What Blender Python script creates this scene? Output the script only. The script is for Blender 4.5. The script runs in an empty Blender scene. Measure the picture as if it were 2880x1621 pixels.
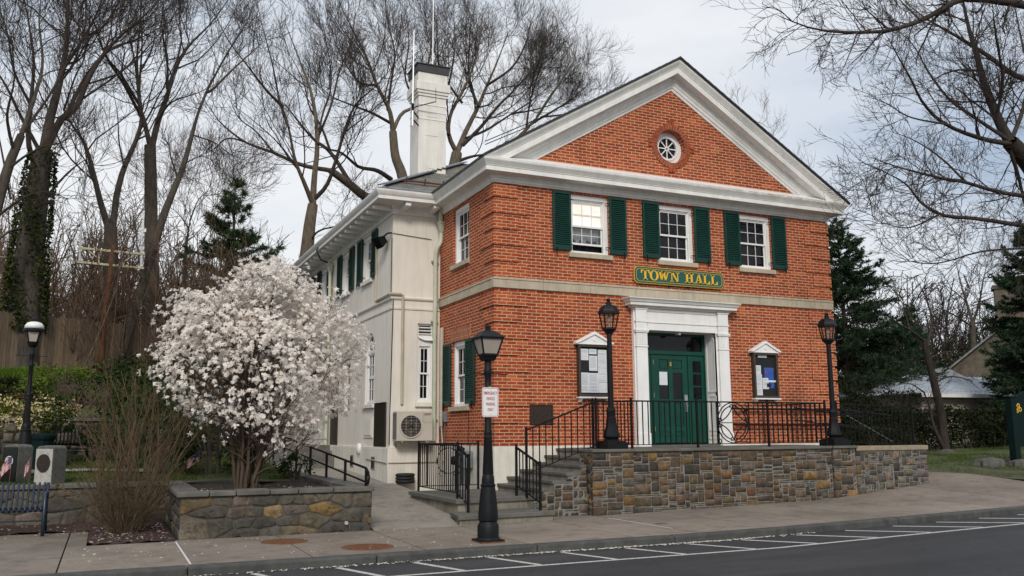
import bpy, math, random
import numpy as np
from mathutils import Vector
from mathutils.geometry import tessellate_polygon
random.seed(7); RNG=np.random.default_rng(11)
SC=bpy.context.scene; COL=SC.collection
PI=math.pi; R=math.radians
# ---------------------------------------------------------------- camera (solved from the photograph)
CP=np.array([-7.608,-17.634,0.2742]); YAW,PIT,ROL,FPX=.427483426,.162926415,-.00584838467,2483.22373
_f=np.array([math.sin(YAW)*math.cos(PIT),math.cos(YAW)*math.cos(PIT),math.sin(PIT)])
_r0=np.array([math.cos(YAW),-math.sin(YAW),0.]); _u0=np.cross(_r0,_f)
_r=math.cos(ROL)*_r0+math.sin(ROL)*_u0; _u=-math.sin(ROL)*_r0+math.cos(ROL)*_u0
def at(x,y,Y):
    """point of the place seen at photo pixel x,y (2880 wide) on the plane y=Y"""
    d=_f+_r*(x-1440)/FPX-_u*(y-810.5)/FPX
    return CP+d*((Y-CP[1])/d[1])
def atd(x,y,D):
    d=_f+_r*(x-1440)/FPX-_u*(y-810.5)/FPX
    return CP+d*D
# ---------------------------------------------------------------- objects
def props(o,label=None,cat=None,group=None,kind=None):
    if label: o['label']=label
    if cat: o['category']=cat
    if group: o['group']=group
    if kind: o['kind']=kind
    return o
def empty(name,loc,label=None,cat=None,group=None,kind=None,rz=0):
    o=bpy.data.objects.new(name,None); COL.objects.link(o); o.location=loc; o.rotation_euler=(0,0,rz)
    o.empty_display_size=.2
    return props(o,label,cat,group,kind)
def wloc(o):
    v=Vector((0,0,0))
    while o is not None: v=v+o.location; o=o.parent
    return v
def copy_tree(o,parent=None):
    c=o.copy(); COL.objects.link(c)
    if parent is not None: c.parent=parent
    for ch in list(o.children): copy_tree(ch,c)
    return c
def boxuv(co,faces,me):
    uv=me.uv_layers.new(name='UVMap'); data=np.zeros((len(me.loops),2),np.float32)
    nrm=np.zeros((len(me.polygons),3),np.float32); me.polygons.foreach_get('normal',nrm.ravel())
    ls=np.zeros(len(me.polygons),np.int32); lt=np.zeros(len(me.polygons),np.int32)
    me.polygons.foreach_get('loop_start',ls); me.polygons.foreach_get('loop_total',lt)
    vi=np.zeros(len(me.loops),np.int32); me.loops.foreach_get('vertex_index',vi)
    pid=np.repeat(np.arange(len(lt)),lt); n=nrm[pid]; p=co[vi]
    flat=np.abs(n[:,2])>.75
    h=np.hypot(n[:,0],n[:,1])+1e-9; tx,ty=-n[:,1]/h,n[:,0]/h
    data[:,0]=np.where(flat,p[:,0],p[:,0]*tx+p[:,1]*ty); data[:,1]=np.where(flat,p[:,1],p[:,2])
    uv.data.foreach_set('uv',data.ravel())
class M:
    """collects shapes; build() links them as ONE mesh object"""
    def __init__(s): s.v=[]; s.f=[]; s.m=[]; s.c=[]; s.mi=0; s.col=(1,1,1)
    def poly(s,pts,flip=False):
        b=len(s.v); s.v+= [tuple(map(float,p)) for p in pts]; idx=list(range(b,b+len(pts)))
        s.f.append(idx[::-1] if flip else idx); s.m.append(s.mi); s.c.append(s.col)
    def add(s,vs,fs):
        b=len(s.v); s.v+=[tuple(map(float,p)) for p in vs]
        for f in fs: s.f.append([b+i for i in f]); s.m.append(s.mi); s.c.append(s.col)
    def box(s,x0,x1,y0,y1,z0,z1):
        if x0>x1:x0,x1=x1,x0
        if y0>y1:y0,y1=y1,y0
        if z0>z1:z0,z1=z1,z0
        s.add([(x0,y0,z0),(x1,y0,z0),(x1,y1,z0),(x0,y1,z0),(x0,y0,z1),(x1,y0,z1),(x1,y1,z1),(x0,y1,z1)],
              [(3,2,1,0),(4,5,6,7),(0,1,5,4),(1,2,6,5),(2,3,7,6),(3,0,4,7)])
    def prism(s,pts,fn,d0,d1):
        """2D outline pts (counter-clockwise) mapped through fn(u,v,d), thick from d0 to d1"""
        n=len(pts); a=[fn(u,v,d0) for u,v in pts]; b=[fn(u,v,d1) for u,v in pts]
        fs=[tuple(range(n)),tuple(range(2*n-1,n-1,-1))]
        for i in range(n):
            j=(i+1)%n; fs.append((i,n+i,n+j,j))
        s.add(a+b,fs)
    def bar(s,p,q,w,h=None,up=(0,0,1)):
        p,q=Vector(p),Vector(q); h=h or w; d=(q-p).normalized(); u=Vector(up)
        if abs(d.dot(u))>.97: u=Vector((0,1,0))
        r=d.cross(u).normalized(); u=r.cross(d)
        a=[]
        for o in (p,q):
            for sx,sy in ((-1,-1),(1,-1),(1,1),(-1,1)): a.append(o+r*(sx*w/2)+u*(sy*h/2))
        s.add(a,[(3,2,1,0),(4,5,6,7),(0,1,5,4),(1,2,6,5),(2,3,7,6),(3,0,4,7)])
    def tube(s,pts,rad,n=8,cap=True):
        pts=[Vector(p) for p in pts]; k=len(pts)
        if not hasattr(rad,'__len__'): rad=[rad]*k
        vs=[];up=None
        for i,p in enumerate(pts):
            d=(pts[min(i+1,k-1)]-pts[max(i-1,0)]).normalized()
            if up is None:
                up=Vector((0,0,1)) if abs(d.z)<.9 else Vector((1,0,0))
            r=d.cross(up).normalized(); up=r.cross(d).normalized()
            for j in range(n):
                a=2*PI*j/n; vs.append(p+(r*math.cos(a)+up*math.sin(a))*rad[i])
        fs=[]
        for i in range(k-1):
            for j in range(n):
                j2=(j+1)%n; fs.append((i*n+j2,i*n+j,(i+1)*n+j,(i+1)*n+j2))
        if cap: fs+= [tuple(range(n)),tuple(range(k*n-1,(k-1)*n-1,-1))]
        s.add(vs,fs)
    def lathe(s,prof,c=(0,0,0),n=16,rot=0,cap=True):
        vs=[];fs=[];k=len(prof)
        for r,z in prof:
            for j in range(n):
                a=2*PI*j/n+rot; vs.append((c[0]+r*math.cos(a),c[1]+r*math.sin(a),c[2]+z))
        for i in range(k-1):
            for j in range(n):
                j2=(j+1)%n; fs.append((i*n+j,i*n+j2,(i+1)*n+j2,(i+1)*n+j))
        if cap: fs+=[tuple(range(n-1,-1,-1)),tuple(range((k-1)*n,k*n))]
        s.add(vs,fs)
    def ring(s,c,r,w,fn,a0=0,a1=2*PI,n=24,d=.012):
        """flat-bar scroll in plane fn(u,v,d)"""
        for i in range(n):
            t0=a0+(a1-a0)*i/n; t1=a0+(a1-a0)*(i+1)/n
            r0=r(t0) if callable(r) else r; r1=r(t1) if callable(r) else r
            q=[(c[0]+math.cos(t0)*(r0-w/2),c[1]+math.sin(t0)*(r0-w/2)),(c[0]+math.cos(t0)*(r0+w/2),c[1]+math.sin(t0)*(r0+w/2)),
               (c[0]+math.cos(t1)*(r1+w/2),c[1]+math.sin(t1)*(r1+w/2)),(c[0]+math.cos(t1)*(r1-w/2),c[1]+math.sin(t1)*(r1-w/2))]
            s.prism(q,fn,-d/2,d/2)
    def sweep(s,path,prof,closed_ends=True):
        """profile (out,z) swept along a plan path [(x,y)...]; 'out' is to the right of travel; mitred"""
        k=len(path); vs=[]; n=len(prof)
        P=[Vector((x,y)) for x,y in path]
        for i in range(k):
            if i==0: d0=d1=(P[1]-P[0]).normalized()
            elif i==k-1: d0=d1=(P[-1]-P[-2]).normalized()
            else: d0=(P[i]-P[i-1]).normalized(); d1=(P[i+1]-P[i]).normalized()
            n0=Vector((d0.y,-d0.x)); n1=Vector((d1.y,-d1.x)); m=(n0+n1); m=m/(m.dot(n0))
            for o,z in prof: vs.append((P[i].x+m.x*o,P[i].y+m.y*o,z))
        fs=[]
        for i in range(k-1):
            for j in range(n-1):
                fs.append((i*n+j,(i+1)*n+j,(i+1)*n+j+1,i*n+j+1))
        if closed_ends: fs+=[tuple(range(n)),tuple(range(k*n-1,(k-1)*n-1,-1))]
        s.add(vs,fs)
    def build(s,name,mats,parent=None,smooth=False,bevel=0,label=None,cat=None,group=None,kind=None,loc=None,colors=False,auto=None):
        me=bpy.data.meshes.new(name)
        co=np.array(s.v,np.float32).reshape(-1,3)
        off=wloc(parent) if parent else (Vector(loc) if loc is not None else None)
        if off is None:
            mn,mx=co.min(0),co.max(0); off=Vector(((mn[0]+mx[0])/2,(mn[1]+mx[1])/2,mn[2]))
        o4=np.array(off,np.float32)
        me.from_pydata((co-o4).tolist(),[],s.f)
        if not isinstance(mats,(list,tuple)): mats=[mats]
        for m in mats: me.materials.append(m)
        if len(mats)>1: me.polygons.foreach_set('material_index',np.array(s.m,np.int32))
        boxuv(co,s.f,me)
        if colors:
            a=me.color_attributes.new('Col','FLOAT_COLOR','CORNER'); lt=[len(f) for f in s.f]
            c=np.repeat(np.array([(*q,1.) for q in s.c],np.float32),lt,axis=0); a.data.foreach_set('color',c.ravel())
        if smooth:
            me.polygons.foreach_set('use_smooth',np.ones(len(me.polygons),bool))
        if auto: me.set_sharp_from_angle(angle=R(auto))
        o=bpy.data.objects.new(name,me); COL.objects.link(o)
        if parent: o.parent=parent
        else: o.location=off
        if bevel:
            b=o.modifiers.new('Bevel','BEVEL'); b.width=bevel; b.segments=2; b.limit_method='ANGLE'; b.harden_normals=False
        return props(o,label,cat,group,kind)
def arrmesh(name,co,faces,mats,parent=None,smooth=False,colors=None,loc=None,**kw):
    """mesh from numpy arrays: co (N,3), faces (F,k)"""
    co=np.asarray(co,np.float32); faces=np.asarray(faces,np.int32)
    off=wloc(parent) if parent else (Vector(loc) if loc is not None else Vector((float(co[:,0].mean()),float(co[:,1].mean()),float(co[:,2].min()))))
    me=bpy.data.meshes.new(name); F,k=faces.shape
    me.vertices.add(len(co)); me.vertices.foreach_set('co',(co-np.array(off,np.float32)).ravel())
    me.loops.add(F*k); me.loops.foreach_set('vertex_index',faces.ravel())
    me.polygons.add(F); me.polygons.foreach_set('loop_start',np.arange(F,dtype=np.int32)*k)
    if smooth: me.polygons.foreach_set('use_smooth',np.ones(F,bool))
    me.update(calc_edges=True)
    if colors is not None:
        a=me.color_attributes.new('Col','FLOAT_COLOR','POINT'); c=np.ones((len(co),4),np.float32); c[:,:3]=colors; a.data.foreach_set('color',c.ravel())
    if not isinstance(mats,(list,tuple)): mats=[mats]
    for m in mats: me.materials.append(m)
    o=bpy.data.objects.new(name,me); COL.objects.link(o)
    if parent: o.parent=parent
    else: o.location=off
    return props(o,**kw)
XZ=lambda y0:(lambda u,v,d:(u,y0+d,v))
def fillpoly(outer,holes):
    """tessellate outline with holes -> (points2d, tris)"""
    loops=[[Vector((u,v,0)) for u,v in outer]]+[[Vector((u,v,0)) for u,v in h] for h in holes]
    t=tessellate_polygon(loops); pts=[(p.x,p.y) for l in loops for p in l]
    return pts,t
def wall(m,outer,holes,fn,rev=.12):
    """wall face with real openings; fn(u,v,d) maps, d>0 goes into the wall; reveals of depth rev"""
    pts,tr=fillpoly(outer,holes)
    for a,b,c in tr:
        (x1,y1),(x2,y2),(x3,y3)=pts[a],pts[b],pts[c]
        if abs((x2-x1)*(y3-y1)-(x3-x1)*(y2-y1))<1e-9: continue
        q=[a,b,c] if (x2-x1)*(y3-y1)-(x3-x1)*(y2-y1)>0 else [a,c,b]
        m.poly([fn(*pts[i],0) for i in q])
    for h in holes:
        n=len(h); ar=sum(h[i][0]*h[(i+1)%n][1]-h[(i+1)%n][0]*h[i][1] for i in range(n))
        hh=h if ar>0 else h[::-1]
        for i in range(n):
            a,b=hh[i],hh[(i+1)%n]; m.poly([fn(*a,0),fn(*a,rev),fn(*b,rev),fn(*b,0)][::-1])
rect=lambda a,b,c,d:[(a,c),(b,c),(b,d),(a,d)]
# ---------------------------------------------------------------- materials
def nt(name):
    m=bpy.data.materials.new(name); m.use_nodes=True; t=m.node_tree; b=t.nodes['Principled BSDF']; return m,t,b
def N(t,kind,**kw):
    n=t.nodes.new(kind)
    for k,v in kw.items():
        if k in n.inputs: n.inputs[k].default_value=v
        else: setattr(n,k,v)
    return n
def L(t,a,b): t.links.new(a,b)
def C(r,g,b): return (r,g,b,1)
def vecsrc(t,uv):
    if uv: return N(t,'ShaderNodeUVMap').outputs['UV']
    return N(t,'ShaderNodeTexCoord').outputs['Object']
def ramp(t,src,stops):
    r=N(t,'ShaderNodeValToRGB'); e=r.color_ramp.elements
    while len(e)<len(stops): e.new(.5)
    for k,(p,c) in zip(e,stops): k.position=p; k.color=c if len(c)==4 else (*c,1)
    L(t,src,r.inputs['Fac']); return r.outputs['Color']
def mix(t,a,b,fac,mode='MIX'):
    n=N(t,'ShaderNodeMix',data_type='RGBA',blend_type=mode)
    for s,v in ((n.inputs[6],a),(n.inputs[7],b),(n.inputs[0],fac)):
        if hasattr(v,'links') or hasattr(v,'is_linked'): L(t,v,s)
        else: s.default_value=v
    return n.outputs[2]
def bump(t,b,h,s=.3,d=.01):
    n=N(t,'ShaderNodeBump',Strength=s,Distance=d); L(t,h,n.inputs['Height']); L(t,n.outputs['Normal'],b.inputs['Normal'])
def noise(t,v,scale,detail=4,rough=.55,w=None):
    n=N(t,'ShaderNodeTexNoise',Scale=scale,Detail=detail,Roughness=rough)
    if v is not None: L(t,v,n.inputs['Vector'])
    return n.outputs['Fac']
def mapping(t,v,scale=(1,1,1),rot=(0,0,0)):
    n=N(t,'ShaderNodeMapping'); n.inputs['Scale'].default_value=scale; n.inputs['Rotation'].default_value=rot; L(t,v,n.inputs['Vector']); return n.outputs['Vector']
def plain(name,col,rough=.6,metal=0,var=.12,scale=6,bs=.0,uv=False,streak=0,dirt=None,spec=.5):
    m,t,b=nt(name); v=vecsrc(t,uv); f=noise(t,v,scale,5,.6)
    lo=tuple(c*(1-var) for c in col); hi=tuple(min(1,c*(1+var)) for c in col)
    c=ramp(t,f,[(.3,lo),(.7,hi)])
    if streak:
        g=noise(t,mapping(t,v,(4,4,.5)),1.6,6,.7); c=mix(t,c,ramp(t,g,[(.42,(1,1,1)),(.75,dirt or (.72,.68,.62))]),streak,'MULTIPLY')
    L(t,c,b.inputs['Base Color']); b.inputs['Roughness'].default_value=rough; b.inputs['Metallic'].default_value=metal
    b.inputs['Specular IOR Level'].default_value=spec
    if bs: bump(t,b,noise(t,v,scale*7,4,.6),bs,.006)
    return m
def attr_mat(name,rough=.9,nscale=14,var=.55,bs=.9,mossy=False):
    """per-piece colour stored on the mesh, broken up by noise"""
    m,t,b=nt(name); a=N(t,'ShaderNodeVertexColor',layer_name='Col'); v=vecsrc(t,False)
    f=noise(t,v,nscale,6,.65); c=mix(t,a.outputs['Color'],ramp(t,f,[(.3,(1-var,)*3),(.72,(1+var*.8,)*3)]),1.,'MULTIPLY')
    g=noise(t,mapping(t,v,(1,1,1.6)),3.3,6,.7); c=mix(t,c,C(.035,.032,.028),ramp(t,g,[(.46,(0,0,0)),(.68,(.8,)*3)]))
    c=mix(t,c,C(.17,.092,.036),ramp(t,noise(t,mapping(t,v,(1,1,2.2)),2.1,6,.7),[(.52,(0,0,0)),(.70,(.42,)*3)]))
    if mossy: c=mix(t,c,C(.09,.09,.075),ramp(t,noise(t,v,1.2,5,.7),[(.5,(0,0,0)),(.7,(.6,)*3)]))
    L(t,c,b.inputs['Base Color']); b.inputs['Roughness'].default_value=rough; b.inputs['Specular IOR Level'].default_value=.25
    bump(t,b,noise(t,v,nscale*2.2,7,.7),bs,.02); return m
def brick(name,uoff=0.,c1=(.41,.072,.023),c2=(.285,.043,.015),rot=False,bw=.2285,bh=.0733,ms=.0086):
    m,t,b=nt(name); v=vecsrc(t,True)
    if uoff or rot:
        mp=N(t,'ShaderNodeMapping'); mp.inputs['Location'].default_value=(uoff,0,0); mp.inputs['Rotation'].default_value=(0,0,PI/2 if rot else 0); L(t,v,mp.inputs['Vector']); v=mp.outputs['Vector']
    # slightly wobbly courses
    w=N(t,'ShaderNodeTexNoise',Scale=9.,Detail=2.); L(t,v,w.inputs['Vector'])
    ad=N(t,'ShaderNodeVectorMath',operation='MULTIPLY_ADD'); L(t,w.outputs['Color'],ad.inputs[0]); ad.inputs[1].default_value=(.010,.007,0); L(t,v,ad.inputs[2])
    k=N(t,'ShaderNodeTexBrick',offset=.5,squash=1); L(t,ad.outputs[0],k.inputs['Vector'])
    k.inputs['Scale'].default_value=1; k.inputs['Brick Width'].default_value=bw; k.inputs['Row Height'].default_value=bh
    k.inputs['Mortar Size'].default_value=ms; k.inputs['Mortar Smooth'].default_value=.25; k.inputs['Bias'].default_value=-.1
    k.inputs['Color1'].default_value=C(0,0,0); k.inputs['Color2'].default_value=C(1,1,1); k.inputs['Mortar'].default_value=C(.5,.5,.5)
    tone=ramp(t,k.outputs['Color'],[(0,c2),(.35,tuple((a+q)/2 for a,q in zip(c1,c2))),(.75,c1),(.93,(.54,.13,.040)),(.975,(.50,.11,.036)),(1.,(.15,.034,.02))])
    f=noise(t,v,38,5,.7); tone=mix(t,tone,ramp(t,f,[(.3,(.78,)*3),(.7,(1.18,)*3)]),1.,'MULTIPLY')
    f2=noise(t,v,.7,6,.7); tone=mix(t,tone,ramp(t,f2,[(.3,(.78,.74,.74)),(.55,(1.,1.,1.)),(.75,(1.10,1.10,1.08))]),1.,'MULTIPLY')
    mo=ramp(t,noise(t,v,11,5,.65),[(.3,(.42,.305,.19)),(.7,(.60,.45,.28))])
    c=mix(t,tone,mo,k.outputs['Fac'])
    g1=noise(t,mapping(t,v,(2.2,.28,1)),1.7,6,.72); c=mix(t,c,ramp(t,g1,[(.42,(1,1,1)),(.75,(.70,.66,.64))]),.7,'MULTIPLY')
    g2=noise(t,mapping(t,v,(1.1,.5,1)),2.9,7,.75); c=mix(t,c,C(.60,.50,.42),ramp(t,g2,[(.66,(0,0,0)),(.82,(.18,)*3)]))
    L(t,c,b.inputs['Base Color']); b.inputs['Roughness'].default_value=.88; b.inputs['Specular IOR Level'].default_value=.2
    inv=N(t,'ShaderNodeMath',operation='SUBTRACT'); inv.inputs[0].default_value=1; L(t,k.outputs['Fac'],inv.inputs[1])
    hh=N(t,'ShaderNodeMath',operation='MULTIPLY_ADD'); L(t,f,hh.inputs[0]); hh.inputs[1].default_value=.35; L(t,inv.outputs[0],hh.inputs[2])
    bump(t,b,hh.outputs[0],.3,.006); return m
def glass(name,col=(.006,.007,.009),rough=.03):
    m,t,b=nt(name); v=vecsrc(t,False); f=noise(t,v,2.2,2,.5)
    L(t,ramp(t,f,[(.3,tuple(c*.6 for c in col)),(.7,tuple(c*1.6 for c in col))]),b.inputs['Base Color'])
    b.inputs['Roughness'].default_value=rough; b.inputs['IOR'].default_value=1.33
    bump(t,b,f,.04,.02); return m
def clear(name,tint=(.9,.85,.8)):
    m=bpy.data.materials.new(name); m.use_nodes=True; t=m.node_tree; t.nodes.clear()
    o=N(t,'ShaderNodeOutputMaterial'); a=N(t,'ShaderNodeBsdfTransparent'); a.inputs['Color'].default_value=C(*tint)
    g=N(t,'ShaderNodeBsdfGlossy',Roughness=.05); x=N(t,'ShaderNodeMixShader'); x.inputs[0].default_value=.07
    L(t,a.outputs[0],x.inputs[1]); L(t,g.outputs[0],x.inputs[2]); L(t,x.outputs[0],o.inputs['Surface']); return m
MT={}
def mats():
    MT['brick']=brick('red_brick'); MT['quoin']=brick('quoin_brick',.06,c1=(.45,.082,.024),c2=(.33,.052,.017))
    MT['ringbrick']=plain('ring_brick',(.31,.072,.030),.9,0,.4,14,.4,spec=.15); MT['solar']=brick('soldier_brick',0.,c1=(.40,.11,.055),c2=(.30,.075,.04),rot=True,bw=.30,bh=.0733)
    MT['white']=plain('white_paint',(.80,.79,.77),.45,0,.05,3,.12,streak=.35,dirt=(.74,.71,.66))
    MT['trimdirty']=plain('weathered_white_paint',(.77,.755,.72),.5,0,.09,2.2,.15,streak=.35,dirt=(.66,.64,.58))
    MT['stucco']=plain('cream_stucco',(.72,.675,.60),.85,0,.06,.8,.3,streak=.45,dirt=(.70,.66,.60))
    MT['plinth']=plain('painted_plinth',(.70,.66,.58),.8,0,.12,1.2,.35,streak=.55,dirt=(.6,.58,.53))
    MT['lime']=plain('limestone',(.45,.385,.285),.8,0,.13,3.5,.3,streak=.5,dirt=(.6,.58,.52))
    MT['green']=plain('shutter_green_paint',(.004,.037,.028),.5,0,.25,3,.05,spec=.3)
    MT['doorgreen']=plain('door_green_paint',(.002,.052,.034),.4,0,.22,2,.05,spec=.35)
    MT['glass']=glass('dark_window_glass'); MT['dark']=plain('dark_backing',(.012,.011,.011),.9)
    MT['black']=plain('black_painted_iron',(.006,.0065,.008),.5,.0,.3,8,.15,spec=.22)
    MT['iron']=plain('wrought_iron',(.008,.008,.009),.6,0,.4,12,.1,spec=.15)
    MT['slate']=slate(); MT['lead']=plain('grey_flashing',(.20,.215,.23),.45,.3,.15,4,.1,streak=.4)
    MT['copper']=plain('copper_snow_guard',(.12,.055,.035),.5,.4,.2)
    MT['moss']=mossy(); MT['roofdark']=plain('roof_edge_slate',(.040,.041,.043),.7,0,.3,9)
    MT['chimney']=plain('painted_chimney_brick',(.76,.73,.67),.8,0,.09,2.,.4,streak=.45,dirt=(.62,.58,.50))
    MT['pipe']=plain('pale_green_downpipe',(.53,.55,.43),.5,0,.13,3,.1,streak=.7,dirt=(.6,.58,.5))
    MT['conduit']=plain('cream_conduit',(.46,.40,.31),.55,0,.12,3,.1,streak=.5)
    MT['stone']=attr_mat('rubble_stone'); MT['stonemoss']=attr_mat('weathered_fieldstone',mossy=True,nscale=10,var=.45)
    MT['mortar']=plain('grey_mortar',(.185,.178,.165),.95,0,.3,7,.6)
    MT['mortard']=plain('dark_mortar',(.075,.068,.057),.95,0,.35,7,.6)
    MT['blue']=plain('bluestone_slab',(.115,.108,.093),.75,0,.25,4,.35,streak=.0)
    MT['cap']=plain('coping_stone',(.105,.098,.086),.85,0,.35,4,.7)
    MT['tan']=plain('tan_coping',(.27,.215,.15),.85,0,.25,5,.5)
    MT['riser']=plain('parged_riser',(.23,.205,.165),.9,0,.35,3,.5,streak=.8,dirt=(.4,.38,.34))
    MT['sidewalk']=sidewalk('concrete_sidewalk',(.235,.198,.163)); MT['walk']=sidewalk('pale_concrete_walk',(.30,.275,.235))
    MT['kerb']=plain('granite_kerb',(.060,.060,.056),.8,0,.4,5,.5,streak=.5,dirt=(.45,.45,.44))
    MT['asphalt']=asphalt(); MT['roadpaint']=paint()
    MT['soil']=plain('dark_mulch',(.030,.018,.012),.95,0,.5,18,.9); MT['mulch']=plain('red_brown_mulch',(.055,.026,.018),.95,0,.5,20,.9)
    MT['turf']=plain('lawn_ground',(.058,.062,.022),.95,0,.4,3,.8)
    MT['gold']=plain('gold_leaf',(.85,.50,.035),.28,.55,.08,20)
    MT['signgreen']=plain('sign_green',(.006,.082,.066),.4,0,.1,5); MT['signdark']=plain('very_dark_green_paint',(.0015,.012,.011),.7,0,.1,5,spec=.15); MT['signwhite']=plain('sign_white',(.72,.72,.70),.4,0,.05,5)
    MT['signred']=plain('sign_red',(.38,.012,.04),.45); MT['bronze']=plain('dark_bronze',(.045,.032,.024),.45,.5,.35,25,.5)
    MT['paper']=plain('paper',(.66,.68,.70),.7,0,.06,9); MT['ink']=plain('grey_print',(.34,.35,.37),.8)
    MT['frame']=plain('dark_brown_frame',(.045,.032,.023),.5,0,.2,8); MT['cork']=plain('black_felt',(.012,.012,.014),.9,0,.2,30)
    MT['poster']=plain('blue_poster',(.018,.09,.38),.5,0,.2,6); MT['rust']=plain('rust',(.14,.055,.02),.9,0,.3,9)
    MT['frost']=plain('frosted_lantern_panel',(.36,.31,.27),.35,0,.08,3); MT['clear']=clear('lantern_glass')
    MT['ac']=plain('beige_casing',(.50,.46,.39),.5,0,.05,3); MT['acdark']=plain('fan_shadow',(.016,.015,.016),.8)
    MT['steel']=plain('brushed_steel',(.45,.45,.44),.3,.9,.1,10); MT['brass']=plain('brass',(.55,.36,.10),.35,.8,.1,10)
    MT['greymetal']=plain('grey_galvanised',(.24,.26,.27),.45,.5,.15,8)
    MT['barkblack']=bark('near_black_bark',(.048,.040,.034)); MT['grassd']=leafmat('olive_grass_blade',(.050,.085,.016)); MT['bark']=bark('grey_brown_bark',(.145,.115,.085)); MT['barkdark']=bark('dark_bark',(.088,.074,.060)); MT['twig']=bark('twig_brown',(.15,.10,.070))  # grassd is the darker olive-green grass of the lawns
    MT['twigdark']=bark('dark_twig',(.066,.052,.045)); MT['magbark']=bark('magnolia_bark',(.085,.062,.045)); MT['shrubtwig']=bark('shrub_twig',(.13,.092,.058))
    MT['blossom']=petalmat(); MT['leaf']=leafmat('rhododendron_leaf',(.022,.042,.011)); MT['leafy']=leafmat('bright_shrub_leaf',(.070,.105,.018))
    MT['pieris']=plain('cream_flower',(.52,.42,.20),.7,0,.2,9); MT['needle']=leafmat('pine_needle',(.046,.085,.042)); MT['spruce']=leafmat('spruce_needle',(.028,.058,.034))
    MT['ivy']=leafmat('ivy_leaf',(.030,.044,.012)); MT['hedge']=leafmat('dark_hedge_leaf',(.014,.021,.007)); MT['grass']=leafmat('grass_blade',(.062,.115,.014))
    MT['fence']=fencemat(); MT['pole']=bark('orange_brown_pole',(.165,.080,.045)); MT['antenna']=plain('pale_antenna_tube',(.52,.47,.30),.5,.2,.15,6)
    MT['alu']=plain('white_antenna_rod',(.82,.82,.80),.4,.2,.05,6); MT['granite']=plain('grey_granite',(.38,.37,.34),.85,0,.22,14,.7)
    MT['blackstone']=plain('polished_black_stone',(.010,.010,.011),.12); MT['roughgrey']=plain('rough_dark_granite',(.11,.11,.10),.9,0,.3,15,.8)
    MT['flagred']=plain('flag_red',(.42,.030,.045),.7); MT['flagblue']=plain('flag_blue',(.018,.040,.16),.7); MT['flagwhite']=plain('flag_white',(.66,.64,.62),.7)
    MT['benchblue']=plain('blue_black_bench_paint',(.018,.030,.050),.35,.1,.15,8); MT['metalroof']=plain('pale_metal_roof',(.46,.50,.55),.4,.2,.08,3,.0,streak=.3)
    MT['siding']=plain('beige_siding',(.33,.285,.235),.7,0,.08,3); MT['fieldhouse']=plain('stone_house_wall',(.105,.085,.060),.9,0,.45,2.6,.8)
    MT['slateroof']=plain('grey_slate_roof',(.17,.175,.18),.7,0,.3,4,.4); MT['rock']=plain('grey_rock',(.085,.080,.073),.9,0,.35,4,.9); MT['petal']=plain('fallen_petal',(.62,.56,.50),.8,0,.2,30)
    MT['rail']=plain('galvanised_rail',(.16,.165,.17),.5,.4); MT['rubber']=plain('black_rubber',(.010,.010,.011),.7)
    MT['wool']=plain('dark_grey_shingle_roof',(.06,.055,.055),.9,0,.25,6,.4); MT['housewall']=plain('weathered_house_siding',(.17,.16,.14),.8,0,.15,4)
    MT['curtain']=plain('white_curtain',(.60,.56,.52),.8,0,.1,12); MT['glow_sheet']=glow_sheet()
def mossy():
    m=plain('moss_stained_paint',(.77,.755,.72),.5,0,.09,2.2,.15,streak=.35,dirt=(.66,.64,.58)); t=m.node_tree; b=t.nodes['Principled BSDF']; c=b.inputs['Base Color'].links[0].from_socket; v=N(t,'ShaderNodeTexCoord').outputs['Object']; s=N(t,'ShaderNodeSeparateXYZ'); L(t,v,s.inputs[0])
    def mr(src,a,b_):
        n=N(t,'ShaderNodeMapRange'); n.inputs['From Min'].default_value=a; n.inputs['From Max'].default_value=b_; L(t,src,n.inputs['Value']); return n.outputs[0]
    def mul(a,b_):
        n=N(t,'ShaderNodeMath',operation='MULTIPLY'); L(t,a,n.inputs[0]); L(t,b_,n.inputs[1]); return n.outputs[0]
    f=mul(mul(mr(s.outputs['Z'],7.50,7.58),mr(s.outputs['X'],-1.2,1.5)),ramp(t,noise(t,v,3.2,7,.75),[(.42,(0,0,0)),(.62,(.85,)*3)]))
    L(t,mix(t,c,C(.25,.235,.10),f),b.inputs['Base Color']); return m
def petalmat():
    m=bpy.data.materials.new('white_magnolia_petal'); m.use_nodes=True; t=m.node_tree; t.nodes.clear(); o=N(t,'ShaderNodeOutputMaterial'); v=N(t,'ShaderNodeTexCoord').outputs['Object']
    c=ramp(t,noise(t,v,9,3,.6),[(.3,(.86,.78,.70)),(.7,(.95,.91,.87))]); d=N(t,'ShaderNodeBsdfDiffuse'); L(t,c,d.inputs['Color']); s=N(t,'ShaderNodeBsdfTranslucent'); L(t,c,s.inputs['Color']); x=N(t,'ShaderNodeMixShader'); x.inputs[0].default_value=.38
    L(t,d.outputs[0],x.inputs[1]); L(t,s.outputs[0],x.inputs[2]); L(t,x.outputs[0],o.inputs['Surface']); return m
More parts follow.
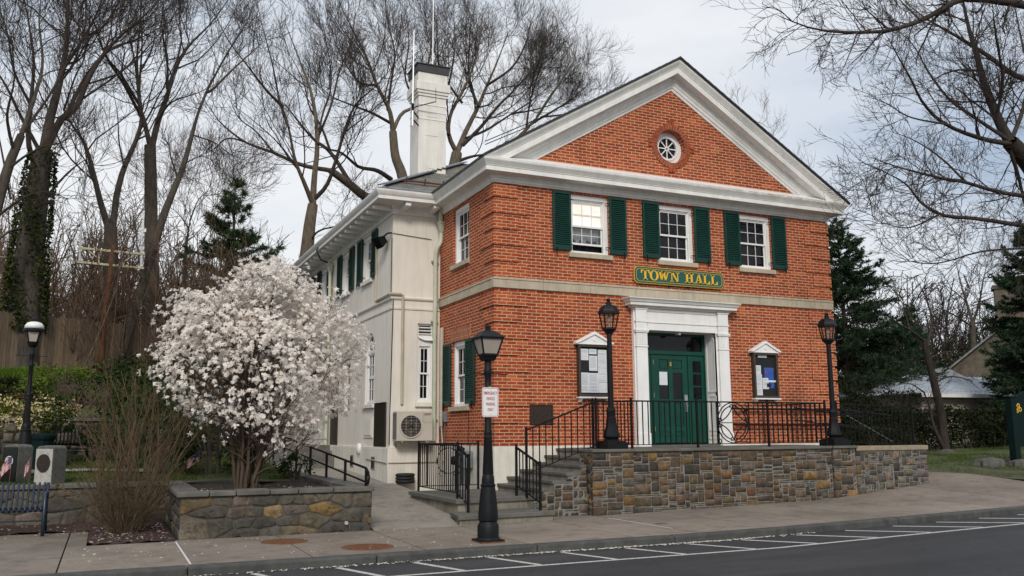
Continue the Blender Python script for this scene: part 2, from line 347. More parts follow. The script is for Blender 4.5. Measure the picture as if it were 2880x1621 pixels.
def slate():
    m,t,b=nt('slate_shingle'); v=vecsrc(t,True); k=N(t,'ShaderNodeTexBrick',offset=.5); L(t,v,k.inputs['Vector'])
    for a,q in (('Scale',1),('Brick Width',.28),('Row Height',.15),('Mortar Size',.006),('Bias',0)): k.inputs[a].default_value=q
    k.inputs['Color1'].default_value=C(.17,.16,.135); k.inputs['Color2'].default_value=C(.085,.088,.085); k.inputs['Mortar'].default_value=C(.012,.012,.012)
    c=mix(t,k.outputs['Color'],ramp(t,noise(t,v,7,6,.7),[(.3,(.7,)*3),(.7,(1.35,1.3,1.15))]),1.,'MULTIPLY'); L(t,c,b.inputs['Base Color']); b.inputs['Roughness'].default_value=.65
    bump(t,b,k.outputs['Fac'],-.6,.02); return m
def sidewalk(name,col):
    m,t,b=nt(name); a=N(t,'ShaderNodeVertexColor',layer_name='Col'); v=vecsrc(t,False)
    f=noise(t,v,.55,6,.6); c=ramp(t,f,[(.28,tuple(q*.72 for q in col)),(.5,col),(.75,tuple(q*1.16 for q in col))])
    c=mix(t,c,ramp(t,noise(t,v,46,4,.7),[(.25,(.82,)*3),(.75,(1.12,)*3)]),1.,'MULTIPLY')
    g=noise(t,v,3.1,6,.72); c=mix(t,c,C(.07,.062,.055),ramp(t,g,[(.50,(0,0,0)),(.72,(.6,)*3)])); g3=noise(t,v,1.3,8,.8); c=mix(t,c,C(.09,.08,.068),ramp(t,g3,[(.485,(0,0,0)),(.5,(.4,)*3),(.515,(0,0,0))]))
    c=mix(t,c,a.outputs['Color'],1.,'MULTIPLY'); L(t,c,b.inputs['Base Color']); b.inputs['Roughness'].default_value=.9; b.inputs['Specular IOR Level'].default_value=.2
    bump(t,b,noise(t,v,90,4,.7),.35,.004); return m
def asphalt():
    m,t,b=nt('asphalt'); v=vecsrc(t,False); f=noise(t,mapping(t,v,(.35,1.6,1)),.8,6,.6)
    c=ramp(t,f,[(.3,(.028,.028,.030)),(.7,(.050,.050,.053))])
    c=mix(t,c,ramp(t,noise(t,v,120,3,.8),[(.3,(.6,)*3),(.75,(1.5,)*3)]),1.,'MULTIPLY')
    k1=noise(t,mapping(t,v,(.5,1.3,1)),.62,9,.72); c=mix(t,c,C(.018,.018,.019),ramp(t,k1,[(.492,(0,0,0)),(.5,(.85,)*3),(.508,(0,0,0))]))
    k2=noise(t,v,2.6,6,.75); c=mix(t,c,C(.022,.021,.021),ramp(t,k2,[(.56,(0,0,0)),(.72,(.55,)*3)])); c=mix(t,c,C(.085,.083,.080),ramp(t,noise(t,mapping(t,v,(.12,1.1,1)),1.1,5,.6),[(.55,(0,0,0)),(.75,(.45,)*3)])); L(t,c,b.inputs['Base Color']); b.inputs['Roughness'].default_value=.8; b.inputs['Specular IOR Level'].default_value=.3
    bump(t,b,noise(t,v,160,3,.8),.5,.006); return m
def paint():
    m,t,b=nt('road_paint'); v=vecsrc(t,False); f=noise(t,v,30,6,.75)
    L(t,ramp(t,f,[(.36,(.075,.075,.075)),(.46,(.46,.45,.42)),(.8,(.60,.59,.56))]),b.inputs['Base Color']); b.inputs['Roughness'].default_value=.8; return m
def bark(name,col):
    m,t,b=nt(name); v=vecsrc(t,False); f=noise(t,mapping(t,v,(3,3,.7)),3.5,6,.7)
    L(t,ramp(t,f,[(.3,tuple(c*.5 for c in col)),(.55,col),(.8,tuple(c*1.55 for c in col))]),b.inputs['Base Color']); b.inputs['Roughness'].default_value=.95; b.inputs['Specular IOR Level'].default_value=.1
    bump(t,b,f,.8,.03); return m
def leafmat(name,col):
    m,t,b=nt(name); v=vecsrc(t,False); f=noise(t,v,1.7,4,.6); g=noise(t,v,23,2,.5)
    c=ramp(t,f,[(.3,tuple(q*.5 for q in col)),(.7,tuple(q*1.5 for q in col))]); c=mix(t,c,ramp(t,g,[(.3,(.5,)*3),(.7,(1.7,1.55,1.15))]),1.,'MULTIPLY')
    L(t,c,b.inputs['Base Color']); b.inputs['Roughness'].default_value=.7; b.inputs['Specular IOR Level'].default_value=.12; return m
def fencemat():
    m,t,b=nt('weathered_fence_board'); a=N(t,'ShaderNodeVertexColor',layer_name='Col'); v=vecsrc(t,False)
    f=noise(t,mapping(t,v,(14,14,.8)),2.5,6,.7); c=mix(t,a.outputs['Color'],ramp(t,f,[(.3,(.6,)*3),(.7,(1.3,)*3)]),1.,'MULTIPLY'); L(t,c,b.inputs['Base Color']); b.inputs['Roughness'].default_value=.9; return m
def glow_sheet():
    m,t,b=nt('glowing_window_sheet'); v=vecsrc(t,False); f=noise(t,v,2.5,3,.6); c=ramp(t,f,[(.3,(.85,.74,.63)),(.62,(1.,.95,.88))])
    L(t,c,b.inputs['Base Color']); L(t,c,b.inputs['Emission Color']); b.inputs['Emission Strength'].default_value=.18; return m  # pane brightness put into colour and emission of an added sheet
mats()
# ================================================================ ground, road, pavement
def kz(x): return -1.30+.018*max(0,min(x,30)-1.5)
def sw(x,y): return kz(x)+.075*max(0,min(x,11.5)-7)*min(1,max(0,(y+5.8)/3.4))
def sheet(name,xs,ys,zf,mat,label=None,kind='structure',smooth=True,jit=0):
    xs=np.array(xs,float); ys=np.array(ys,float); X,Yy=np.meshgrid(xs,ys); Z=np.vectorize(zf)(X,Yy)+ (RNG.normal(0,jit,X.shape) if jit else 0)
    co=np.stack([X.ravel(),Yy.ravel(),Z.ravel()],1); nx=len(xs); i,j=np.meshgrid(np.arange(nx-1),np.arange(len(ys)-1)); a=(j*nx+i).ravel()
    f=np.stack([a,a+1,a+nx+1,a+nx],1)
    o=arrmesh(name,co,f,mat,smooth=smooth,kind=kind,loc=(0,0,0),colors=np.ones((len(co),3)),label=label); return o
sheet('ground',[-400,400],[-400,600],lambda x,y:-1.9,MT['turf'])
sheet('road',[-120,1.5,30,120],[-34,-5.94],lambda x,y:kz(x)-.115,MT['asphalt'])
def zl(x,y):
    b=-.62+.06*(y-.6) if y<6 else -.296
    f=min(1,max(0,(-3.6-x)/3.5))
    if y>6: b+=f*(.40*min(y-6,6.2)+.05*max(0,y-12.2))
    if y<.6: b=-.62
    return b+.03*math.sin(x*2.1+y)*math.cos(y*1.3)
sheet('lawn',np.r_[-70,-50,-35,np.arange(-25,-3.9,.5),-3.78],np.r_[.55,np.arange(1,20,.5),np.arange(20,90,5)],zl,MT['turf'],label=None,jit=.012)
def zr(x,y):
    return sw(11.5,-2.)+.02*max(0,x-12)+.012*max(0,y)+.1*max(0,min(1,(y+2.2)/1.5)) - .10*max(0,min(1,(12.4-x)/.8))
def lawn_edge(y): return 11.9+.0*y
sheet('lawn',np.r_[11.9,12.2,12.6,np.arange(13,40,1.),45,60,120],np.r_[-4.1,-3.9,np.arange(-3.5,30,.75),35,60,150],zr,MT['turf'],jit=.015)
# kerb stones
m=M(); x=-16.
while x<30:
    x2=x+2.35; t0,t1=kz(x),kz(x2); y0,y1=-5.935,-5.73
    m.add([(x+.004,y0,t0-.4),(x2-.004,y0,t1-.4),(x2-.004,y1,t1-.4),(x+.004,y1,t0-.4),(x+.004,y0,t0),(x2-.004,y0,t1),(x2-.004,y1,t1+.004),(x+.004,y1,t0+.004)],
          [(3,2,1,0),(4,5,6,7),(0,1,5,4),(1,2,6,5),(2,3,7,6),(3,0,4,7)]); x=x2
m.build('kerb',MT['kerb'],kind='structure',bevel=.025)
# pavement slabs
m=M()
def panel(x0,x1,y0,y1,c=None,zf=sw,g=.010,th=.10):
    c=c or random.uniform(.93,1.06); m.col=(c,c*random.uniform(.985,1.01),c*random.uniform(.97,1.01))
    x0+=g;x1-=g;y0+=g;y1-=g; q=[(x0,y0),(x1,y0),(x1,y1),(x0,y1)]
    b=[(a,b_,zf(a,b_)-th) for a,b_ in q]; t=[(a,b_,zf(a,b_)) for a,b_ in q]
    m.add(b+t,[(4,5,6,7),(0,1,5,4),(1,2,6,5),(2,3,7,6),(3,0,4,7)])
for x0,x1 in ((-16,-13.9),(-13.9,-12),(-12,-10),(-10,-8.03)): panel(x0,x1,-5.72,-3.05); panel(x0,x1,-3.05,-.95,.86)
panel(-8.03,-7.75,-3.05,-.95,.84); panel(-8.03,-6.55,-5.72,-3.05)
panel(-6.55,-5.05,-5.72,-2.9); panel(-5.05,-3.5,-5.72,-2.9,1.0); panel(-3.5,-1.95,-5.72,-4.3,.95); panel(-3.5,-1.95,-4.3,-2.98,1.05)
panel(-1.95,-.17,-5.72,-4.6,1.1);panel(-1.95,-.17,-4.6,-2.5,1.02); panel(-.17,1.05,-5.72,-4.0,1.12); panel(-.17,1.05,-4.0,-2.0,.97)
for i,(x0,x1) in enumerate(((1.05,2.5),(2.5,3.9),(3.9,5.2),(5.2,6.7),(6.7,8.1),(8.1,9.5),(9.5,11.0))):
    ym=-4.2 if i%2 else -4.0
    panel(x0,x1,-5.72,ym,1.14 if i==4 else None); panel(x0,x1,ym,-2.0,None)
for x0,x1 in ((11.0,12.6),(12.6,14.2),(14.2,16),(16,18),(18,21),(21,24)): panel(x0,x1,-5.72,-4.15)
for y0,y1 in ((-4.15,-2.),(-2.,0),(0,2),(2,4.5),(4.5,8),(8,14)): panel(11.0,11.9,y0,y1)
for y0,y1 in ((-2.,0),(0,3),(3,8),(8,14)): panel(10.0,11.0,y0,y1)
m.build('pavement',MT['sidewalk'],kind='structure',colors=True)
sheet('pavement_base',[-16,1.5,7,11.5,12.2],[-5.72,-2.4,14],lambda x,y:sw(x,y)-.11-(.25 if (y>-2.3 and x<9) else 0),MT['soil'])
m=M()
for x,ya,yb in ((-6.55,-5.7,-3.1),(1.05,-5.0,-2.9)):
    m.poly([(x-.012,ya,sw(x,ya)+.001),(x+.012,ya,sw(x,ya)+.001),(x+.012,yb,sw(x,yb)+.001),(x-.012,yb,sw(x,yb)+.001)])
m.build('joint_filler',MT['signwhite'],kind='structure')
# walkway up the side of the building
def wz(x,y): return -1.30+max(0,min(1,(y+2.95)/3.0))*.22+max(0,min(1,(y)/7.))*.36
m=M()
for y0,y1 in ((-2.98,-.35),(-.35,2.2),(2.2,4.6),(4.6,7.4),(7.4,12)):
    panel(-3.45,-1.2 if y0<2.5 else -1.3,y0,y1,zf=wz,g=.004)
m.build('walkway',MT['walk'],kind='structure',colors=True)
# mulch
sheet('mulch_bed',np.linspace(-7.75,-6.55,14),np.linspace(-3.03,.5,30),lambda x,y:-1.285,MT['mulch'],jit=.012)
sheet('mulch_bed',np.linspace(-15,-7.75,50),np.linspace(-.95,.5,12),lambda x,y:-1.285,MT['mulch'],jit=.012)
sheet('planting_bed',np.linspace(-6.4,-3.7,30),np.linspace(-2.85,.7,30),lambda x,y:-.665+.02*math.sin(3*x+y),MT['soil'],jit=.014)
# road paint
def strip(m,p,q,w,dz=.004):
    p=np.array(p);q=np.array(q);d=q-p;n=np.array([-d[1],d[0]])/np.hypot(*d)*w/2
    pts=[p-n,q-n,q+n,p+n]; m.poly([(a,b,kz(a)-.115+dz) for a,b in pts])
m=M()
segs=np.r_[-14:1.5:6j,1.5:30:8j]
for a,b in zip(segs[:-1],segs[1:]): 
    if b>a: strip(m,(a,-7.02),(b,-7.02),.085)
for x in (-6.9,-5.85,-4.8,-3.77,-2.7,-1.56,-.5,.6,1.65,2.75,3.8,4.9,5.95,7.05,8.1,9.2,10.3,11.4,12.5,13.6,14.7,16):
    dx=.33 if x<-1 else min(1.1,.33+.12*(x+1))
    a=np.array((x,-6.02)); b=np.array((x+dx,-6.975))
    if x<1.5<x+dx: b=np.array((1.49,a[1]+(b[1]-a[1])*(1.49-x)/dx))
    strip(m,a,b,.09)
m.build('road_marking',MT['roadpaint'],kind='structure',label='white kerbside line with slanting hatch strokes on the asphalt',loc=(0,0,0))
# covers in the pavement
def cover(x,y,r,label):
    t=empty('manhole_cover',(x,y,sw(x,y)),label,'manhole cover','iron covers set in the pavement')
    a=M(); a.lathe([(r,-.02),(r,.006),(r-.03,.009),(r-.03,.006)],(x,y,sw(x,y)),32); a.build('rim',MT['rust'],t)
    a=M(); z=sw(x,y)+.008; k=int(r/.055)
    for i in range(-k,k+1):
        for j in range(-k,k+1):
            px,py=i*.055,j*.055
            if px*px+py*py<(r-.06)**2: a.box(x+px-.016,x+px+.016,y+py-.016,y+py+.016,z-.002,z+.004)
    a.build('tread_pattern',MT['rust'],t)
cover(-5.08,-3.86,.345,'round rusty iron cover nearer the low planter wall')
cover(-4.14,-5.06,.37,'larger round rusty iron cover nearest the kerb')
m=M(); q=at(1718,1483,-4.3); m.box(1.18,1.42,-4.36,-4.22,sw(1.3,-4.3)-.01,sw(1.3,-4.3)+.006); m.build('utility_cover',MT['rust'],bevel=.004,label='small rusty rectangular plate set in the pavement by the terrace',cat='utility cover')
# fallen petals
def scatter(n,fn):
    P=np.array([fn() for _ in range(n)]); s=RNG.uniform(.012,.032,n); a=RNG.uniform(0,6.28,n); t=RNG.uniform(-.5,.5,(n,2))
    co=[];fs=[]
    for i in range(n):
        x,y,z=P[i]; c,d=math.cos(a[i])*s[i],math.sin(a[i])*s[i]
        co+=[(x+c,y+d,z+.004+abs(t[i,0])*s[i]),(x-d*.5,y+c*.5,z+.003),(x-c,y-d,z+.004+abs(t[i,1])*s[i]),(x+d*.5,y-c*.5,z+.003)]
        fs.append((4*i,4*i+1,4*i+2,4*i+3))
    return np.array(co),np.array(fs)
def petal():
    r=random.random()
    if r<.55:
        x=random.choice((random.uniform(-7,3.2),random.gauss(-2,1.6),random.gauss(.8,1.))); y=-5.945-abs(random.gauss(0,.045)); return x,y,kz(x)-.11
    if r<.75:
        x=random.uniform(-7.7,-6.6); return x,random.uniform(-3,-.3),-1.275
    if r<.87:
        x=random.uniform(-13,-7.8); return x,random.uniform(-1.8,.2),-1.283
    if r<.93:
        return random.uniform(-6.3,-3.7),random.uniform(-2.8,-.6),-.65
    x=random.uniform(-8,-2); y=random.uniform(-5.6,-3.05); return x,y,sw(x,y)
co,fs=scatter(1500,petal); arrmesh('fallen_petals',co,fs,MT['petal'],kind='stuff',label='fallen white petals along the kerb and on the mulch',loc=(0,0,-1.3))
def litter():
    if random.random()<.6: return random.uniform(-7.74,-6.56),random.uniform(-3.02,.4),-1.27
    return random.uniform(-14,-7.8),random.uniform(-.95,.4),-1.272
co,fs=scatter(2600,litter); arrmesh('leaf_litter',co,fs,MT['mulch'],kind='stuff',label='brown bark mulch and dead leaves under the bare shrub',loc=(0,0,-1.3))
# ================================================================ rubble masonry
PAL_T=[((.110,.080,.050),3.4),((.150,.098,.048),2.2),((.205,.128,.052),1.),((.080,.062,.045),3.),((.060,.054,.046),1.),((.130,.092,.064),2.2),((.155,.085,.046),.6),((.115,.098,.076),1.6)]
PAL_P=[((.115,.100,.078),3),((.085,.076,.063),2.5),((.140,.115,.083),2),((.17,.115,.055),.12),((.17,.145,.112),1.2),((.065,.060,.054),1.)]
PAL_R=[((.12,.10,.075),3),((.17,.135,.095),2),((.075,.068,.058),2),((.21,.14,.065),.7),((.15,.125,.11),2),((.055,.052,.048),1.2)]
def pick(pal):
    t=sum(w for _,w in pal)*random.random()
    for c,w in pal:
        t-=w
        if t<=0: break
    k=random.uniform(.78,1.25); return tuple(q*k*random.uniform(.94,1.06) for q in c)
def rubble(m,fn,u0,u1,v0,v1,pal,ws=(5,13),hs=(3,6),cell=.04,gap=.017,bulge=.018,top=None,irr=.008):
    nx=max(2,int(round((u1-u0)/cell))); ny=max(2,int(round((v1-v0)/cell))); cu,cv=(u1-u0)/nx,(v1-v0)/ny
    occ=np.zeros((ny,nx),bool)
    if top is not None:
        for i in range(nx):
            lim=top(u0+(i+.5)*cu); occ[[j for j in range(ny) if v0+(j+.6)*cv>lim],i]=True
    for j in range(ny):
        for i in range(nx):
            if occ[j,i]: continue
            w=random.randint(*ws); h=random.randint(*hs)
            if random.random()<.25: h=max(1,hs[0]-1); w=int(w*1.2)+1
            k=0
            while k<w and i+k<nx and not occ[j,i+k]: k+=1
            if i+k<nx and not occ[j,i+k:].all() and False: pass
            rest=0
            while i+k+rest<nx and not occ[j,i+k+rest]: rest+=1
            if 0<rest<2: k+=rest
            l=0
            while l<h and j+l<ny and not occ[j+l,i:i+k].any(): l+=1
            if ny-(j+l)==1 and not occ[ny-1,i:i+k].any(): l+=1
            occ[j:j+l,i:i+k]=True
            a,b=u0+i*cu+gap/2,u0+(i+k)*cu-gap/2; c,d=v0+j*cv+gap/2,v0+(j+l)*cv-gap/2
            if b-a<.015 or d-c<.012: continue
            stone(m,fn,a,b,c,d,pick(pal),bulge*random.uniform(.5,1.2),irr)
def stone(m,fn,a,b,c,d,col,bulge,irr):
    nx=max(3,min(8,int((b-a)/.05)+2)); ny=max(3,min(7,int((d-c)/.05)+2)); m.col=col
    cj=[(random.uniform(-irr,irr),random.uniform(-irr,irr)) for _ in range(4)]
    tilt=(random.uniform(-.012,.012),random.uniform(-.010,.010)); vs=[]
    for j in range(ny):
        for i in range(nx):
            s,t=i/(nx-1),j/(ny-1)
            du=(cj[0][0]*(1-s)*(1-t)+cj[1][0]*s*(1-t)+cj[2][0]*s*t+cj[3][0]*(1-s)*t); dv=(cj[0][1]*(1-s)*(1-t)+cj[1][1]*s*(1-t)+cj[2][1]*s*t+cj[3][1]*(1-s)*t)
            e=min(s,1-s)*(b-a); e2=min(t,1-t)*(d-c); q=min(1,min(e,e2)/.028)
            edge=(i in(0,nx-1)) or (j in (0,ny-1))
            if edge: vs.append((a+(b-a)*s+du+random.uniform(-.003,.003),c+(d-c)*t+dv+random.uniform(-.003,.003),.008))
            else: vs.append((a+(b-a)*s+du,c+(d-c)*t+dv,-bulge*(.55+.45*q)+(s-.5)*tilt[0]+(t-.5)*tilt[1]+random.uniform(-.005,.005)))
    # pull the first inner ring out to the rim so the face is broad
    for j in range(ny):
        for i in range(nx):
            k=j*nx+i; u,v,dd=vs[k]
            if dd<.008:
                if i==1: u=a+.010
                if i==nx-2 and nx>3: u=b-.010
                if j==1: v=c+.009
                if j==ny-2 and ny>3: v=d-.009
                vs[k]=(u,v,dd)
    fs=[(j*nx+i,j*nx+i+1,(j+1)*nx+i+1,(j+1)*nx+i) for j in range(ny-1) for i in range(nx-1)]
    m.add([fn(*p) for p in vs],fs)
def polyrubble(m,fn,u0,u1,v0,v1,pal,cw=.33,ch=.17,gap=.016,bulge=.015,special=()):
    seeds=[]; ny=max(1,int(round((v1-v0)/ch))); nx=max(1,int(round((u1-u0)/cw)))
    for j in range(ny):
        for i in range(nx): seeds.append((u0+(i+.5+(.25 if j%2 else -.25)+random.uniform(-.42,.42))*(u1-u0)/nx,v0+(j+.5+random.uniform(-.16,.16))*(v1-v0)/ny))
    seeds=[s for s in seeds if random.random()>.16]
    k=cw/ch*1.15; force={min(range(len(seeds)),key=lambda i:math.hypot(seeds[i][0]-q[0],seeds[i][1]-q[1])):q[2] for q in special}
    for a,(su,sv) in enumerate(seeds):
        P=[(u0,v0*k),(u1,v0*k),(u1,v1*k),(u0,v1*k)]; s=(su,sv*k)
        for b,(qu,qv) in enumerate(seeds):
            if a==b or abs(qu-su)>cw*3 or abs(qv-sv)>ch*4: continue
            q=(qu,qv*k); mx,my=(s[0]+q[0])/2,(s[1]+q[1])/2; nx_,ny_=q[0]-s[0],q[1]-s[1]; out=[]
            for i in range(len(P)):
                A,B=P[i],P[(i+1)%len(P)]; da=(A[0]-mx)*nx_+(A[1]-my)*ny_; db=(B[0]-mx)*nx_+(B[1]-my)*ny_
                if da<=0: out.append(A)
                if da*db<0: t=da/(da-db); out.append((A[0]+(B[0]-A[0])*t,A[1]+(B[1]-A[1])*t))
            P=out
            if len(P)<3: break
        if len(P)<3: continue
        P=[(x,y/k) for x,y in P]; Q=[]
        for i in range(len(P)):
            A,B=P[i],P[(i+1)%len(P)]; d=math.hypot(B[0]-A[0],B[1]-A[1]); n=max(1,int(d/.055))
            for t in range(n): Q.append((A[0]+(B[0]-A[0])*t/n,A[1]+(B[1]-A[1])*t/n))
        cx=sum(p[0] for p in Q)/len(Q); cy=sum(p[1] for p in Q)/len(Q); R_=[math.hypot(x-cx,y-cy) for x,y in Q]; rm=sum(R_)/len(R_)
        if rm<.03: continue
        m.col=pick(pal)
        if a in force: m.col=force[a]
        def ring(off,d,j): return [fn(cx+(x-cx)*max(.2,(r-off)/r)+random.uniform(-j,j),cy+(y-cy)*max(.2,(r-off)/r)+random.uniform(-j,j),d+random.uniform(-j,j)*.6) for (x,y),r in zip(Q,R_)]
        g=gap/2; b_=bulge*random.uniform(.6,1.2); rings=[ring(g,.008,.004),ring(g+.012,-b_*.6,.005),ring(g+rm*.35,-b_,.010),ring(g+rm*.68,-b_*1.1,.012)]; n=len(Q); vs=[p for r in rings for p in r]+[fn(cx,cy,-b_*1.05)]; fs=[]
        for r in range(3):
            for i in range(n): fs.append((r*n+i,r*n+(i+1)%n,(r+1)*n+(i+1)%n,(r+1)*n+i))
        for i in range(n): fs.append((3*n+i,3*n+(i+1)%n,4*n))
        m.add(vs,fs)
FX=lambda y0:(lambda u,v,d:(u,y0+d,v))          # face looking towards -y
FL=lambda x0:(lambda u,v,d:(x0+d,-u,v))         # face looking towards -x, u=-y
FR=lambda x0:(lambda u,v,d:(x0-d,u,v))          # face looking towards +x
TZ=-.045
# ---------------------------------------------------------------- front terrace
ter=empty('stone_terrace',(4.2,-1.3,-1.35),'brown rubble stone terrace in front of the brick facade with bluestone coping','terrace')
m=M(); s=M()
s.box(1.95,7.12,-2.386,-2.2,-1.6,-.10); rubble(m,FX(-2.39),1.96,7.12,-1.34,-.105,PAL_T,ws=(4,11),hs=(2,5),irr=.014)
s.mi=0; o=m.build('wall',MT['stone'],ter,smooth=True,colors=True); s.build('mortar',MT['mortar'],o)
for x0,x1 in ((1.0,1.95),(7.12,7.78)):
    m=M(); s=M(); s.box(x0+.016,x1-.016,-2.436,-1.9,-1.6,-.10); rubble(m,FX(-2.44),x0,x1,-1.34,-.105,PAL_T,ws=(5,10),hs=(2,5)); rubble(m,FL(x0+.012),1.95,2.44,-1.34,-.105,PAL_T,ws=(3,6))
    if x0>5: rubble(m,FR(x1-.012),-2.44,-1.95,-1.34,-.105,PAL_T,ws=(3,6))
    o=m.build('pier',MT['stone'],ter,smooth=True,colors=True); s.build('mortar',MT['mortar'],o)
m=M(); m.box(.99,1.99,-2.49,-1.9,-.10,TZ); m.box(1.992,4.4,-2.45,-1.9,-.103,TZ-.002); m.box(4.404,7.1,-2.45,-1.9,-.102,TZ-.001); m.box(7.104,7.82,-2.49,-1.9,-.10,TZ); m.build('coping',MT['blue'],ter,bevel=.008)
m=M()
for i in range(6):
    for j in range(2): m.box(1.6+i*1.05,1.6+i*1.05+1.044,-1.895+j*.93,-1.895+j*.93+.925,-.2,TZ-.004-.001*((i+j)%3))
m.build('paving',MT['blue'],ter)
m=M(); m.box(1.5,7.75,-1.89,-.02,-1.6,-.21); m.build('fill',MT['mortar'],ter)
# ---------------------------------------------------------------- steps
st=empty('stone_steps',(-.2,-1.5,-1.3),'bluestone steps climbing from the pavement to the terrace','steps')
cheek=M(); sm=M()
LZ=-.92
tops=[(.05,-.775),(.28,-.633),(.58,-.49),(.90,-.345),(1.18,-.2),(1.47,-.055)]
for i,(x0,z) in enumerate(tops):
    x1=tops[i+1][0]+.05 if i<5 else 1.62
    m=M(); m.box(x0-.03,x1+.02,-2.2 if i<5 else -1.9,-.03,z-.058,z-.0005*i); m.build('tread',MT['blue'],st,bevel=.006)
    m=M(); m.box(x0,x1+.3,-2.17 if i<5 else -1.88,-.03,-1.5,z-.06); m.build('riser',MT['riser'],st)
def ctop(u):
    z=-1.0
    for x0,zz in tops:
        if u>x0-.03: z=zz-.06
    return min(z,-.1)
rubble(cheek,FX(-2.2),-.15,1.02,-1.34,-.1,PAL_T,ws=(3,7),top=ctop,gap=.022,hs=(2,4))
o=cheek.build('cheek_wall',MT['stone'],st,smooth=True,colors=True); m=M()
for i,(x0,z) in enumerate(tops[:5]): m.box(x0+.01,tops[i+1][0]+.012,-2.195-.0004*i,-2.175,-1.5,z-.06)
m.box(-.14,.06,-2.1935,-2.17,-1.5,-1.0); m.build('mortar',MT['mortar'],o)
m=M(); fnz=lambda z0:(lambda u,v,d:(u,v,z0+d))
m.prism([(-1.72,-2.22),(.06,-1.98),(.06,.62),(-1.72,.62)],fnz(LZ-.075),0,.075); m.build('landing_slab',MT['blue'],st,bevel=.008)
m=M(); m.prism([(-1.67,-2.16),(.04,-1.94),(.04,.6),(-1.67,.6)],fnz(-1.5),0,1.5+LZ-.076); m.build('landing_base',MT['riser'],st)
m=M(); m.prism([(-1.98,-3.0),(-.06,-2.9),(-.06,-1.9),(-1.80,-2.1)],fnz(-1.205),0,.07); m.build('step_slab',MT['blue'],st,bevel=.008)
m=M(); m.prism([(-1.94,-2.96),(-.09,-2.86),(-.09,-1.9),(-1.76,-2.1)],fnz(-1.5),0,.294); m.build('step_base',MT['riser'],st)
# ---------------------------------------------------------------- right-hand ramp wall
rw=empty('ramp_wall',(8.9,-2.2,-1.1),'lighter fieldstone wall with tan top continuing right of the terrace','stone wall')
m=M(); s=M(); s.box(7.84,10.046,-2.396,-2.05,-1.5,-.16); rubble(m,FX(-2.40),7.80,10.06,-1.2,-.165,PAL_R,ws=(2,6),hs=(2,5),irr=.014); rubble(m,FR(10.05),-2.40,-2.0,-1.2,-.165,PAL_R,ws=(3,5))
o=m.build('wall',MT['stonemoss'],rw,smooth=True,colors=True); s.build('mortar',MT['mortar'],o)
m=M(); m.box(7.825,8.9,-2.43,-2.02,-.165,-.06); m.box(8.905,10.09,-2.425,-2.02,-.166,-.062); m.build('coping',MT['tan'],rw,bevel=.012)
m=M(); m.prism([(7.85,-1.0),(7.85,-.12),(10.0,-.5),(10.0,-1.0)],lambda u,v,d:(u,d,v),-2.0,-.1); m.build('ramp_slab',MT['riser'],rw)
# ---------------------------------------------------------------- left planter and low wall
pl=empty('planter_wall',(-5.0,-1.6,-1.3),'low grey fieldstone planter wall under the flowering tree','planter wall')
m=M(); s=M(); s.box(-6.46,-3.56,-2.941,-2.6,-1.5,-.66); polyrubble(m,FX(-2.945),-6.5,-3.5,-1.33,-.665,PAL_P,special=((-5.1,-1.0,(.27,.18,.085)),(-4.36,-.98,(.22,.14,.055)),(-6.35,-.78,(.19,.12,.045)),(-3.58,-1.15,(.17,.115,.065))))
s.box(-6.481,-6.2,-2.9,.45,-1.5,-.66); polyrubble(m,FL(-6.485),-.5,2.945,-1.33,-.665,PAL_P)
s.box(-3.8,-3.524,-2.9,7.,-1.5,-.66); rubble(m,FR(-3.52),-2.945,6.9,-1.33,-.665,PAL_P,ws=(4,8),hs=(3,6),cell=.06,gap=.02)
o=m.build('wall',MT['stonemoss'],pl,smooth=True,colors=True); s.build('mortar',MT['mortard'],o)
m=M(); x=-6.56
while x<-3.5:
    w=random.uniform(.38,.6); x2=min(x+w,-3.46)
    if -3.46-x2<.2: x2=-3.46
    m.box(x,x2-.012,-3.0-random.uniform(0,.02),-2.62,-.665,-.585+random.uniform(-.01,.01)); x=x2
y=-2.61
while y<7:
    w=random.uniform(.5,.8); m.box(-3.86,-3.47,y,min(y+w,7.)-.012,-.665,-.575+random.uniform(-.008,.008)); m.box(-6.56,-6.2,y,y+w-.012,-.665,-.59+random.uniform(-.008,.008)) if y<-.1 else None; y+=w
m.build('coping',MT['cap'],pl,bevel=.015)
m=M(); m.tube([(-3.93,-2.99,-1.16),(-3.93,-2.9,-1.16)],.03,12); m.build('drain_pipe',MT['conduit'],pl)
lw=empty('retaining_wall',(-10.5,.6,-1.3),'low mossy stone wall behind the street bench','retaining wall')
m=M(); s=M(); s.box(-18,-6.5,.519,.8,-1.5,-.66); polyrubble(m,FX(.515),-16,-6.45,-1.33,-.665,PAL_P,cw=.42,ch=.26)
o=m.build('wall',MT['stonemoss'],lw,smooth=True,colors=True); s.build('mortar',MT['mortard'],o)
m=M(); x=-17.
while x<-6.3:
    w=random.uniform(.5,.9); m.box(x,min(x+w,-6.2)-.012,.46,.86,-.665,-.585+random.uniform(-.01,.01)); x+=w
m.build('coping',MT['cap'],lw,bevel=.015)
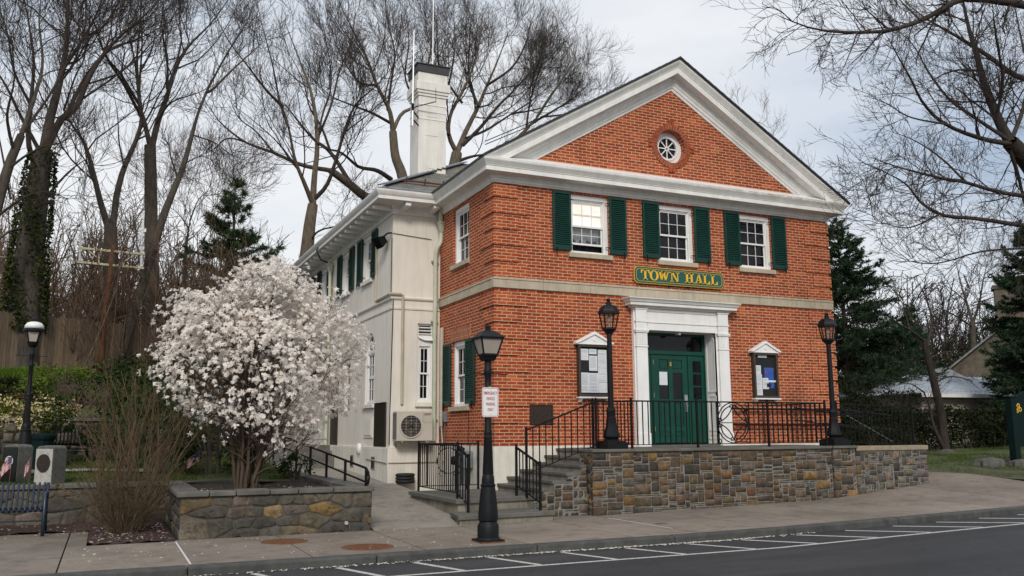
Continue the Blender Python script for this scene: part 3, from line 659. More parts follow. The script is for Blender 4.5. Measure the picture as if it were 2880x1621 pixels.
# ================================================================ the town hall
WD=9.737; XC=WD/2; ZT=5.85; ZB0,ZB1=3.449,3.687
hall=empty('town_hall',(XC,4.,-1.3),'red brick gabled town hall with cream stucco side wing and green shutters','civic building')
FB=lambda y0:(lambda u,v,d:(WD+d*0+0,u,v))
front_holes=[rect(c-.525,c+.525,4.375,5.80) for c in (2.434,XC,7.303)]+[rect(3.78,5.95,0.,2.75)]
m=M(); GL=.97
gz=lambda u:6.50+(8.80-6.50)*(1-abs(u-XC)/(XC-GL))
octg=[(XC-.05+.425*math.cos(2*PI*i/32),7.315+.425*math.sin(2*PI*i/32)) for i in range(32)]
wall(m,rect(0,WD,-.0,ZT+.2),front_holes,FX(0.),.16)
wall(m,[(GL-.5,6.30),(WD-GL+.5,6.30),(XC,8.95)],[octg],FX(0.002),.34)
# left side wall of the brick block
side_holes=[rect(-2.58,-1.52,4.36,5.80),rect(-2.64,-1.50,.90,2.47)]
wall(m,rect(-3.60,0,0,ZT+.2),side_holes,FL(0.),.16)
m.poly([(WD,0,-1.5),(WD,14,-1.5),(WD,14,6.3),(WD,0,6.3)]); m.poly([(0,14,-1.5),(0,14,6.3),(XC,14,9.2),(WD,14,6.3),(WD,14,-1.5)][::-1])
m.build('wall',MT['brick'],hall)
m=M()
for (h,fn) in ((side_holes[1],FL(0)),):  # soldier course over the lower side window
    m.prism(rect(h[0][0]-.10,h[1][0]+.10,2.475,2.80),fn,-.006,.02)
m.build('window_arch',MT['solar'],hall)
# quoins: four-course blocks standing proud with a recessed course between
for right in (False,True):
    m=M(); i=0; z=.50
    while z<ZT-.1:
        z1=z+.293; 
        if ZB0-.02<z1 and z<ZB1: 
            if z<ZB0: z1=ZB0-.01
            else: z=ZB1; z1=z+.293
        z1=min(z1,ZT); w=.80 if i%2 else .571
        pr=.034
        if z1-z>.04:
            if not right:
                m.box(-pr,w,-pr,.02,z,z1); m.box(-pr,.02,.021,w*.93,z,z1)
            else: m.box(WD-w,WD+pr,-pr,.02,z,z1); m.box(WD-.02,WD+pr,.021,w,z,z1)
        z=z1+.0733; i+=1
    m.build('quoin',MT['quoin'],hall,label='stepped brick quoins at the right front corner' if right else 'stepped brick quoins at the left front corner')
m=M(); m.box(-.035,WD+.035,-.05,.3,-1.6,-.003); m.box(-.05,.3,-.02,3.7,-1.6,-.004); m.build('plinth',MT['plinth'],hall)
# limestone belt course, in blocks with joints
m=M(); xs=[-.045]+[-.04+1.224*k for k in range(1,8)]+[WD+.045]
for a,b in zip(xs[:-1],xs[1:]):
    m.box(a+.003,b-.003,-.045,.03,ZB0,ZB1-.05); m.box(a+.003,b-.003,-.06 if a>0 else -.06,.03,ZB1-.05,ZB1)
ys=[.031,1.25,2.45,3.53]
for a,b in zip(ys[:-1],ys[1:]): m.box(-.045,.03,a,b-.005,ZB0,ZB1-.05); m.box(-.06,.03,a,b-.005,ZB1-.05,ZB1)
m.build('belt_course',MT['lime'],hall,bevel=.006)
# ---- eaves cornice round the front and side, pent on top, raking cornice
CORN=[(.0,5.845),(.035,5.845),(.04,5.87),(.06,5.885),(.065,5.93),(.085,5.955),(.09,6.0),(.105,6.012),(.33,6.016),(.335,6.02),(.335,6.115),(.35,6.125),(.352,6.14),(.372,6.16),(.395,6.205),(.425,6.235),(.43,6.245),(.43,6.285),(.0,6.32)]
CP_=5
m=M()
path=[(0,2.6),(0,0),(WD,0),(WD,14)]
path=[(0,3.3)]+path[1:]
m.sweep(path,[(o,z) for o,z in CORN])
m.build('eaves_cornice',MT['moss'],hall,auto=30)
m=M()
m.poly([(-.43,-.43,6.288),(WD+.43,-.43,6.288),(WD-.6,.003,6.51),(.6,.003,6.51)]); m.build('pediment_flashing',MT['white'],hall)
SL=(9.465-6.285)/(XC+.43); AP=9.465
RC=[(-.43,0),(-.43,-.045),(-.425,-.055),(-.40,-.085),(-.375,-.13),(-.355,-.15),(-.352,-.17),(-.335,-.18),(-.335,-.33),(-.33,-.335),(-.14,-.335),(-.125,-.345),(-.12,-.40),(-.09,-.43),(-.085,-.50),(-.06,-.53),(-.055,-.60),(-.03,-.615),(-.02,-.68),(.02,-.68),(.02,0)]
for s_ in (-1,1):
    m=M(); n=len(RC); vs=[]
    for x in (XC, XC+s_*(XC+.43)):
        zz=AP-SL*abs(x-XC)
        for y,dz in RC:
            # foot of the rake dies into the horizontal cornice
            vs.append((x,y,zz+dz))
    fs=[(j,j+1,n+j+1,n+j) for j in range(n-1)]
    m.add(vs,fs)
    # trim below the horizontal cornice top is hidden behind it
    m.build('raking_cornice',MT['trimdirty'],hall,auto=30)
# roof: dark slate with thickness
RT=.05
m=M()
for s_ in (-1,1):
    x1=XC+s_*(XC+.46); z1=AP-SL*(XC+.46)
    q=[(XC,-.46,AP),(x1,-.46,z1),(x1,14.3,z1),(XC,14.3,AP)]
    q2=[(a,b,c+RT) for a,b,c in q]
    m.add(q+q2,[(0,1,2,3),(7,6,5,4),(0,4,5,1),(1,5,6,2),(2,6,7,3),(3,7,4,0)])
    k=0
    while k<26:   # uneven slate ends along the verge
        t=k/26; xa=XC+s_*(XC+.46)*t; xb=XC+s_*(XC+.46)*(t+1/26)
        m.add([(xa,-.475,AP-SL*abs(xa-XC)+.02),(xb,-.475,AP-SL*abs(xb-XC)+.02),(xb,-.475,AP-SL*abs(xb-XC)+RT+.006),(xa,-.475,AP-SL*abs(xa-XC)+RT+.016),
               (xa,-.2,AP-SL*abs(xa-XC)+.02),(xb,-.2,AP-SL*abs(xb-XC)+.02),(xb,-.2,AP-SL*abs(xb-XC)+RT+.006),(xa,-.2,AP-SL*abs(xa-XC)+RT+.016)],[(0,1,2,3),(3,2,6,7),(0,3,7,4),(1,5,6,2)]); k+=1
roof=m.build('roof',[MT['slate']],hall)
roof.data.materials[0]=MT['roofdark']
# snow rails and a stray wire on the left verge
m=M()
for q in (0.35,.6): m.tube([(-.3,-.2,6.52+q*.3),( .9,.1,7.18+q*.35),(1.25,.3,7.45+q*.3)],.012,6)
m.build('verge_cable',MT['rubber'],hall)
# ---- oculus
m=M(); c=(XC-.05,7.315); m.ring(c,.365,.125,FX(.24),n=40,d=.12); m.ring(c,.29,.05,FX(.19),n=40,d=.06)
of=m.build('window',MT['white'],hall,smooth=True,auto=35,label='small round window with radiating bars in the gable')
m=M(); m.ring(c,.045,.03,FX(.20),n=16,d=.03)
for k in range(8):
    a=k*PI/4; m.bar((c[0]+.05*math.cos(a),.20,c[1]+.05*math.sin(a)),(c[0]+.29*math.cos(a),.20,c[1]+.29*math.sin(a)),.025,.025)
m.build('sash',MT['white'],of); m=M(); m.prism([(c[0]+.3*math.cos(2*PI*i/24),c[1]+.3*math.sin(2*PI*i/24)) for i in range(24)],FX(.23),0,.01); m.build('pane',MT['glass'],of)
m=M()
for k in range(40):
    a0=2*PI*k/40; a1=2*PI*(k+.76)/40; key=(k%10) in (0,9)
    r0,r1=.427,.565+(.11 if key else 0)
    m.prism([(c[0]+r*math.cos(a),c[1]+r*math.sin(a)) for r,a in ((r0,a0),(r1,a0),(r1,a1),(r0,a1))],FX(0),-.03,.004)
m.build('round_arch',MT['ringbrick'],hall)
m=M(); m.ring(c,.496,.136,FX(0),n=40,d=.030); m.build('arch_mortar',MT['lime'],hall)
# ---------------------------------------------------------------- windows, shutters
def sash_window(fn,u0,u1,z0,z1,y=.10,cols=3,parent=hall,label=None,raise_=0,curtain=False,lit=False,rows=2,name='window',sillmat='lime',sill=True,pad=.075):
    m=M()
    m.prism(rect(u0,u0+pad,z0,z1),fn,y-.05,y+.06); m.prism(rect(u1-pad,u1,z0,z1),fn,y-.05,y+.06); m.prism(rect(u0+pad,u1-pad,z1-.11,z1),fn,y-.05,y+.06); m.prism(rect(u0+pad,u1-pad,z0,z0+.07),fn,y-.05,y+.06)
    m.prism(rect(u0+pad,u0+pad+.03,z0+.07,z1-.11),fn,y-.02,y+.06); m.prism(rect(u1-pad-.03,u1-pad,z0+.07,z1-.11),fn,y-.02,y+.06); m.prism(rect(u0+pad+.03,u1-pad-.03,z1-.14,z1-.11),fn,y-.02,y+.06)
    w=m.build(name,MT['white'],parent,label=label)
    a,b,c,d=u0+pad+.03,u1-pad-.03,z0+.07,z1-.14; mid=(c+d)/2
    for top in (True,False):
        m=M(); yy=y+.0 if top else y+.035; lo,hi=(mid-.02,d) if top else (c+raise_,mid+.02+raise_*.1); f=.034
        m.prism(rect(a,a+f,lo,hi),fn,yy,yy+.035); m.prism(rect(b-f,b,lo,hi),fn,yy,yy+.035); m.prism(rect(a+f,b-f,hi-f,hi),fn,yy,yy+.035); m.prism(rect(a+f,b-f,lo,lo+f+.01),fn,yy,yy+.035)
        for k in range(1,cols): q=a+f+(b-a-2*f)*k/cols; m.prism(rect(q-.0065,q+.0065,lo+f,hi-f),fn,yy+.004,yy+.03)
        for k in range(1,rows): q=lo+f+(hi-lo-2*f)*k/rows; m.prism(rect(a+f,b-f,q-.0065,q+.0065),fn,yy+.006,yy+.028)
        m.build('sash',MT['white'],w)
        if not (lit and top):
            m=M(); m.prism(rect(a+f,b-f,lo+f,hi-f),fn,yy+.018,yy+.022); m.build('pane',MT['clearg'] if (curtain or lit) else MT['glass'],w)
    m=M(); m.prism(rect(u0,u1,z0,z1),fn,y+.30,y+.32); m.build('backing',MT['dark'],w)
    if lit:
        m=M(); m.prism(rect(a,b,mid-.0,d),fn,y+.045,y+.055); m.build('glow_sheet',MT['glow_sheet'],w)
    if curtain:
        m=M(); k=26
        for i in range(k):
            q0=a+(b-a)*.95*i/k; q1=a+(b-a)*.95*(i+1)/k; zb=c+.22+.1*abs(math.sin(i*.5)); 
            m.add([fn(q0,zb,y+.13+.02*math.sin(i*1.3)),fn(q1,zb,y+.13+.02*math.sin((i+1)*1.3)),fn(q1,mid,y+.12),fn(q0,mid,y+.12)],[(0,1,2,3)])
        m.build('curtain',MT['curtain'],w,smooth=True)
    if sill:
        m=M(); m.prism(rect(u0-.06,u1+.06,z0-.105,z0+.002),fn,-.075,y-.045); m.build('sill',MT[sillmat],w,bevel=.006)
    return w
MT['clearg']=clear('window_glass',(.75,.78,.8))
def shutter(fn,u0,u1,z0,z1,hook,label=None,parent=hall,yo=-.065,slat=.047):
    m=M(); f=.05; t=.035; y0,y1=yo,yo+t
    m.prism(rect(u0,u0+f,z0,z1),fn,y0,y1); m.prism(rect(u1-f,u1,z0,z1),fn,y0,y1); m.prism(rect(u0+f,u1-f,z1-.06,z1),fn,y0,y1); m.prism(rect(u0+f,u1-f,z0,z0+.10),fn,y0,y1)
    z=z0+.105
    while z<z1-.075:
        a,b=(u0+f,u1-f); q=[(a,z,y0+.006),(b,z,y0+.006),(b,z+slat*.70,y1-.004),(a,z+slat*.70,y1-.004)]
        r=[(p,zz-.010,yy+.0) for p,zz,yy in q]
        m.add([fn(p,zz,yy) for p,zz,yy in q]+[fn(p,zz,yy) for p,zz,yy in r],[(0,1,2,3),(7,6,5,4),(0,4,5,1)]); z+=slat
    m.mi=1; m.prism(rect(u0+f,u1-f,z0+.1,z1-.06),fn,y1-.004,y1); m.mi=0  # dark sheet behind the slats, shade of the gaps put into its colour
    s=m.build('shutter',[MT['green'],MT['dark']],parent,label=label)
    m=M(); hx=u0+.09 if hook<0 else u1-.09
    m.bar(fn(hx,z0+.06,yo-.012),fn(hx,z0-.11,yo-.02),.022,.012); m.bar(fn(hx-.02,z0-.03,yo-.012),fn(hx+.02,z0-.03,yo-.012),.02,.012); m.build('shutter_dog',MT['iron'],s)
    e=u1 if hook<0 else u0; sg=1 if hook<0 else -1
    for zz in (z0+.16,z1-.16): m=M(); m.bar(fn(e-sg*.02,zz,yo+.02),fn(e+sg*.075,zz,yo+.09),.03,.012); m.build('hinge',MT['iron'],s)
def inset(h): return h[0][0],h[1][0],h[0][1],h[2][1]
for k,(c,lb) in enumerate(((2.434,'upper sash window with raised lower sash, curtain and an added glowing sheet'),(XC,None),(7.303,None))):
    sash_window(FX(0),c-.52,c+.52,4.378,5.80,y=.11,label=lb,raise_=.17 if k==0 else 0,curtain=k==0,lit=k==0)
    shutter(FX(0),c-.99,c-.515,4.42,5.81,-1); shutter(FX(0),c+.515,c+.985,4.42,5.81,1)
sash_window(FL(0),-2.575,-1.525,4.363,5.80,y=.11)
sash_window(FL(0),-2.635,-1.505,.903,2.468,y=.11)
shutter(FL(0),-3.15,-2.63,.95,2.45,-1,yo=-.06); shutter(FL(0),-1.62,-1.06,.95,2.45,1)
# ---------------------------------------------------------------- door case
DC=4.868
for s_ in (-1,1):
    m=M()
    a,b=sorted((DC+s_*.985,DC+s_*1.36))
    m.box(a,b,-.10,.0,-.05,2.60)              # back board of pilaster
    pa,pb=sorted((DC+s_*1.03,DC+s_*1.33)); m.box(pa,pb,-.16,-.1005,-.05,2.58)
    m.box(pa-.02,pb+.02,-.175,-.1005,-.05,.26)   # base
    m.box(pa-.015,pb+.015,-.178,-.1005,2.25,2.275); m.box(pa-.025,pb+.025,-.185,-.1005,2.585,2.615); m.box(pa-.035,pb+.035,-.195,-.1005,2.617,2.655)
    for k in range(6): q=pa+.03+k*(.24/5); m.box(q-.014,q+.014,-.172,-.1605,2.30,2.57)
    m.box(pa,pb,-.165,-.1005,2.657,2.83); m.box(pa-.02,pb+.02,-.18,-.1005,2.832,2.875); m.box(pa,pb,-.17,-.1005,2.877,3.13); m.box(pa-.02,pb+.02,-.185,-.1005,3.132,3.16)
    m.box(a,b,-.10,0,2.602,3.165)
    m.build('door_pilaster',MT['white'],hall,bevel=.004)
m=M(); 
m.box(DC-.984,DC+.984,-.10,.0,2.66,2.83); m.box(DC-.984,DC+.984,-.118,-.0,2.832,2.862); m.box(DC-.984,DC+.984,-.105,.0,2.864,3.165)
m.box(DC-1.0,DC+1.0,-.125,-.106,3.10,3.16)
m.build('entablature',MT['white'],hall,bevel=.004)
m=M(); m.sweep([(DC-1.36,0),(DC-1.36,-.10),(DC+1.36,-.10),(DC+1.36,0)],[(0,3.166),(.05,3.17),(.07,3.19),(.075,3.22),(.17,3.222),(.172,3.29),(.20,3.30),(.21,3.33),(.245,3.365),(.255,3.372),(.255,3.392),(0,3.40)]); m.build('door_cornice',MT['trimdirty'],hall,auto=30)
m=M()   # panelled reveals and soffit of the recess
for s_ in (-1,1):
    x=DC+s_*.985; y0,y1=-.095,.36
    a,b=sorted((x,x+s_*.06)); m.box(a,b,y0,y1,-.05,2.66)
    p,q=sorted((x-s_*.012,x-s_*.0005))
    for z0,z1 in ((.10,.22),(.30,1.15),(1.23,2.55)): 
        m.box(p,q,y0+.06,y0+.09,z0,z1); m.box(p,q,y1-.09,y1-.06,z0,z1); m.box(p,q,y0+.091,y1-.091,z0,z0+.03); m.box(p,q,y0+.091,y1-.091,z1-.03,z1)
m.box(DC-.98,DC+.98,-.094,.36,2.661,2.72)
m.build('door_reveal',MT['white'],hall)
m=M(); m.box(DC-.98,DC+.98,-.13,.34,-.055,-.012); m.build('threshold',MT['blue'],hall,bevel=.005)
dx0,dx1=4.32,5.32; DY=.35
m=M(); m.box(DC-.985,DC-.95,DY,DY+.08,0,2.66); m.box(DC+.95,DC+.985,DY,DY+.08,0,2.66); m.box(dx0-.06,dx0-.005,DY,DY+.08,0,2.13); m.box(dx1+.005,dx1+.06,DY,DY+.08,0,2.13); m.box(DC-.949,DC+.949,DY-.01,DY+.08,2.14,2.23); m.box(DC-.949,DC+.949,DY,DY+.08,2.60,2.66); m.box(DC-.949,DC-.90,DY,DY+.08,2.231,2.599); m.box(DC+.90,DC+.949,DY,DY+.08,2.231,2.599)
fr=m.build('door_frame',MT['doorgreen'],hall)
m=M(); m.box(DC-.9,DC+.9,DY+.04,DY+.05,2.231,2.599); m.build('transom_pane',MT['glass'],fr)
m=M(); z0,z1=.02,2.13
st_=(.0,.17,.43,.57,.83,1.)   # leaf layout across
def leafbox(a,b,c,d,y0,y1): m.box(dx0+a,dx0+b,y0,y1,c,d)
Y0,Y1=DY+.02,DY+.06
leafbox(.0,.16,z0,z1,Y0,Y1); leafbox(.84,1.0,z0,z1,Y0,Y1); leafbox(.44,.56,z0,z1,Y0,Y1)
for a,b in ((.16,.44),(.56,.84)):
    for c,d in ((z0,.16),(.29+.0,.41),(.98,1.06),(1.70,1.78),(2.02,z1)): leafbox(a,b,c,d,Y0,Y1)
    for c,d in ((.16,.29),(.41,.98),(1.78,2.02)):
        leafbox(a,b,c,d,Y0+.022,Y1-.004); leafbox(a+.035,b-.035,c+.03,d-.03,Y0+.008,Y0+.021)
door=m.build('door',MT['doorgreen'],hall,bevel=.003,label='green panelled door leaf with two narrow dark panes')
m=M()
for a,b in ((.16,.44),(.56,.84)): leafbox(a,b,1.06,1.70,Y0+.02,Y0+.028)
m.build('pane',MT['glass'],door)
m=M(); m.box(dx0+.17,dx0+.40,Y0-.004,Y0+.0,1.40,1.72)
for k in range(7): pass
pp=m.build('notice',MT['paper'],door); 
m=M(); m.box(dx0+.475,dx0+.525,Y0-.012,Y0,1.86,1.96); m.build('bell_plate',MT['brass'],door)
m=M(); m.box(dx0+.865,dx0+.955,Y0-.03,Y0,1.03,1.17); m.box(dx0+.875,dx0+.945,Y0-.02,Y0,.76,1.02); m.lathe([(.0,0),(.03,.005),(.032,.04),(.0,.05)],(dx0+.91,Y0-.05,.88),10); m.bar((dx0+.91,Y0-.05,.90),(dx0+.83,Y0-.06,.89),.02); m.build('handle',MT['steel'],door)
for z in (.3,1.1,1.9): m=M(); m.box(dx0-.015,dx0+.012,Y0-.012,Y0,z,z+.11); m.build('hinge',MT['brass'],door)
for s_,(a,b) in ((-1,(DC-.949,dx0-.061)),(1,(dx1+.061,DC+.949))):
    m=M(); f=.09; m.box(a,a+f,Y0,Y1,.02,2.13); m.box(b-f,b,Y0,Y1,.02,2.13)
    for c,d in ((.02,.95),(1.03,1.07),(1.36,1.40),(1.68,1.72),(2.0,2.13)): m.box(a+f,b-f,Y0 if c>.9 or True else Y0,Y1,c,d)
    m.box(a+f,b-f,Y0,Y1,.951,1.029); sl=m.build('sidelight',MT['doorgreen'],hall,bevel=.003)
    m=M(); m.box(a+f,b-f,Y0+.02,Y0+.028,1.07,2.0); m.build('pane',MT['glass'],sl)
m=M(); m.box(DC-.04,DC+.04,.05,.13,2.6,2.66); m.lathe([(.035,0),(.04,.05),(.02,.06)],(DC,.02,2.59),10); m.build('door_light',MT['white'],hall)
m=M(); m.box(DC-1.2,DC+1.2,.45,.5,-.1,2.9); m.build('door_backing',MT['dark'],hall)
# ---------------------------------------------------------------- stucco wing
WX,WY=-1.267,3.54
m=M()
arch=[(-5.95+.0,1.04),(-5.05,1.04)]+[(-5.5+.45*math.cos(a),2.50+.45*math.sin(a)) for a in np.linspace(0,PI,15)]
sidewin=[(5.42,6.38),(7.86,8.82),(10.75,11.75),(13.2,14.2)]
wall(m,rect(WX,.3,-1.5,6.1),[rect(-.585,-.175,1.04,3.03)],FX(WY),.14)
wall(m,rect(-30,-WY,-1.5,6.1),[arch]+[rect(-b,-a,4.45,5.74) for a,b in sidewin]+[rect(-8.2,-7.6,.95,2.3)],FL(WX),.14)
m.build('stucco_wall',MT['stucco'],hall,label='cream stucco wall of the side wing')
m=M(); m.box(WX-.07,.3,WY-.07,WY+.2,-1.6,-.075); m.box(WX-.055,.3,WY-.055,WY+.2,-.075,-.05); m.box(WX-.07,WX+.1,WY+.2,25,-1.6,-.075); m.box(WX-.055,WX+.1,WY+.2,25,-.075,-.05); m.build('wing_plinth',MT['plinth'],hall,bevel=.01)
m=M(); m.sweep([(WX,25),(WX,WY),(.0,WY)],[(0,3.36),(.025,3.365),(.03,3.41),(.0,3.415)]); m.sweep([(WX,25),(WX,WY),(0,WY)],[(0,3.60),(.03,3.605),(.05,3.63),(.055,3.66),(.03,3.67),(.0,3.69)]); m.build('wing_belt_course',MT['stucco'],hall)
WC=[(0,5.80),(.03,5.80),(.04,5.83),(.04,5.95),(.07,5.97),(.08,6.005),(.10,6.02),(.53,6.035),(.56,6.035),(.56,6.12),(.575,6.13),(.60,6.17),(.625,6.22),(.63,6.235),(.63,6.265),(.0,6.29)]
m=M(); m.sweep([(WX,25),(WX,WY),(-.05,WY)],WC); m.build('wing_cornice',MT['trimdirty'],hall,auto=30)
for k in range(26):
    y=3.66+.592*k; m=M(); m.prism([(0,5.88),(0,6.02),(.47,6.02),(.47,5.935),(.44,5.915),(.1,5.90)][::-1],lambda u,v,d,y=y:(WX-.03-u,y+d,v),-.055,.055); m.build('bracket',MT['white'],hall,bevel=.004)
for x in (-1.03,-.28):
    m=M(); m.prism([(0,5.88),(0,6.02),(.47,6.02),(.47,5.935),(.44,5.915),(.1,5.90)],lambda u,v,d,x=x:(x+d,WY-.03-u,v),-.07,.07); m.build('bracket',MT['white'],hall,bevel=.004)
# wing roof: hip with slate front slope, lead hip strip, gutter line
e=.42; ex,ey,ez=WX-e,WY-e,6.40
hs=3.5; apx=(ex+hs,ey+hs,ez+hs*.575)
m=M()
m.add([(ex,ey,ez),(2.2,ey,ez),(2.2,ey+hs,apx[2]),apx,(ex,25,ez),(apx[0],25,apx[2])],[(0,1,2,3),(0,3,5,4)])
m.add([(ex,ey,ez-.05),(2,ey,ez-.05),(2,ey,ez),(ex,ey,ez),(ex,25,ez-.05),(ex,25,ez)],[(0,1,2,3),(4,0,3,5)])
m.build('wing_roof',MT['slate'],hall)
m=M(); m.bar((ex,ey,ez+.03),(apx[0],apx[1],apx[2]+.03),.30,.03); m.build('hip_flashing',MT['lead'],hall)
m=M(); m.sweep([(WX,25),(WX,WY),(-.2,WY)],[(.40,6.285),(.56,6.272),(.57,6.31),(.44,6.345),(.42,6.40),(.38,6.40)]); m.build('gutter',MT['lead'],hall)
m=M()
for z_,yo in ((.16,.42),(.24,.62)):
    m.tube([(ex+yo+.2,ey+yo,ez+z_+.16),(1.2,ey+yo,ez+z_+.16)],.014,6); m.tube([(ex+yo+.2,ey+yo,ez+z_+.09),(1.2,ey+yo,ez+z_+.09)],.014,6)
for k in range(5): m.bar((ex+.75+k*.5,ey+.45,ez+.20),(ex+.75+k*.5,ey+.38,ez+.42),.03,.012)
m.build('snow_guard',MT['copper'],hall)
# windows of the wing
for a,b in sidewin:
    sash_window(FL(WX),-b,-a,4.452,5.74,y=.10,sillmat='stucco',pad=.06); shutter(FL(WX),-b-.55,-b-.01,4.45,5.73,-1,yo=-.06); shutter(FL(WX),-a+.01,-a+.52,4.45,5.73,1,yo=-.06)
sash_window(FX(WY),-.58,-.18,1.045,2.57,y=.09,cols=2,sillmat='stucco',pad=.05)
m=M(); fnw=FX(WY)
m.prism(rect(-.58,-.18,2.575,3.03),fnw,.06,.12); vt=m.build('vent_panel',MT['white'],hall,label='louvred vent with a drooping flap above the narrow window')
m=M()
for z in (2.80,2.88,2.96): m.prism(rect(-.54,-.22,z-.022,z+.022),fnw,.055,.062)
m.build('opening',MT['dark'],vt); m=M()
for z in (2.76,2.84,2.92): m.add([fnw(-.55,z,.02),fnw(-.21,z,.02),fnw(-.21,z+.03,.06),fnw(-.55,z+.03,.06)],[(0,1,2,3)])
m.add([fnw(-.57,2.73,.05),fnw(-.19,2.72,.05),fnw(-.19,2.60,-.06),fnw(-.4,2.60,-.03),fnw(-.55,2.66,.0)],[(0,1,2,3,4)]); m.build('louvre',MT['white'],vt)
# arched window
fa=FL(WX); m=M(); ca=(-5.5,2.50)
m.prism(rect(-5.945,-5.87,1.045,2.5),fa,.05,.13); m.prism(rect(-5.13,-5.055,1.045,2.5),fa,.05,.13); m.prism(rect(-5.87,-5.13,1.045,1.12),fa,.05,.13); m.prism(rect(-5.87,-5.13,2.40,2.50),fa,.05,.13); m.ring(ca,.41,.08,fa if False else (lambda u,v,d:fa(u,v,d+.09)),0,PI,20,.08)
aw=m.build('window',MT['white'],hall,label='tall arched window in the stucco side wall')
m=M()
for a,b in ((1.12,1.77),(1.77,2.40)):
    m.prism(rect(-5.87,-5.83,a,b),fa,.07,.11); m.prism(rect(-5.17,-5.13,a,b),fa,.07,.11); m.prism(rect(-5.83,-5.17,a,a+.04),fa,.07,.11); m.prism(rect(-5.83,-5.17,b-.04,b),fa,.07,.11)
    for k in (1,2): q=-5.83+.66*k/3; m.prism(rect(q-.009,q+.009,a+.04,b-.04),fa,.08,.10)
    m.prism(rect(-5.83,-5.17,(a+b)/2-.009,(a+b)/2+.009),fa,.082,.098)
for a in (PI/4,PI/2,3*PI/4): m.bar(fa(ca[0],ca[1],.09),fa(ca[0]+.38*math.cos(a),ca[1]+.38*math.sin(a),.09),.02,.02)
m.build('sash',MT['white'],aw); m=M(); m.prism(rect(-5.83,-5.17,1.12,2.4),fa,.10,.106); m.prism([(ca[0]+.38*math.cos(a),ca[1]+.38*math.sin(a)) for a in np.linspace(0,PI,16)],fa,.10,.106); m.build('pane',MT['glass'],aw)
m=M(); m.prism(rect(-6.05,-4.98,.95,1.04),fa,-.07,.05); m.build('sill',MT['stucco'],aw,bevel=.006)
m=M(); m.prism(rect(-5.95,-5.05,.18,.72),fa,-.025,.0); m.prism(rect(-5.85,-5.15,.24,.66),fa,-.04,-.0255); m.build('wall_panel',MT['stucco'],hall)
m=M(); m.prism(rect(-8.2,-7.6,.95,2.3),fa,.10,.13); m.build('window',MT['glass'],hall,label='dark window half hidden by blossom')
for y in (4.75,6.9):
    m=M(); m.prism(rect(-y-.17,-y+.17,-.62,-.30),fa,-.085,-.071); v=m.build('basement_vent',MT['greymetal'],hall); m=M(); m.prism(rect(-y-.12,-y+.12,-.58,-.34),fa,-.09,-.0855); m.build('opening',MT['dark'],v)
# entry porch steps and door far back along the wing
m=M(); m.box(-3.2,WX-.07,9.0,9.6,-1.4,-.40); m.box(-3.2,WX-.07,9.3,9.6,-.40,-.22); m.box(-3.2,WX-.07,9.6,12,-1.4,-.05); m.build('side_steps',MT['blue'],hall)
m=M(); m.prism(rect(-9.9,-8.95,-.05,2.0),fa,-.02,.01); m.build('side_door',MT['frame'],hall)
# ---------------------------------------------------------------- chimney
chx0,chx1,chy0,chy1=-.15,.67,5.0,5.75
m=M(); m.box(chx0,chx1,chy0,chy1,6.0,9.75)
m.box(chx0-.03,chx1+.03,chy0-.03,chy1+.03,9.70,9.78); m.box(chx0-.06,chx1+.06,chy0-.06,chy1+.06,9.78,9.86); m.box(chx0-.09,chx1+.09,chy0-.09,chy1+.09,9.86,10.10); m.box(chx0-.03,chx1+.03,chy0-.03,chy1+.03,10.10,10.40)
m.box(chx0+.20,chx1-.22,chy0-.012,chy0,8.55,8.56)
for a,b,c,d in ((.24,.26,7.6,9.12),(.55,.57,7.6,9.12),(.26,.55,9.10,9.12),(.26,.55,7.6,7.62)): m.box(chx0+a,chx0+b,chy0-.008,chy0,c,d)
ch=m.build('chimney',MT['chimney'],roof,bevel=.008)
m=M(); m.box(chx0-.06,chx1+.06,chy0-.06,chy1+.06,10.40,10.62); m.box(chx0-.09,chx1+.09,chy0-.09,chy1+.09,10.62,10.65); m.build('chimney_cap',MT['roofdark'],roof)
m=M()
for z in (9.02,9.24,9.44): m.box(chx0-.012,chx1+.012,chy0-.014,chy1+.012,z,z+.022)
m.build('chimney_strap',MT['alu'],roof)
m=M()
for k in range(4): m.box(chx0+.28+k*.14,chx0+.42+k*.14,chy0-.012,chy0+.02,7.47+k*.05,7.52+k*.05)
m.build('step_flashing',MT['roofdark'],roof)
# ---------------------------------------------------------------- downpipes
def downpipe(pts,head,straps,label,r=.055):
    m=M(); m.tube(pts,r,10); p=m.build('downpipe',MT['pipe'],hall,smooth=True,auto=40,label=label)
    m=M(); x,y,z=head; m.lathe([(.07,-.22),(.09,-.16),(.12,-.02),(.14,0),(.14,.05),(.12,.06),(.12,.01)],(x,y,z),4,PI/4); m.build('hopper',MT['pipe'],p)
    m=M()
    for x,y,z in straps: m.box(x-.09,x+.09,y-.03,y+.05,z-.02,z+.02)
    m.build('strap',MT['pipe'],p)
downpipe([(-.035,3.36,5.5),(-.035,3.36,5.25),(-.05,3.36,5.12),(-.14,3.38,4.98),(-.165,3.40,4.86),(-.165,3.42,4.7),(-.165,3.44,0.1)],(-.035,3.34,5.62),[(-.165,3.46,4.65),(-.165,3.46,3.1),(-.165,3.46,.65)],'pale green downpipe in the corner between stucco and brick')
m=M(); m.tube([(-.10,3.25,6.05),(-.06,3.33,5.66)],.055,8); m.build('downpipe_elbow',MT['pipe'],hall)
downpipe([(WX-.10,10.1,5.5),(WX-.10,10.1,-.6)],(WX-.11,10.1,5.62),[(WX-.1,10.1,4.9)],'pale green downpipe on the stucco side wall')
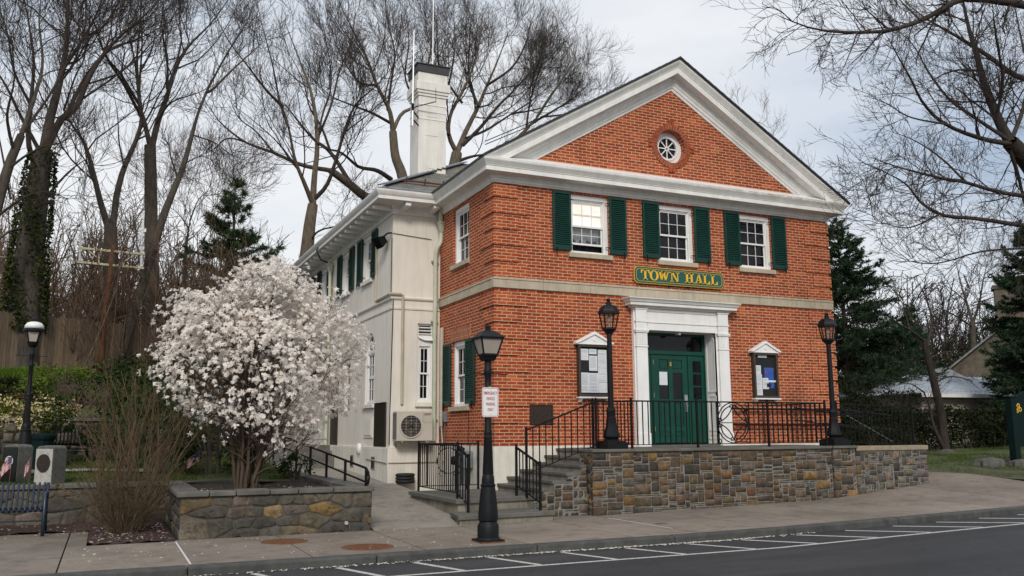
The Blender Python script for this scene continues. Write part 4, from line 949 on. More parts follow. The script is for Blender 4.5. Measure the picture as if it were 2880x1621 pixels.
m=M(); m.tube([(WX-.5,9.9,6.25),(WX-.62,9.8,6.0),(WX-.45,9.95,5.75),(WX-.2,10.1,5.7)],.025,6); m.build('loose_cable',MT['rubber'],hall)
m=M(); m.tube([(WX-.03,4.93,5.35),(WX-.03,4.93,3.80),(WX-.04,4.86,3.74),(WX-.06,WY-.0,3.74),(WX-.05,WY-.05,3.74),(-1.07,WY-.06,3.74),(-1.0,WY-.05,3.70),(-1.0,WY-.05,3.55),(-.99,WY-.04,1.0)],.038,8); m.build('conduit',MT['conduit'],hall)
m=M(); m.tube([(-.06,3.2,2.9),(-.06,3.2,.45)],.05,8); m.tube([(-.06,3.2,.45),(-.06,3.1,.0),(-.08,3.0,-.4)],.02,6); m.build('conduit',MT['conduit'],hall)
m=M(); m.tube([(WX-.06,WY-.09,-.42),(-.06,WY-.09,-.42)],.016,6); m.tube([(WX-.09,WY,-.42),(WX-.09,5.4,-.36)],.016,6); m.build('wall_pipe',MT['conduit'],hall)
for q_,r_ in (([(-1.15,WY-.02,.05),(-1.0,WY-.03,-.2),(-.8,WY-.03,-.28),(-.55,WY-.03,-.2),(-.35,WY-.02,-.02)],.009),([(-.03,1.45,.83),(-.02,1.5,.4),(-.02,1.52,-.1)],.009),([(WX-.02,WY-.02,5.3),(-.8,WY-.02,5.26),(-.25,WY-.02,5.22)],.008),([(WX-.02,WY+.05,5.2),(WX-.02,WY+.06,3.75)],.010),([(-1.25,WY-.03,3.6),(-1.28,WY+.02,.0)],.014)):
    m=M(); m.tube(q_,r_,5); m.build('cable',MT['rubber'],hall)

import bmesh
def clip(o,co,no):
    bm=bmesh.new(); bm.from_mesh(o.data); off=wloc(o)
    bmesh.ops.bisect_plane(bm,geom=bm.verts[:]+bm.edges[:]+bm.faces[:],plane_co=Vector(co)-off,plane_no=Vector(no),clear_inner=True); bm.to_mesh(o.data); bm.free()
pn=Vector((0,-(6.51-6.288),.433)).normalized()
for o in list(hall.children):
    if o.name.startswith('raking_cornice'): clip(o,(0,-.43,6.286),pn)
# ================================================================ things fixed to the hall
def text(s,size,mat,name,parent,loc,rot=(PI/2,0,0),sx=1,ext=.004,align='CENTER',bold=0):
    cu=bpy.data.curves.new(name,'FONT'); cu.body=s; cu.size=size; cu.align_x=align; cu.align_y='CENTER'; cu.extrude=ext; cu.offset=bold
    o=bpy.data.objects.new(name,cu); COL.objects.link(o); bpy.context.view_layer.update()
    me=bpy.data.meshes.new_from_object(o.evaluated_get(bpy.context.evaluated_depsgraph_get())); bpy.data.objects.remove(o)
    me.materials.clear(); me.materials.append(mat)
    n=bpy.data.objects.new(name,me); COL.objects.link(n); n.parent=parent; n.location=Vector(loc)-wloc(parent); n.rotation_euler=rot; n.scale=(sx,1,1); return n
def chamfer(u0,u1,v0,v1,c): return [(u0+c,v0),(u1-c,v0),(u1,v0+c),(u1,v1-c),(u1-c,v1),(u0+c,v1),(u0,v1-c),(u0,v0+c)]
# ---- TOWN HALL sign
SX0,SX1,SZ0,SZ1=3.585,6.18,3.775,4.185
sg=empty('town_hall_sign',((SX0+SX1)/2,-.05,SZ0),'green board lettered TOWN HALL in gold over the entrance','sign')
m=M(); m.prism(chamfer(SX0,SX1,SZ0,SZ1,.07),FX(-.075),0,.05); m.build('border',MT['gold'],sg)
m=M(); m.prism(chamfer(SX0+.012,SX1-.012,SZ0+.012,SZ1-.012,.067),FX(-.082),0,.02); m.build('board',MT['signgreen'],sg)
m=M(); a=chamfer(SX0+.05,SX1-.05,SZ0+.05,SZ1-.05,.055); b=chamfer(SX0+.058,SX1-.058,SZ0+.058,SZ1-.058,.053)
for i in range(8): m.prism([a[i],a[(i+1)%8],b[(i+1)%8],b[i]],FX(-.086),0,.006)
m.build('inner_line',MT['gold'],sg)
def slab_letter(ch,m,fn,x,z,h,w):
    t=.19*h*1.25; s=.075*h; sf=.085*h
    B=lambda a,b,c,d:m.prism(rect(x+a*w,x+b*w,z+c*h,z+d*h),fn,-.012,.0)
    P=lambda pts:m.prism([(x+a*w,z+b*h) for a,b in pts],fn,-.012,.0)
    sr=.085
    if ch=='T':
        B(.38,.62,0,1);B(.24,.76,0,sr);B(0,1,1-sr,1);P([(0,.66),(.10,.66),(.18,1-sr),(0,1-sr)]);P([(.90,.66),(1,.66),(1,1-sr),(.82,1-sr)])
    if ch=='H':
        for a in (.14,.64): B(a,a+.22,0,1)
        B(.0,.48,0,sr);B(.52,1,0,sr);B(0,.48,1-sr,1);B(.52,1,1-sr,1);B(.36,.64,.47,.55)
    if ch=='L':
        B(.16,.42,0,1);B(0,.6,1-sr,1);B(0,.96,0,sr);P([(.74,sr),(.96,sr),(.96,.36),(.88,.36)])
    if ch=='A':
        P([(.10,0),(.2,0),(.52,.86),(.46,1)]);P([(.60,0),(.88,0),(.58,1),(.44,1)][:4]);B(0,.32,0,sr);B(.52,1,0,sr);B(.26,.66,.27,.34)
    if ch=='N':
        B(.13,.23,0,1);B(.78,.88,0,1);P([(.10,1),(.72,0),(.88,0),(.34,1)]);B(0,.36,0,sr);B(0,.34,1-sr,1);B(.64,1.02,1-sr,1)
    if ch=='W':
        P([(.08,1),(.26,0),(.36,0),(.28,1)][::-1]);P([(.26,0),(.36,0),(.56,1),(.47,1)]);P([(.42,1),(.60,0),(.70,0),(.62,1)][::-1]);P([(.60,0),(.70,0),(.94,1),(.86,1)]);B(0,.40,1-sr,1);B(.38,.70,1-sr,1);B(.78,1.04,1-sr,1)
    if ch=='O':
        k=28
        for i in range(k):
            a0,a1=2*PI*i/k,2*PI*(i+1)/k
            o=lambda a,r:(x+w*(.5+.5*r*math.cos(a)),z+h*(.5+.52*math.sin(a)*(1 if r==1 else .86)))
            m.prism([o(a0,.5),o(a0,1),o(a1,1),o(a1,.5)],fn,-.012,.0)
m=M(); lx=[('T',3.755,.245),('O',4.0,.255),('W',4.235,.33),('N',4.585,.265),('H',5.01,.27),('A',5.30,.255),('L',5.545,.22),('L',5.775,.225)]
for ch,x,w in lx: slab_letter(ch,m,FX(-.084),x,3.865,.235,w)
m.build('lettering',MT['gold'],sg)
m=M()
for x in (3.95,5.8): m.lathe([(.015,0),(.012,.02)],(x,-.03,4.20),8)
for x in (4.6,5.15): m.box(x-.02,x+.02,-.05,0,3.74,3.78)
m.build('bracket',MT['iron'],sg)
# ---- notice boards
def board(x0,x1,z0,z1,label,papers,extra=None):
    c=(x0+x1)/2; t=empty('notice_board',(c,-.02,z0-.1),label,'notice board','notice boards on the brick facade')
    m=M(); m.box(x0+.015,x1-.015,-.06,-.003,z0+.015,z1-.015); m.build('back_panel',MT['cork'],t)
    m=M(); f=.055
    m.box(x0,x0+f,-.12,-.002,z0,z1); m.box(x1-f,x1,-.12,-.002,z0,z1); m.box(x0+f,x1-f,-.12,-.002,z0,z0+f); m.box(x0+f,x1-f,-.12,-.002,z1-f,z1); m.build('frame',MT['frame'],t,bevel=.005)
    m=M(); h=.30; o=.085; fn=FX(-.13)
    m.prism([(x0-o,z1),(x1+o,z1),(x1+o,z1+.03),(x0-o,z1+.03)],fn,-.01,.12)
    m.prism([(x0-o+.08,z1+.03),(x1+o-.08,z1+.03),(c,z1+h-.05)],fn,.0,.12)
    for s_ in (-1,1):
        e=c+s_*((x1-x0)/2+o); q=[(e,z1+.015),(e-s_*.0,z1+.05),(c,z1+h),(c,z1+h-.065),(e-s_*.075,z1+.03)]
        m.prism(q if s_<0 else q,fn,-.035,.12)
    m.prism([(c+.045*math.cos(2*PI*i/16),z1+.115+.045*math.sin(2*PI*i/16)) for i in range(16)],fn,-.012,.0)
    m.build('pediment',MT['white'],t,bevel=.004)
    m=M(); m.box(x0-.02,x1+.02,-.15,-.002,z0-.035,z0-.002); m.build('shelf',MT['white'],t)
    m=M()
    for x in (x0+.02,x1-.09): m.prism([(-.13,z0-.036),(-.003,z0-.036),(-.003,z0-.12),(-.06,z0-.12)],lambda u,v,d,x=x:(x+d,u,v),0,.07)
    m.build('bracket',MT['white'],t)
    for (a,b,c_,d,ml,lines) in papers:
        m=M(); A,B=x0+a*(x1-x0),x0+b*(x1-x0); Cc,D=z0+c_*(z1-z0),z0+d*(z1-z0); m.box(A,B,-.066,-.0605,Cc,D); p=m.build('paper',MT[ml],t)
        if lines:
            m=M(); z=D-.03
            while z>Cc+.025 and lines>0:
                m.box(A+.02,B-.02-random.uniform(0,.03),-.0672,-.0662,z-.006,z); z-=.017 if random.random()<.8 else .04
            m.build('print',MT['ink'],p)
    if extra: extra(t)
    return t
board(2.02,2.84,1.075,2.255,'wider notice board left of the entrance, crowded with white papers',[(.09,.34,.70,.92,'paper',1),(.36,.60,.82,.92,'paper',1),(.36,.62,.50,.79,'paper',1),(.64,.92,.56,.91,'paper',1),(.64,.92,.28,.555,'paper',1),(.09,.345,.08,.46,'paper',1),(.35,.635,.08,.455,'paper',1),(.64,.92,.08,.275,'paper',0)])
def ex(t):
    m=M(); m.box(7.44,7.68,-.0675,-.0655,1.50,1.545); m.build('label_strip',MT['signwhite'],t)
    m=M(); m.box(7.39,7.52,-.0675,-.0655,1.37,1.47); m.build('booklet',MT['cork'],t); m=M(); m.box(7.37,7.47,-.0675,-.066,1.74,1.765);m.box(7.37,7.44,-.0675,-.066,1.71,1.735); m.box(7.6,7.63,-.0675,-.066,1.79,1.84); m.build('red_print',MT['signred'],t)
board(6.975,7.735,1.10,2.225,'narrower notice board right of the entrance with one blue poster',[(.23,.60,.90,.955,'paper',0),(.08,.33,.53,.72,'paper',1),(.10,.36,.06,.525,'paper',1),(.38,.62,.20,.445,'paper',1)],ex)
m=M(); m.box(7.30,7.585,-.066,-.0605,1.60,1.0); 
nb=[o for o in bpy.data.objects if o.name.startswith('notice_board')][-1]
m=M(); m.box(7.33,7.62,-.0652,-.0606,1.35,1.86); m.build('poster',MT['poster'],nb)
# ---- plaques
def plaque(fn,u0,u1,v0,v1,label,name='bronze_plaque'):
    c=fn((u0+u1)/2,v0,-.02); t=empty(name,c,label,'plaque')
    m=M(); m.prism(rect(u0,u1,v0,v1),fn,-.03,-.002); m.build('plate',MT['bronze'],t,bevel=.006)
    m=M(); m.prism(rect(u0,u1,v1-.03,v1),fn,-.042,-.0305); m.prism(rect(u0,u1,v0,v0+.03),fn,-.042,-.0305); m.prism(rect(u0,u0+.03,v0+.03,v1-.03),fn,-.042,-.0305); m.prism(rect(u1-.03,u1,v0+.03,v1-.03),fn,-.042,-.0305); m.build('rim',MT['bronze'],t)
    m=M(); v=v1-.09
    while v>v0+.07:
        w=(u1-u0)*.5*random.uniform(.55,.86); m.prism(rect((u0+u1)/2-w,(u0+u1)/2+w,v-.012,v),fn,-.033,-.0305); v-=.036
    m.build('raised_text',MT['bronze'],t)
plaque(FX(0),.83,1.39,.465,.895,'square bronze plaque on the brick beside the steps')
plaque(FL(WX),-4.86,-3.86,-.05,1.06,'tall dark bronze honour roll on the cream stucco side wall','memorial_plaque')
# ---- air conditioner
ac=empty('air_conditioner',(-.78,3.3,.09),'beige wall mounted heat pump unit with round fan grille','air conditioner')
m=M(); m.box(-1.24,-.33,3.06,3.42,.10,.815); m.build('casing',MT['ac'],ac,bevel=.015)
fc=FX(3.055); m=M(); m.prism([(-.89+.258*math.cos(2*PI*i/36),.455+.258*math.sin(2*PI*i/36)) for i in range(36)],fc,-.004,.004); m.build('fan_opening',MT['acdark'],ac)
m=M()
for r in (.13,): m.ring((-.89,.455),r,.003,FX(3.045),n=32,d=.004)
for k in range(-3,4): 
    z=.455+k*.07; w=math.sqrt(max(0,.26**2-(k*.07)**2)); m.box(-.89-w,-.89+w,3.038,3.045,z-.0022,z+.0022)
for k in range(-1,2): 
    x=-.89+k*.13; w=math.sqrt(.26**2-(k*.13)**2); m.box(x-.0018,x+.0018,3.036,3.042,.455-w,.455+w)
m.ring((-.89,.455),.272,.03,FX(3.043),n=40,d=.02); m.build('fan_grille',MT['ac'],ac)
m=M(); m.lathe([(.0,0),(.05,0),(.05,.03)],(-.89,3.05,.455),12)
for k in range(3):
    a=k*2.1; m.prism([(-.89,.455),(-.89+.22*math.cos(a),.455+.22*math.sin(a)),(-.89+.22*math.cos(a+.7),.455+.22*math.sin(a+.7))],FX(3.0505),0,.0005)
m.build('fan_blade',MT['frame'],ac)
m=M()
for k in range(14): m.box(-1.252,-1.239,3.09,3.38,.16+k*.045,.185+k*.045)
m.build('side_grille',MT['greymetal'],ac)
m=M(); m.box(-.575,-.345,3.053,3.06,.55,.552); m.box(-.575,-.573,3.053,3.06,.552,.79); m.build('access_panel',MT['greymetal'],ac)
m=M()
for k in range(3):
    a=PI/2+k*2*PI/3; cx,cz=-.535+.016*math.cos(a),.738+.016*math.sin(a)
    m.prism([(cx-.016*math.cos(a),cz-.016*math.sin(a)),(cx+.010*math.cos(a+PI/2),cz+.010*math.sin(a+PI/2)),(cx+.016*math.cos(a),cz+.016*math.sin(a)),(cx-.010*math.cos(a+PI/2),cz-.010*math.sin(a+PI/2))],FX(3.052),0,.006)
m.build('emblem',MT['signred'],ac)
text('MITSUBISHI',.030,MT['acdark'],'lettering',ac,(-.445,3.054,.752),ext=.001); text('ELECTRIC',.026,MT['acdark'],'lettering',ac,(-.455,3.054,.727),ext=.001)
m=M()
for x in (-1.1,-.47): m.bar((x,3.08,.085),(x,3.56,.085),.05,.03); m.bar((x,3.15,.08),(x,3.55,-.10),.03)
m.build('mounting_bracket',MT['conduit'],ac)
# ---- floodlight
fl=empty('floodlight',(WX-.15,WY+.3,5.2),'black floodlight on the corner of the stucco wing','floodlight')
m=M(); m.bar((WX-.02,3.62,5.33),(WX-.10,3.75,5.33),.035); m.bar((WX-.10,3.75,5.33),(WX-.18,3.92,5.24),.03); m.build('arm',MT['black'],fl)
m=M(); fq=lambda u,v,d:(WX-.22+.85*d*-.4+u*.55,4.02+u*.8,5.16+v+d*.0)
c0=Vector((WX-.20,4.0,5.16)); ax=Vector((-.75,-.1,-.5)).normalized(); rx=ax.cross(Vector((0,0,1))).normalized(); ux=rx.cross(ax)
vs=[]
for d_,w,h in ((-.13,.11,.09),(.10,.19,.15)):
    for sx,sy in ((-1,-1),(1,-1),(1,1),(-1,1)): vs.append(c0+ax*d_+rx*sx*w+ux*sy*h)
m.add(vs,[(3,2,1,0),(0,1,5,4),(1,2,6,5),(2,3,7,6),(3,0,4,7)]); m.build('housing',MT['black'],fl,bevel=.01)
m=M(); m.poly([c0+ax*.095+rx*sx*.18+ux*sy*.14 for sx,sy in ((-1,-1),(1,-1),(1,1),(-1,1))]); m.build('lens',MT['glass'],fl)
# ---- electric box
eb=empty('electrical_box',(-.05,2.98,.55),'small grey electrical box low on the brick side wall','electrical box')
m=M(); m.box(-.09,-.003,2.90,3.06,.55,.80); m.build('box',MT['greymetal'],eb,bevel=.008); m=M(); m.tube([(-.045,2.98,.55),(-.045,2.99,.2),(-.045,3.04,-.1)],.014,6); m.build('pipe',MT['rail'],eb)
# ---- gas meter group behind landing rail
gm=empty('gas_meter',(-.2,1.6,-1.0),'dark gas meter and riser pipes low on the white plinth','gas meter')
m=M(); m.box(-.30,-.06,1.1,1.42,-.50,-.12); m.build('case',MT['greymetal'],gm,bevel=.02); m=M(); m.tube([(-.2,1.75,-1.1),(-.2,1.75,-.3),(-.2,1.7,-.12),(-.2,1.5,-.05),(-.2,1.35,-.08)],.045,8); m.lathe([(.0,0),(.12,.02),(.14,.1),(.12,.2),(0,.22)],(-.22,1.72,-.45),12); m.tube([(-.2,1.15,-.5),(-.2,1.15,-1.1)],.03,8); m.build('pipe',MT['black'],gm,smooth=True)
# ---- alarm bell at the far basement
bl=empty('alarm_bell',(WX-.1,6.2,-.1),'small round pale dome low on the stucco side wall','alarm bell')
m=M(); m.tube([(WX-.01,6.15,-.12),(WX-.05,6.15,-.12),(WX-.12,6.15,-.12),(WX-.15,6.15,-.12)],[.10,.16,.15,.05],14); m.build('dome',MT['signwhite'],bl,smooth=True); m=M(); m.box(WX-.01,WX,6.05,6.25,-.22,-.02); m.build('backplate',MT['greymetal'],bl)
# ---- rolled black hose on the ground
th=empty('rubber_hose_roll',(-.95,3.3,wz(-.95,3.1)),'coil of black rubber lying against the stucco corner','hose')
m=M(); zz=wz(-.95,3.2)+.01
for k in range(3): m.tube([(-.95+.2*math.cos(a),3.27+.16*math.sin(a),zz+.045+k*.075) for a in np.linspace(0,2*PI,20)],.042,8,cap=False)
m.build('coil',MT['rubber'],th,smooth=True)
# ---- antennas on the chimney
an=empty('chimney_antenna',(-.3,5.,8.5),'thin white antenna masts clamped to the chimney','antenna')
m=M(); m.tube([(-.34,4.95,8.75),(-.34,4.95,9.5),(-.33,4.95,11.6)],[.026,.026,.014],8); m.build('mast',MT['alu'],an)
m=M(); m.tube([(.36,5.3,10.6),(.36,5.3,14.2)],[.018,.010],6); m.build('whip',MT['alu'],an)
m=M(); m.bar((-.34,4.95,9.28),(.25,4.7,9.46),.022); m.bar((-.34,4.95,9.2),(-.15,5.0,9.02),.03); m.bar((-.34,4.95,8.95),(-.15,5.0,8.8),.03); m.bar((-.34,4.95,9.2),(-.34,4.95,9.4),.06); m.bar((.25,4.7,9.44),(.25,4.7,9.85),.01); m.build('arm',MT['iron'],an)
# ================================================================ lamps
lp=empty('street_lamp',(0,0,0),'black street lamp on the pavement carrying the parking sign','street lamp')
def street_post(lp):
    m=M(); m.box(-.19,.19,-.19,.19,-.005,.018); m.build('base_plate',MT['rust'],lp); m=M(); m.box(-.185,.185,-.185,.185,.0185,.04); m.lathe([(.185,.03),(.178,.05),(.158,.07),(.158,.23),(.15,.25),(.135,.27),(.128,.29),(.145,.31),(.148,.36),(.142,.45),(.125,.62),(.112,.74),(.105,.79),(.112,.80),(.112,.825),(.095,.84),(.095,.90),(.09,.92),(.088,.95),(.076,.97)],n=16); m.build('base',MT['black'],lp,auto=35,smooth=True)
    m=M()
    for k in range(16):
        a=2*PI*k/16; m.bar((.075*math.cos(a),.075*math.sin(a),.97),(.052*math.cos(a),.052*math.sin(a),1.5),.012)
    m.lathe([(.073,.96),(.054,1.48),(.060,1.50),(.060,1.53),(.054,1.55),(.060,1.57),(.060,1.60),(.052,1.62),(.047,2.22),(.055,2.24),(.055,2.27),(.047,2.29),(.052,2.44),(.06,2.46),(.06,2.54),(.05,2.56),(.055,2.68)],n=16); m.build('post',MT['black'],lp,auto=35,smooth=True)
    m=M(); m.bar((-.32,0,2.47),(.32,0,2.46),.014); m.lathe([(.0,-.01),(.014,0),(0,.01)],(-.32,0,2.47),8); m.lathe([(.0,-.01),(.014,0),(0,.01)],(.32,0,2.46),8); m.build('ladder_rest',MT['black'],lp)
street_post(lp)
def frust(m,w0,w1,z0,z1,inset=0):
    a=[(-w0,-w0,z0),(w0,-w0,z0),(w0,w0,z0),(-w0,w0,z0),(-w1,-w1,z1),(w1,-w1,z1),(w1,w1,z1),(-w1,w1,z1)]; m.add(a,[(3,2,1,0),(4,5,6,7),(0,1,5,4),(1,2,6,5),(2,3,7,6),(3,0,4,7)])
m=M(); frust(m,.105,.14,2.66,2.74); 
for sx in (-1,1):
    for sy in (-1,1): m.bar((sx*.138,sy*.138,2.74),(sx*.225,sy*.225,3.0),.026)
for a,b in (((-1,-1),(1,-1)),((1,-1),(1,1)),((1,1),(-1,1)),((-1,1),(-1,-1))): m.bar((a[0]*.228,a[1]*.228,3.0),(b[0]*.228,b[1]*.228,3.0),.03); m.bar((a[0]*.14,a[1]*.14,2.75),(b[0]*.14,b[1]*.14,2.75),.03)
ln=m.build('lantern',MT['black'],lp); m=M(); frust(m,.13,.215,2.745,2.995); m.build('panel',MT['frost'],ln)
m=M(); frust(m,.262,.25,3.005,3.02); frust(m,.25,.10,3.02,3.115); m.lathe([(.055,3.11),(.055,3.17),(.062,3.172),(.062,3.19),(.03,3.195),(.012,3.215),(0,3.22)],n=12); m.build('roof',MT['black'],ln); ln.scale=(.79,.79,1)
lp.location=(-2.385,-5.27,-1.30)
ps=empty('parking_sign',(-2.37,-5.36,-.78),'white metal sign with red lettering strapped to the street lamp','sign')
zc=-.565+1.30-1.30; 
m=M(); fs_=FX(-5.345); u0,u1,v0,v1=-2.512,-2.243,.515,.955
def rrect(u0,u1,v0,v1,r,k=5):
    p=[]
    for cx,cy,a in ((u1-r,v0+r,-PI/2),(u1-r,v1-r,0),(u0+r,v1-r,PI/2),(u0+r,v0+r,PI)):
        for i in range(k+1): p.append((cx+r*math.cos(a+PI/2*i/k),cy+r*math.sin(a+PI/2*i/k)))
    return p
m.prism(rrect(u0,u1,v0,v1,.03),fs_,0,.004); m.build('plate',MT['signwhite'],ps)
m=M(); a=rrect(u0+.010,u1-.010,v0+.010,v1-.010,.024); b=rrect(u0+.016,u1-.016,v0+.016,v1-.016,.02); n=len(a)
for i in range(n): m.prism([a[i],a[(i+1)%n],b[(i+1)%n],b[i]],FX(-5.3465),0,.001)
m.build('border',MT['signred'],ps)
for s_,z,k in (('EMERGENCY',.868,.76),('VEHICLE',.785,.72),('PARKING',.704,.72),('ONLY',.622,.72)): text(s_,.062,MT['signred'],'lettering',ps,((u0+u1)/2+.002,-5.3465,z),sx=k*.80,ext=.0006,bold=.001)
m=M()
for z in (.92,.55): m.lathe([(.007,0),(.007,.004)],((u0+u1)/2,-5.35,z),8)
m.box(-2.40,-2.36,-5.34,-5.30,.90,.97); m.build('bolt',MT['steel'],ps)
# ---- terrace lamps
tl=empty('terrace_lamp',(0,0,0),'black lamp post with glazed hexagonal lantern left of the entrance','lamp post','lamp posts on the terrace')
m=M(); m.box(-.235,.235,-.235,.235,0,.125); m.box(-.21,.21,-.21,.21,.125,.155); m.lathe([(.165,.155),(.165,.17),(.13,.19),(.135,.20),(.172,.235),(.172,.27),(.145,.34),(.115,.45),(.098,.58),(.102,.60),(.088,.62),(.09,.72),(.098,.74),(.095,.77),(.085,.79),(.085,.81),(.062,.83)],n=8,rot=PI/8); m.build('base',MT['black'],tl,auto=30)
m=M(); m.lathe([(.060,.80),(.050,2.26),(.058,2.265),(.055,2.29)],n=16); m.build('post',MT['black'],tl,smooth=True,auto=35)
m=M(); m.lathe([(.05,2.28),(.075,2.31),(.10,2.34),(.135,2.375),(.148,2.39),(.148,2.42),(.13,2.425)],n=6,rot=PI/6)
for k in range(6):
    a=PI/6+k*PI/3; m.bar((.137*math.cos(a),.137*math.sin(a),2.42),(.195*math.cos(a),.195*math.sin(a),2.71),.02); 
ln=m.build('lantern',MT['black'],tl)
m=M(); m.lathe([(.130,2.425),(.188,2.705)],n=6,rot=PI/6,cap=False); m.build('glass',MT['clear'],ln)
m=M(); m.lathe([(.02,2.42),(.02,2.52)],n=8); m.lathe([(.03,2.53),(.045,2.56),(.045,2.64),(.02,2.68)],n=10); m.build('bulb',MT['frost'],ln)
m=M(); m.lathe([(.19,2.70),(.225,2.71),(.225,2.755),(.21,2.76),(.20,2.79),(.165,2.85),(.12,2.885),(.06,2.90),(.05,2.92),(.06,2.925),(.06,2.945),(.03,2.955),(.045,2.985),(.045,3.01),(.02,3.03),(0,3.035)],n=6,rot=PI/6); m.build('roof',MT['black'],ln)
tl.location=(1.6,-2.18,TZ); t2=copy_tree(tl); t2.location=(7.44,-2.18,TZ); t2['label']='black lamp post with glazed hexagonal lantern at the right end of the terrace'
# ---- park lamp at far left with white dome
q=at(80,1180,2.6); gl=-.42
ll=empty('park_lamp',(0,0,0),'dark lamp post with a white domed lantern on the memorial lawn','street lamp')
street_post(ll); ll.children[0].name='base'
m=M(); m.lathe([(.06,2.66),(.10,2.70),(.12,2.76),(.13,2.78)],n=12)
for k in range(4):
    a=PI/4+k*PI/2; m.bar((.12*math.cos(a),.12*math.sin(a),2.78),(.18*math.cos(a),.18*math.sin(a),3.02),.025)
m.lathe([(.18,3.0),(.215,3.02),(.215,3.06),(.20,3.08)],n=16); ln=m.build('lantern',MT['black'],ll); m=M(); m.lathe([(.115,2.78),(.175,3.01)],n=4,rot=PI/4); m.build('panel',MT['frost'],ln); m=M(); m.lathe([(.205,3.08),(.195,3.15),(.15,3.21),(.07,3.235),(0,3.24)],n=16); m.build('dome',MT['signwhite'],ln,smooth=True)
m=M(); m.lathe([(.07,3.23),(.07,3.30),(.03,3.34),(0,3.36)],n=10); m.build('finial',MT['black'],ln)
pb=at(72,1240,2.6); tp=at(96,905,2.6); ll.scale=(.88,.88,.9); ll.location=(float((pb[0]+tp[0])/2),2.6,float(tp[2]-3.24*.9)); 
# ================================================================ railings
def railing(t,p,q,zt0,zt1,zb0,zb1,spacing=.125,posts=(True,True),foot0=0,foot1=0,top=.045,bs=.018,skip=None):
    p=np.array(p,float);q=np.array(q,float);Ld=np.hypot(*(q-p)); P=lambda s,z:(p[0]+(q[0]-p[0])*s,p[1]+(q[1]-p[1])*s,z)
    m=M(); m.bar(P(0,zt0),P(1,zt1),top,.028); m.build('top_rail',MT['iron'],t)
    m=M(); m.bar(P(0,zb0),P(1,zb1),.022,.016); m.build('bottom_rail',MT['iron'],t)
    n=max(2,int(round(Ld/spacing)))
    for k in range(1,n):
        s=k/n
        if skip and skip[0]<p[0]+(q[0]-p[0])*s<skip[1]: continue
        m=M(); m.bar(P(s,zb0+(zb1-zb0)*s),P(s,zt0+(zt1-zt0)*s),bs); m.build('baluster',MT['iron'],t)
    for s,on,zf,zt in ((0,posts[0],foot0,zt0),(1,posts[1],foot1,zt1)):
        if on:
            m=M(); x,y,_=P(s,0); m.box(x-.02,x+.02,y-.02,y+.02,zf,zt+.03); m.lathe([(.02,0),(.026,.02),(.0,.05)],(x,y,zt+.03),8); m.build('post',MT['iron'],t)
tr=empty('terrace_railing',(4.5,-2.33,TZ),'black wrought iron railing with a scrolled panel along the terrace front','railing')
Y_=-2.33; RTP=.90
railing(tr,(1.98,Y_),(3.575,Y_),RTP,RTP,.03,.03,foot0=TZ,foot1=TZ,spacing=.133)
railing(tr,(3.575,Y_),(4.08,Y_),RTP,RTP,.03,.03,posts=(False,False),spacing=.125)
railing(tr,(4.93,Y_),(5.435,Y_),RTP,RTP,.03,.03,posts=(False,True),foot1=TZ,spacing=.125)
railing(tr,(5.435,Y_),(7.06,Y_),RTP,RTP,.03,.03,posts=(False,True),foot1=TZ,spacing=.133)
m=M(); m.bar((4.08,Y_,RTP),(4.93,Y_,RTP),.04,.028); m.bar((4.08,Y_,.03),(4.93,Y_,.03),.022,.016)
for x in (4.08,4.93): m.bar((x,Y_,.03),(x,Y_,RTP),.018)
cx,cz=4.505,.465; fy=FX(Y_); w_=.012; ell=lambda a,b,k0,k1,c=(cx,cz),n=20:[ (c[0]+a*math.cos(t),c[1]+b*math.sin(t)) for t in np.linspace(k0,k1,n)]
def pl_(pts,w=.020): 
    for i in range(len(pts)-1): m.bar((pts[i][0],Y_,pts[i][1]),(pts[i+1][0],Y_,pts[i+1][1]),w,.014,up=(0,1,0))
for sx in (-1,1):
    for sz in (-1,1):
        qd={(1,1):(0,PI/2),(-1,1):(PI/2,PI),(-1,-1):(PI,1.5*PI),(1,-1):(1.5*PI,2*PI)}[(sx,sz)]
        pl_(ell(.41,.42,*qd)); pl_(ell(.345,.35,qd[0]+.12,qd[1]-.12))
        m.ring((cx+sx*.375,cz+sz*.38),.045,.018,fy,n=16,d=.012)
        # curls near the axes
        m.ring((cx+sx*.045,cz+sz*.345),lambda t:.035,.016,fy,n=14,d=.012); m.ring((cx+sx*.34,cz+sz*.06),.035,.016,fy,n=14,d=.012)
        # petal arcs from the side middle to the top middle
        a=np.array((cx+sx*.41,cz)); b=np.array((cx,cz+sz*.36)); k=np.array((cx+sx*.02,cz+sz*.02)); k2=np.array((cx+sx*.30,cz+sz*.30))
        pl_([tuple((1-t)**2*a+2*t*(1-t)*(k*.55+(a+b)/2*.45)+t*t*b) for t in np.linspace(0,1,14)]); 
m.bar((cx-.41,Y_,cz),(cx+.41,Y_,cz),.018)
m.build('scroll_panel',MT['iron'],tr)
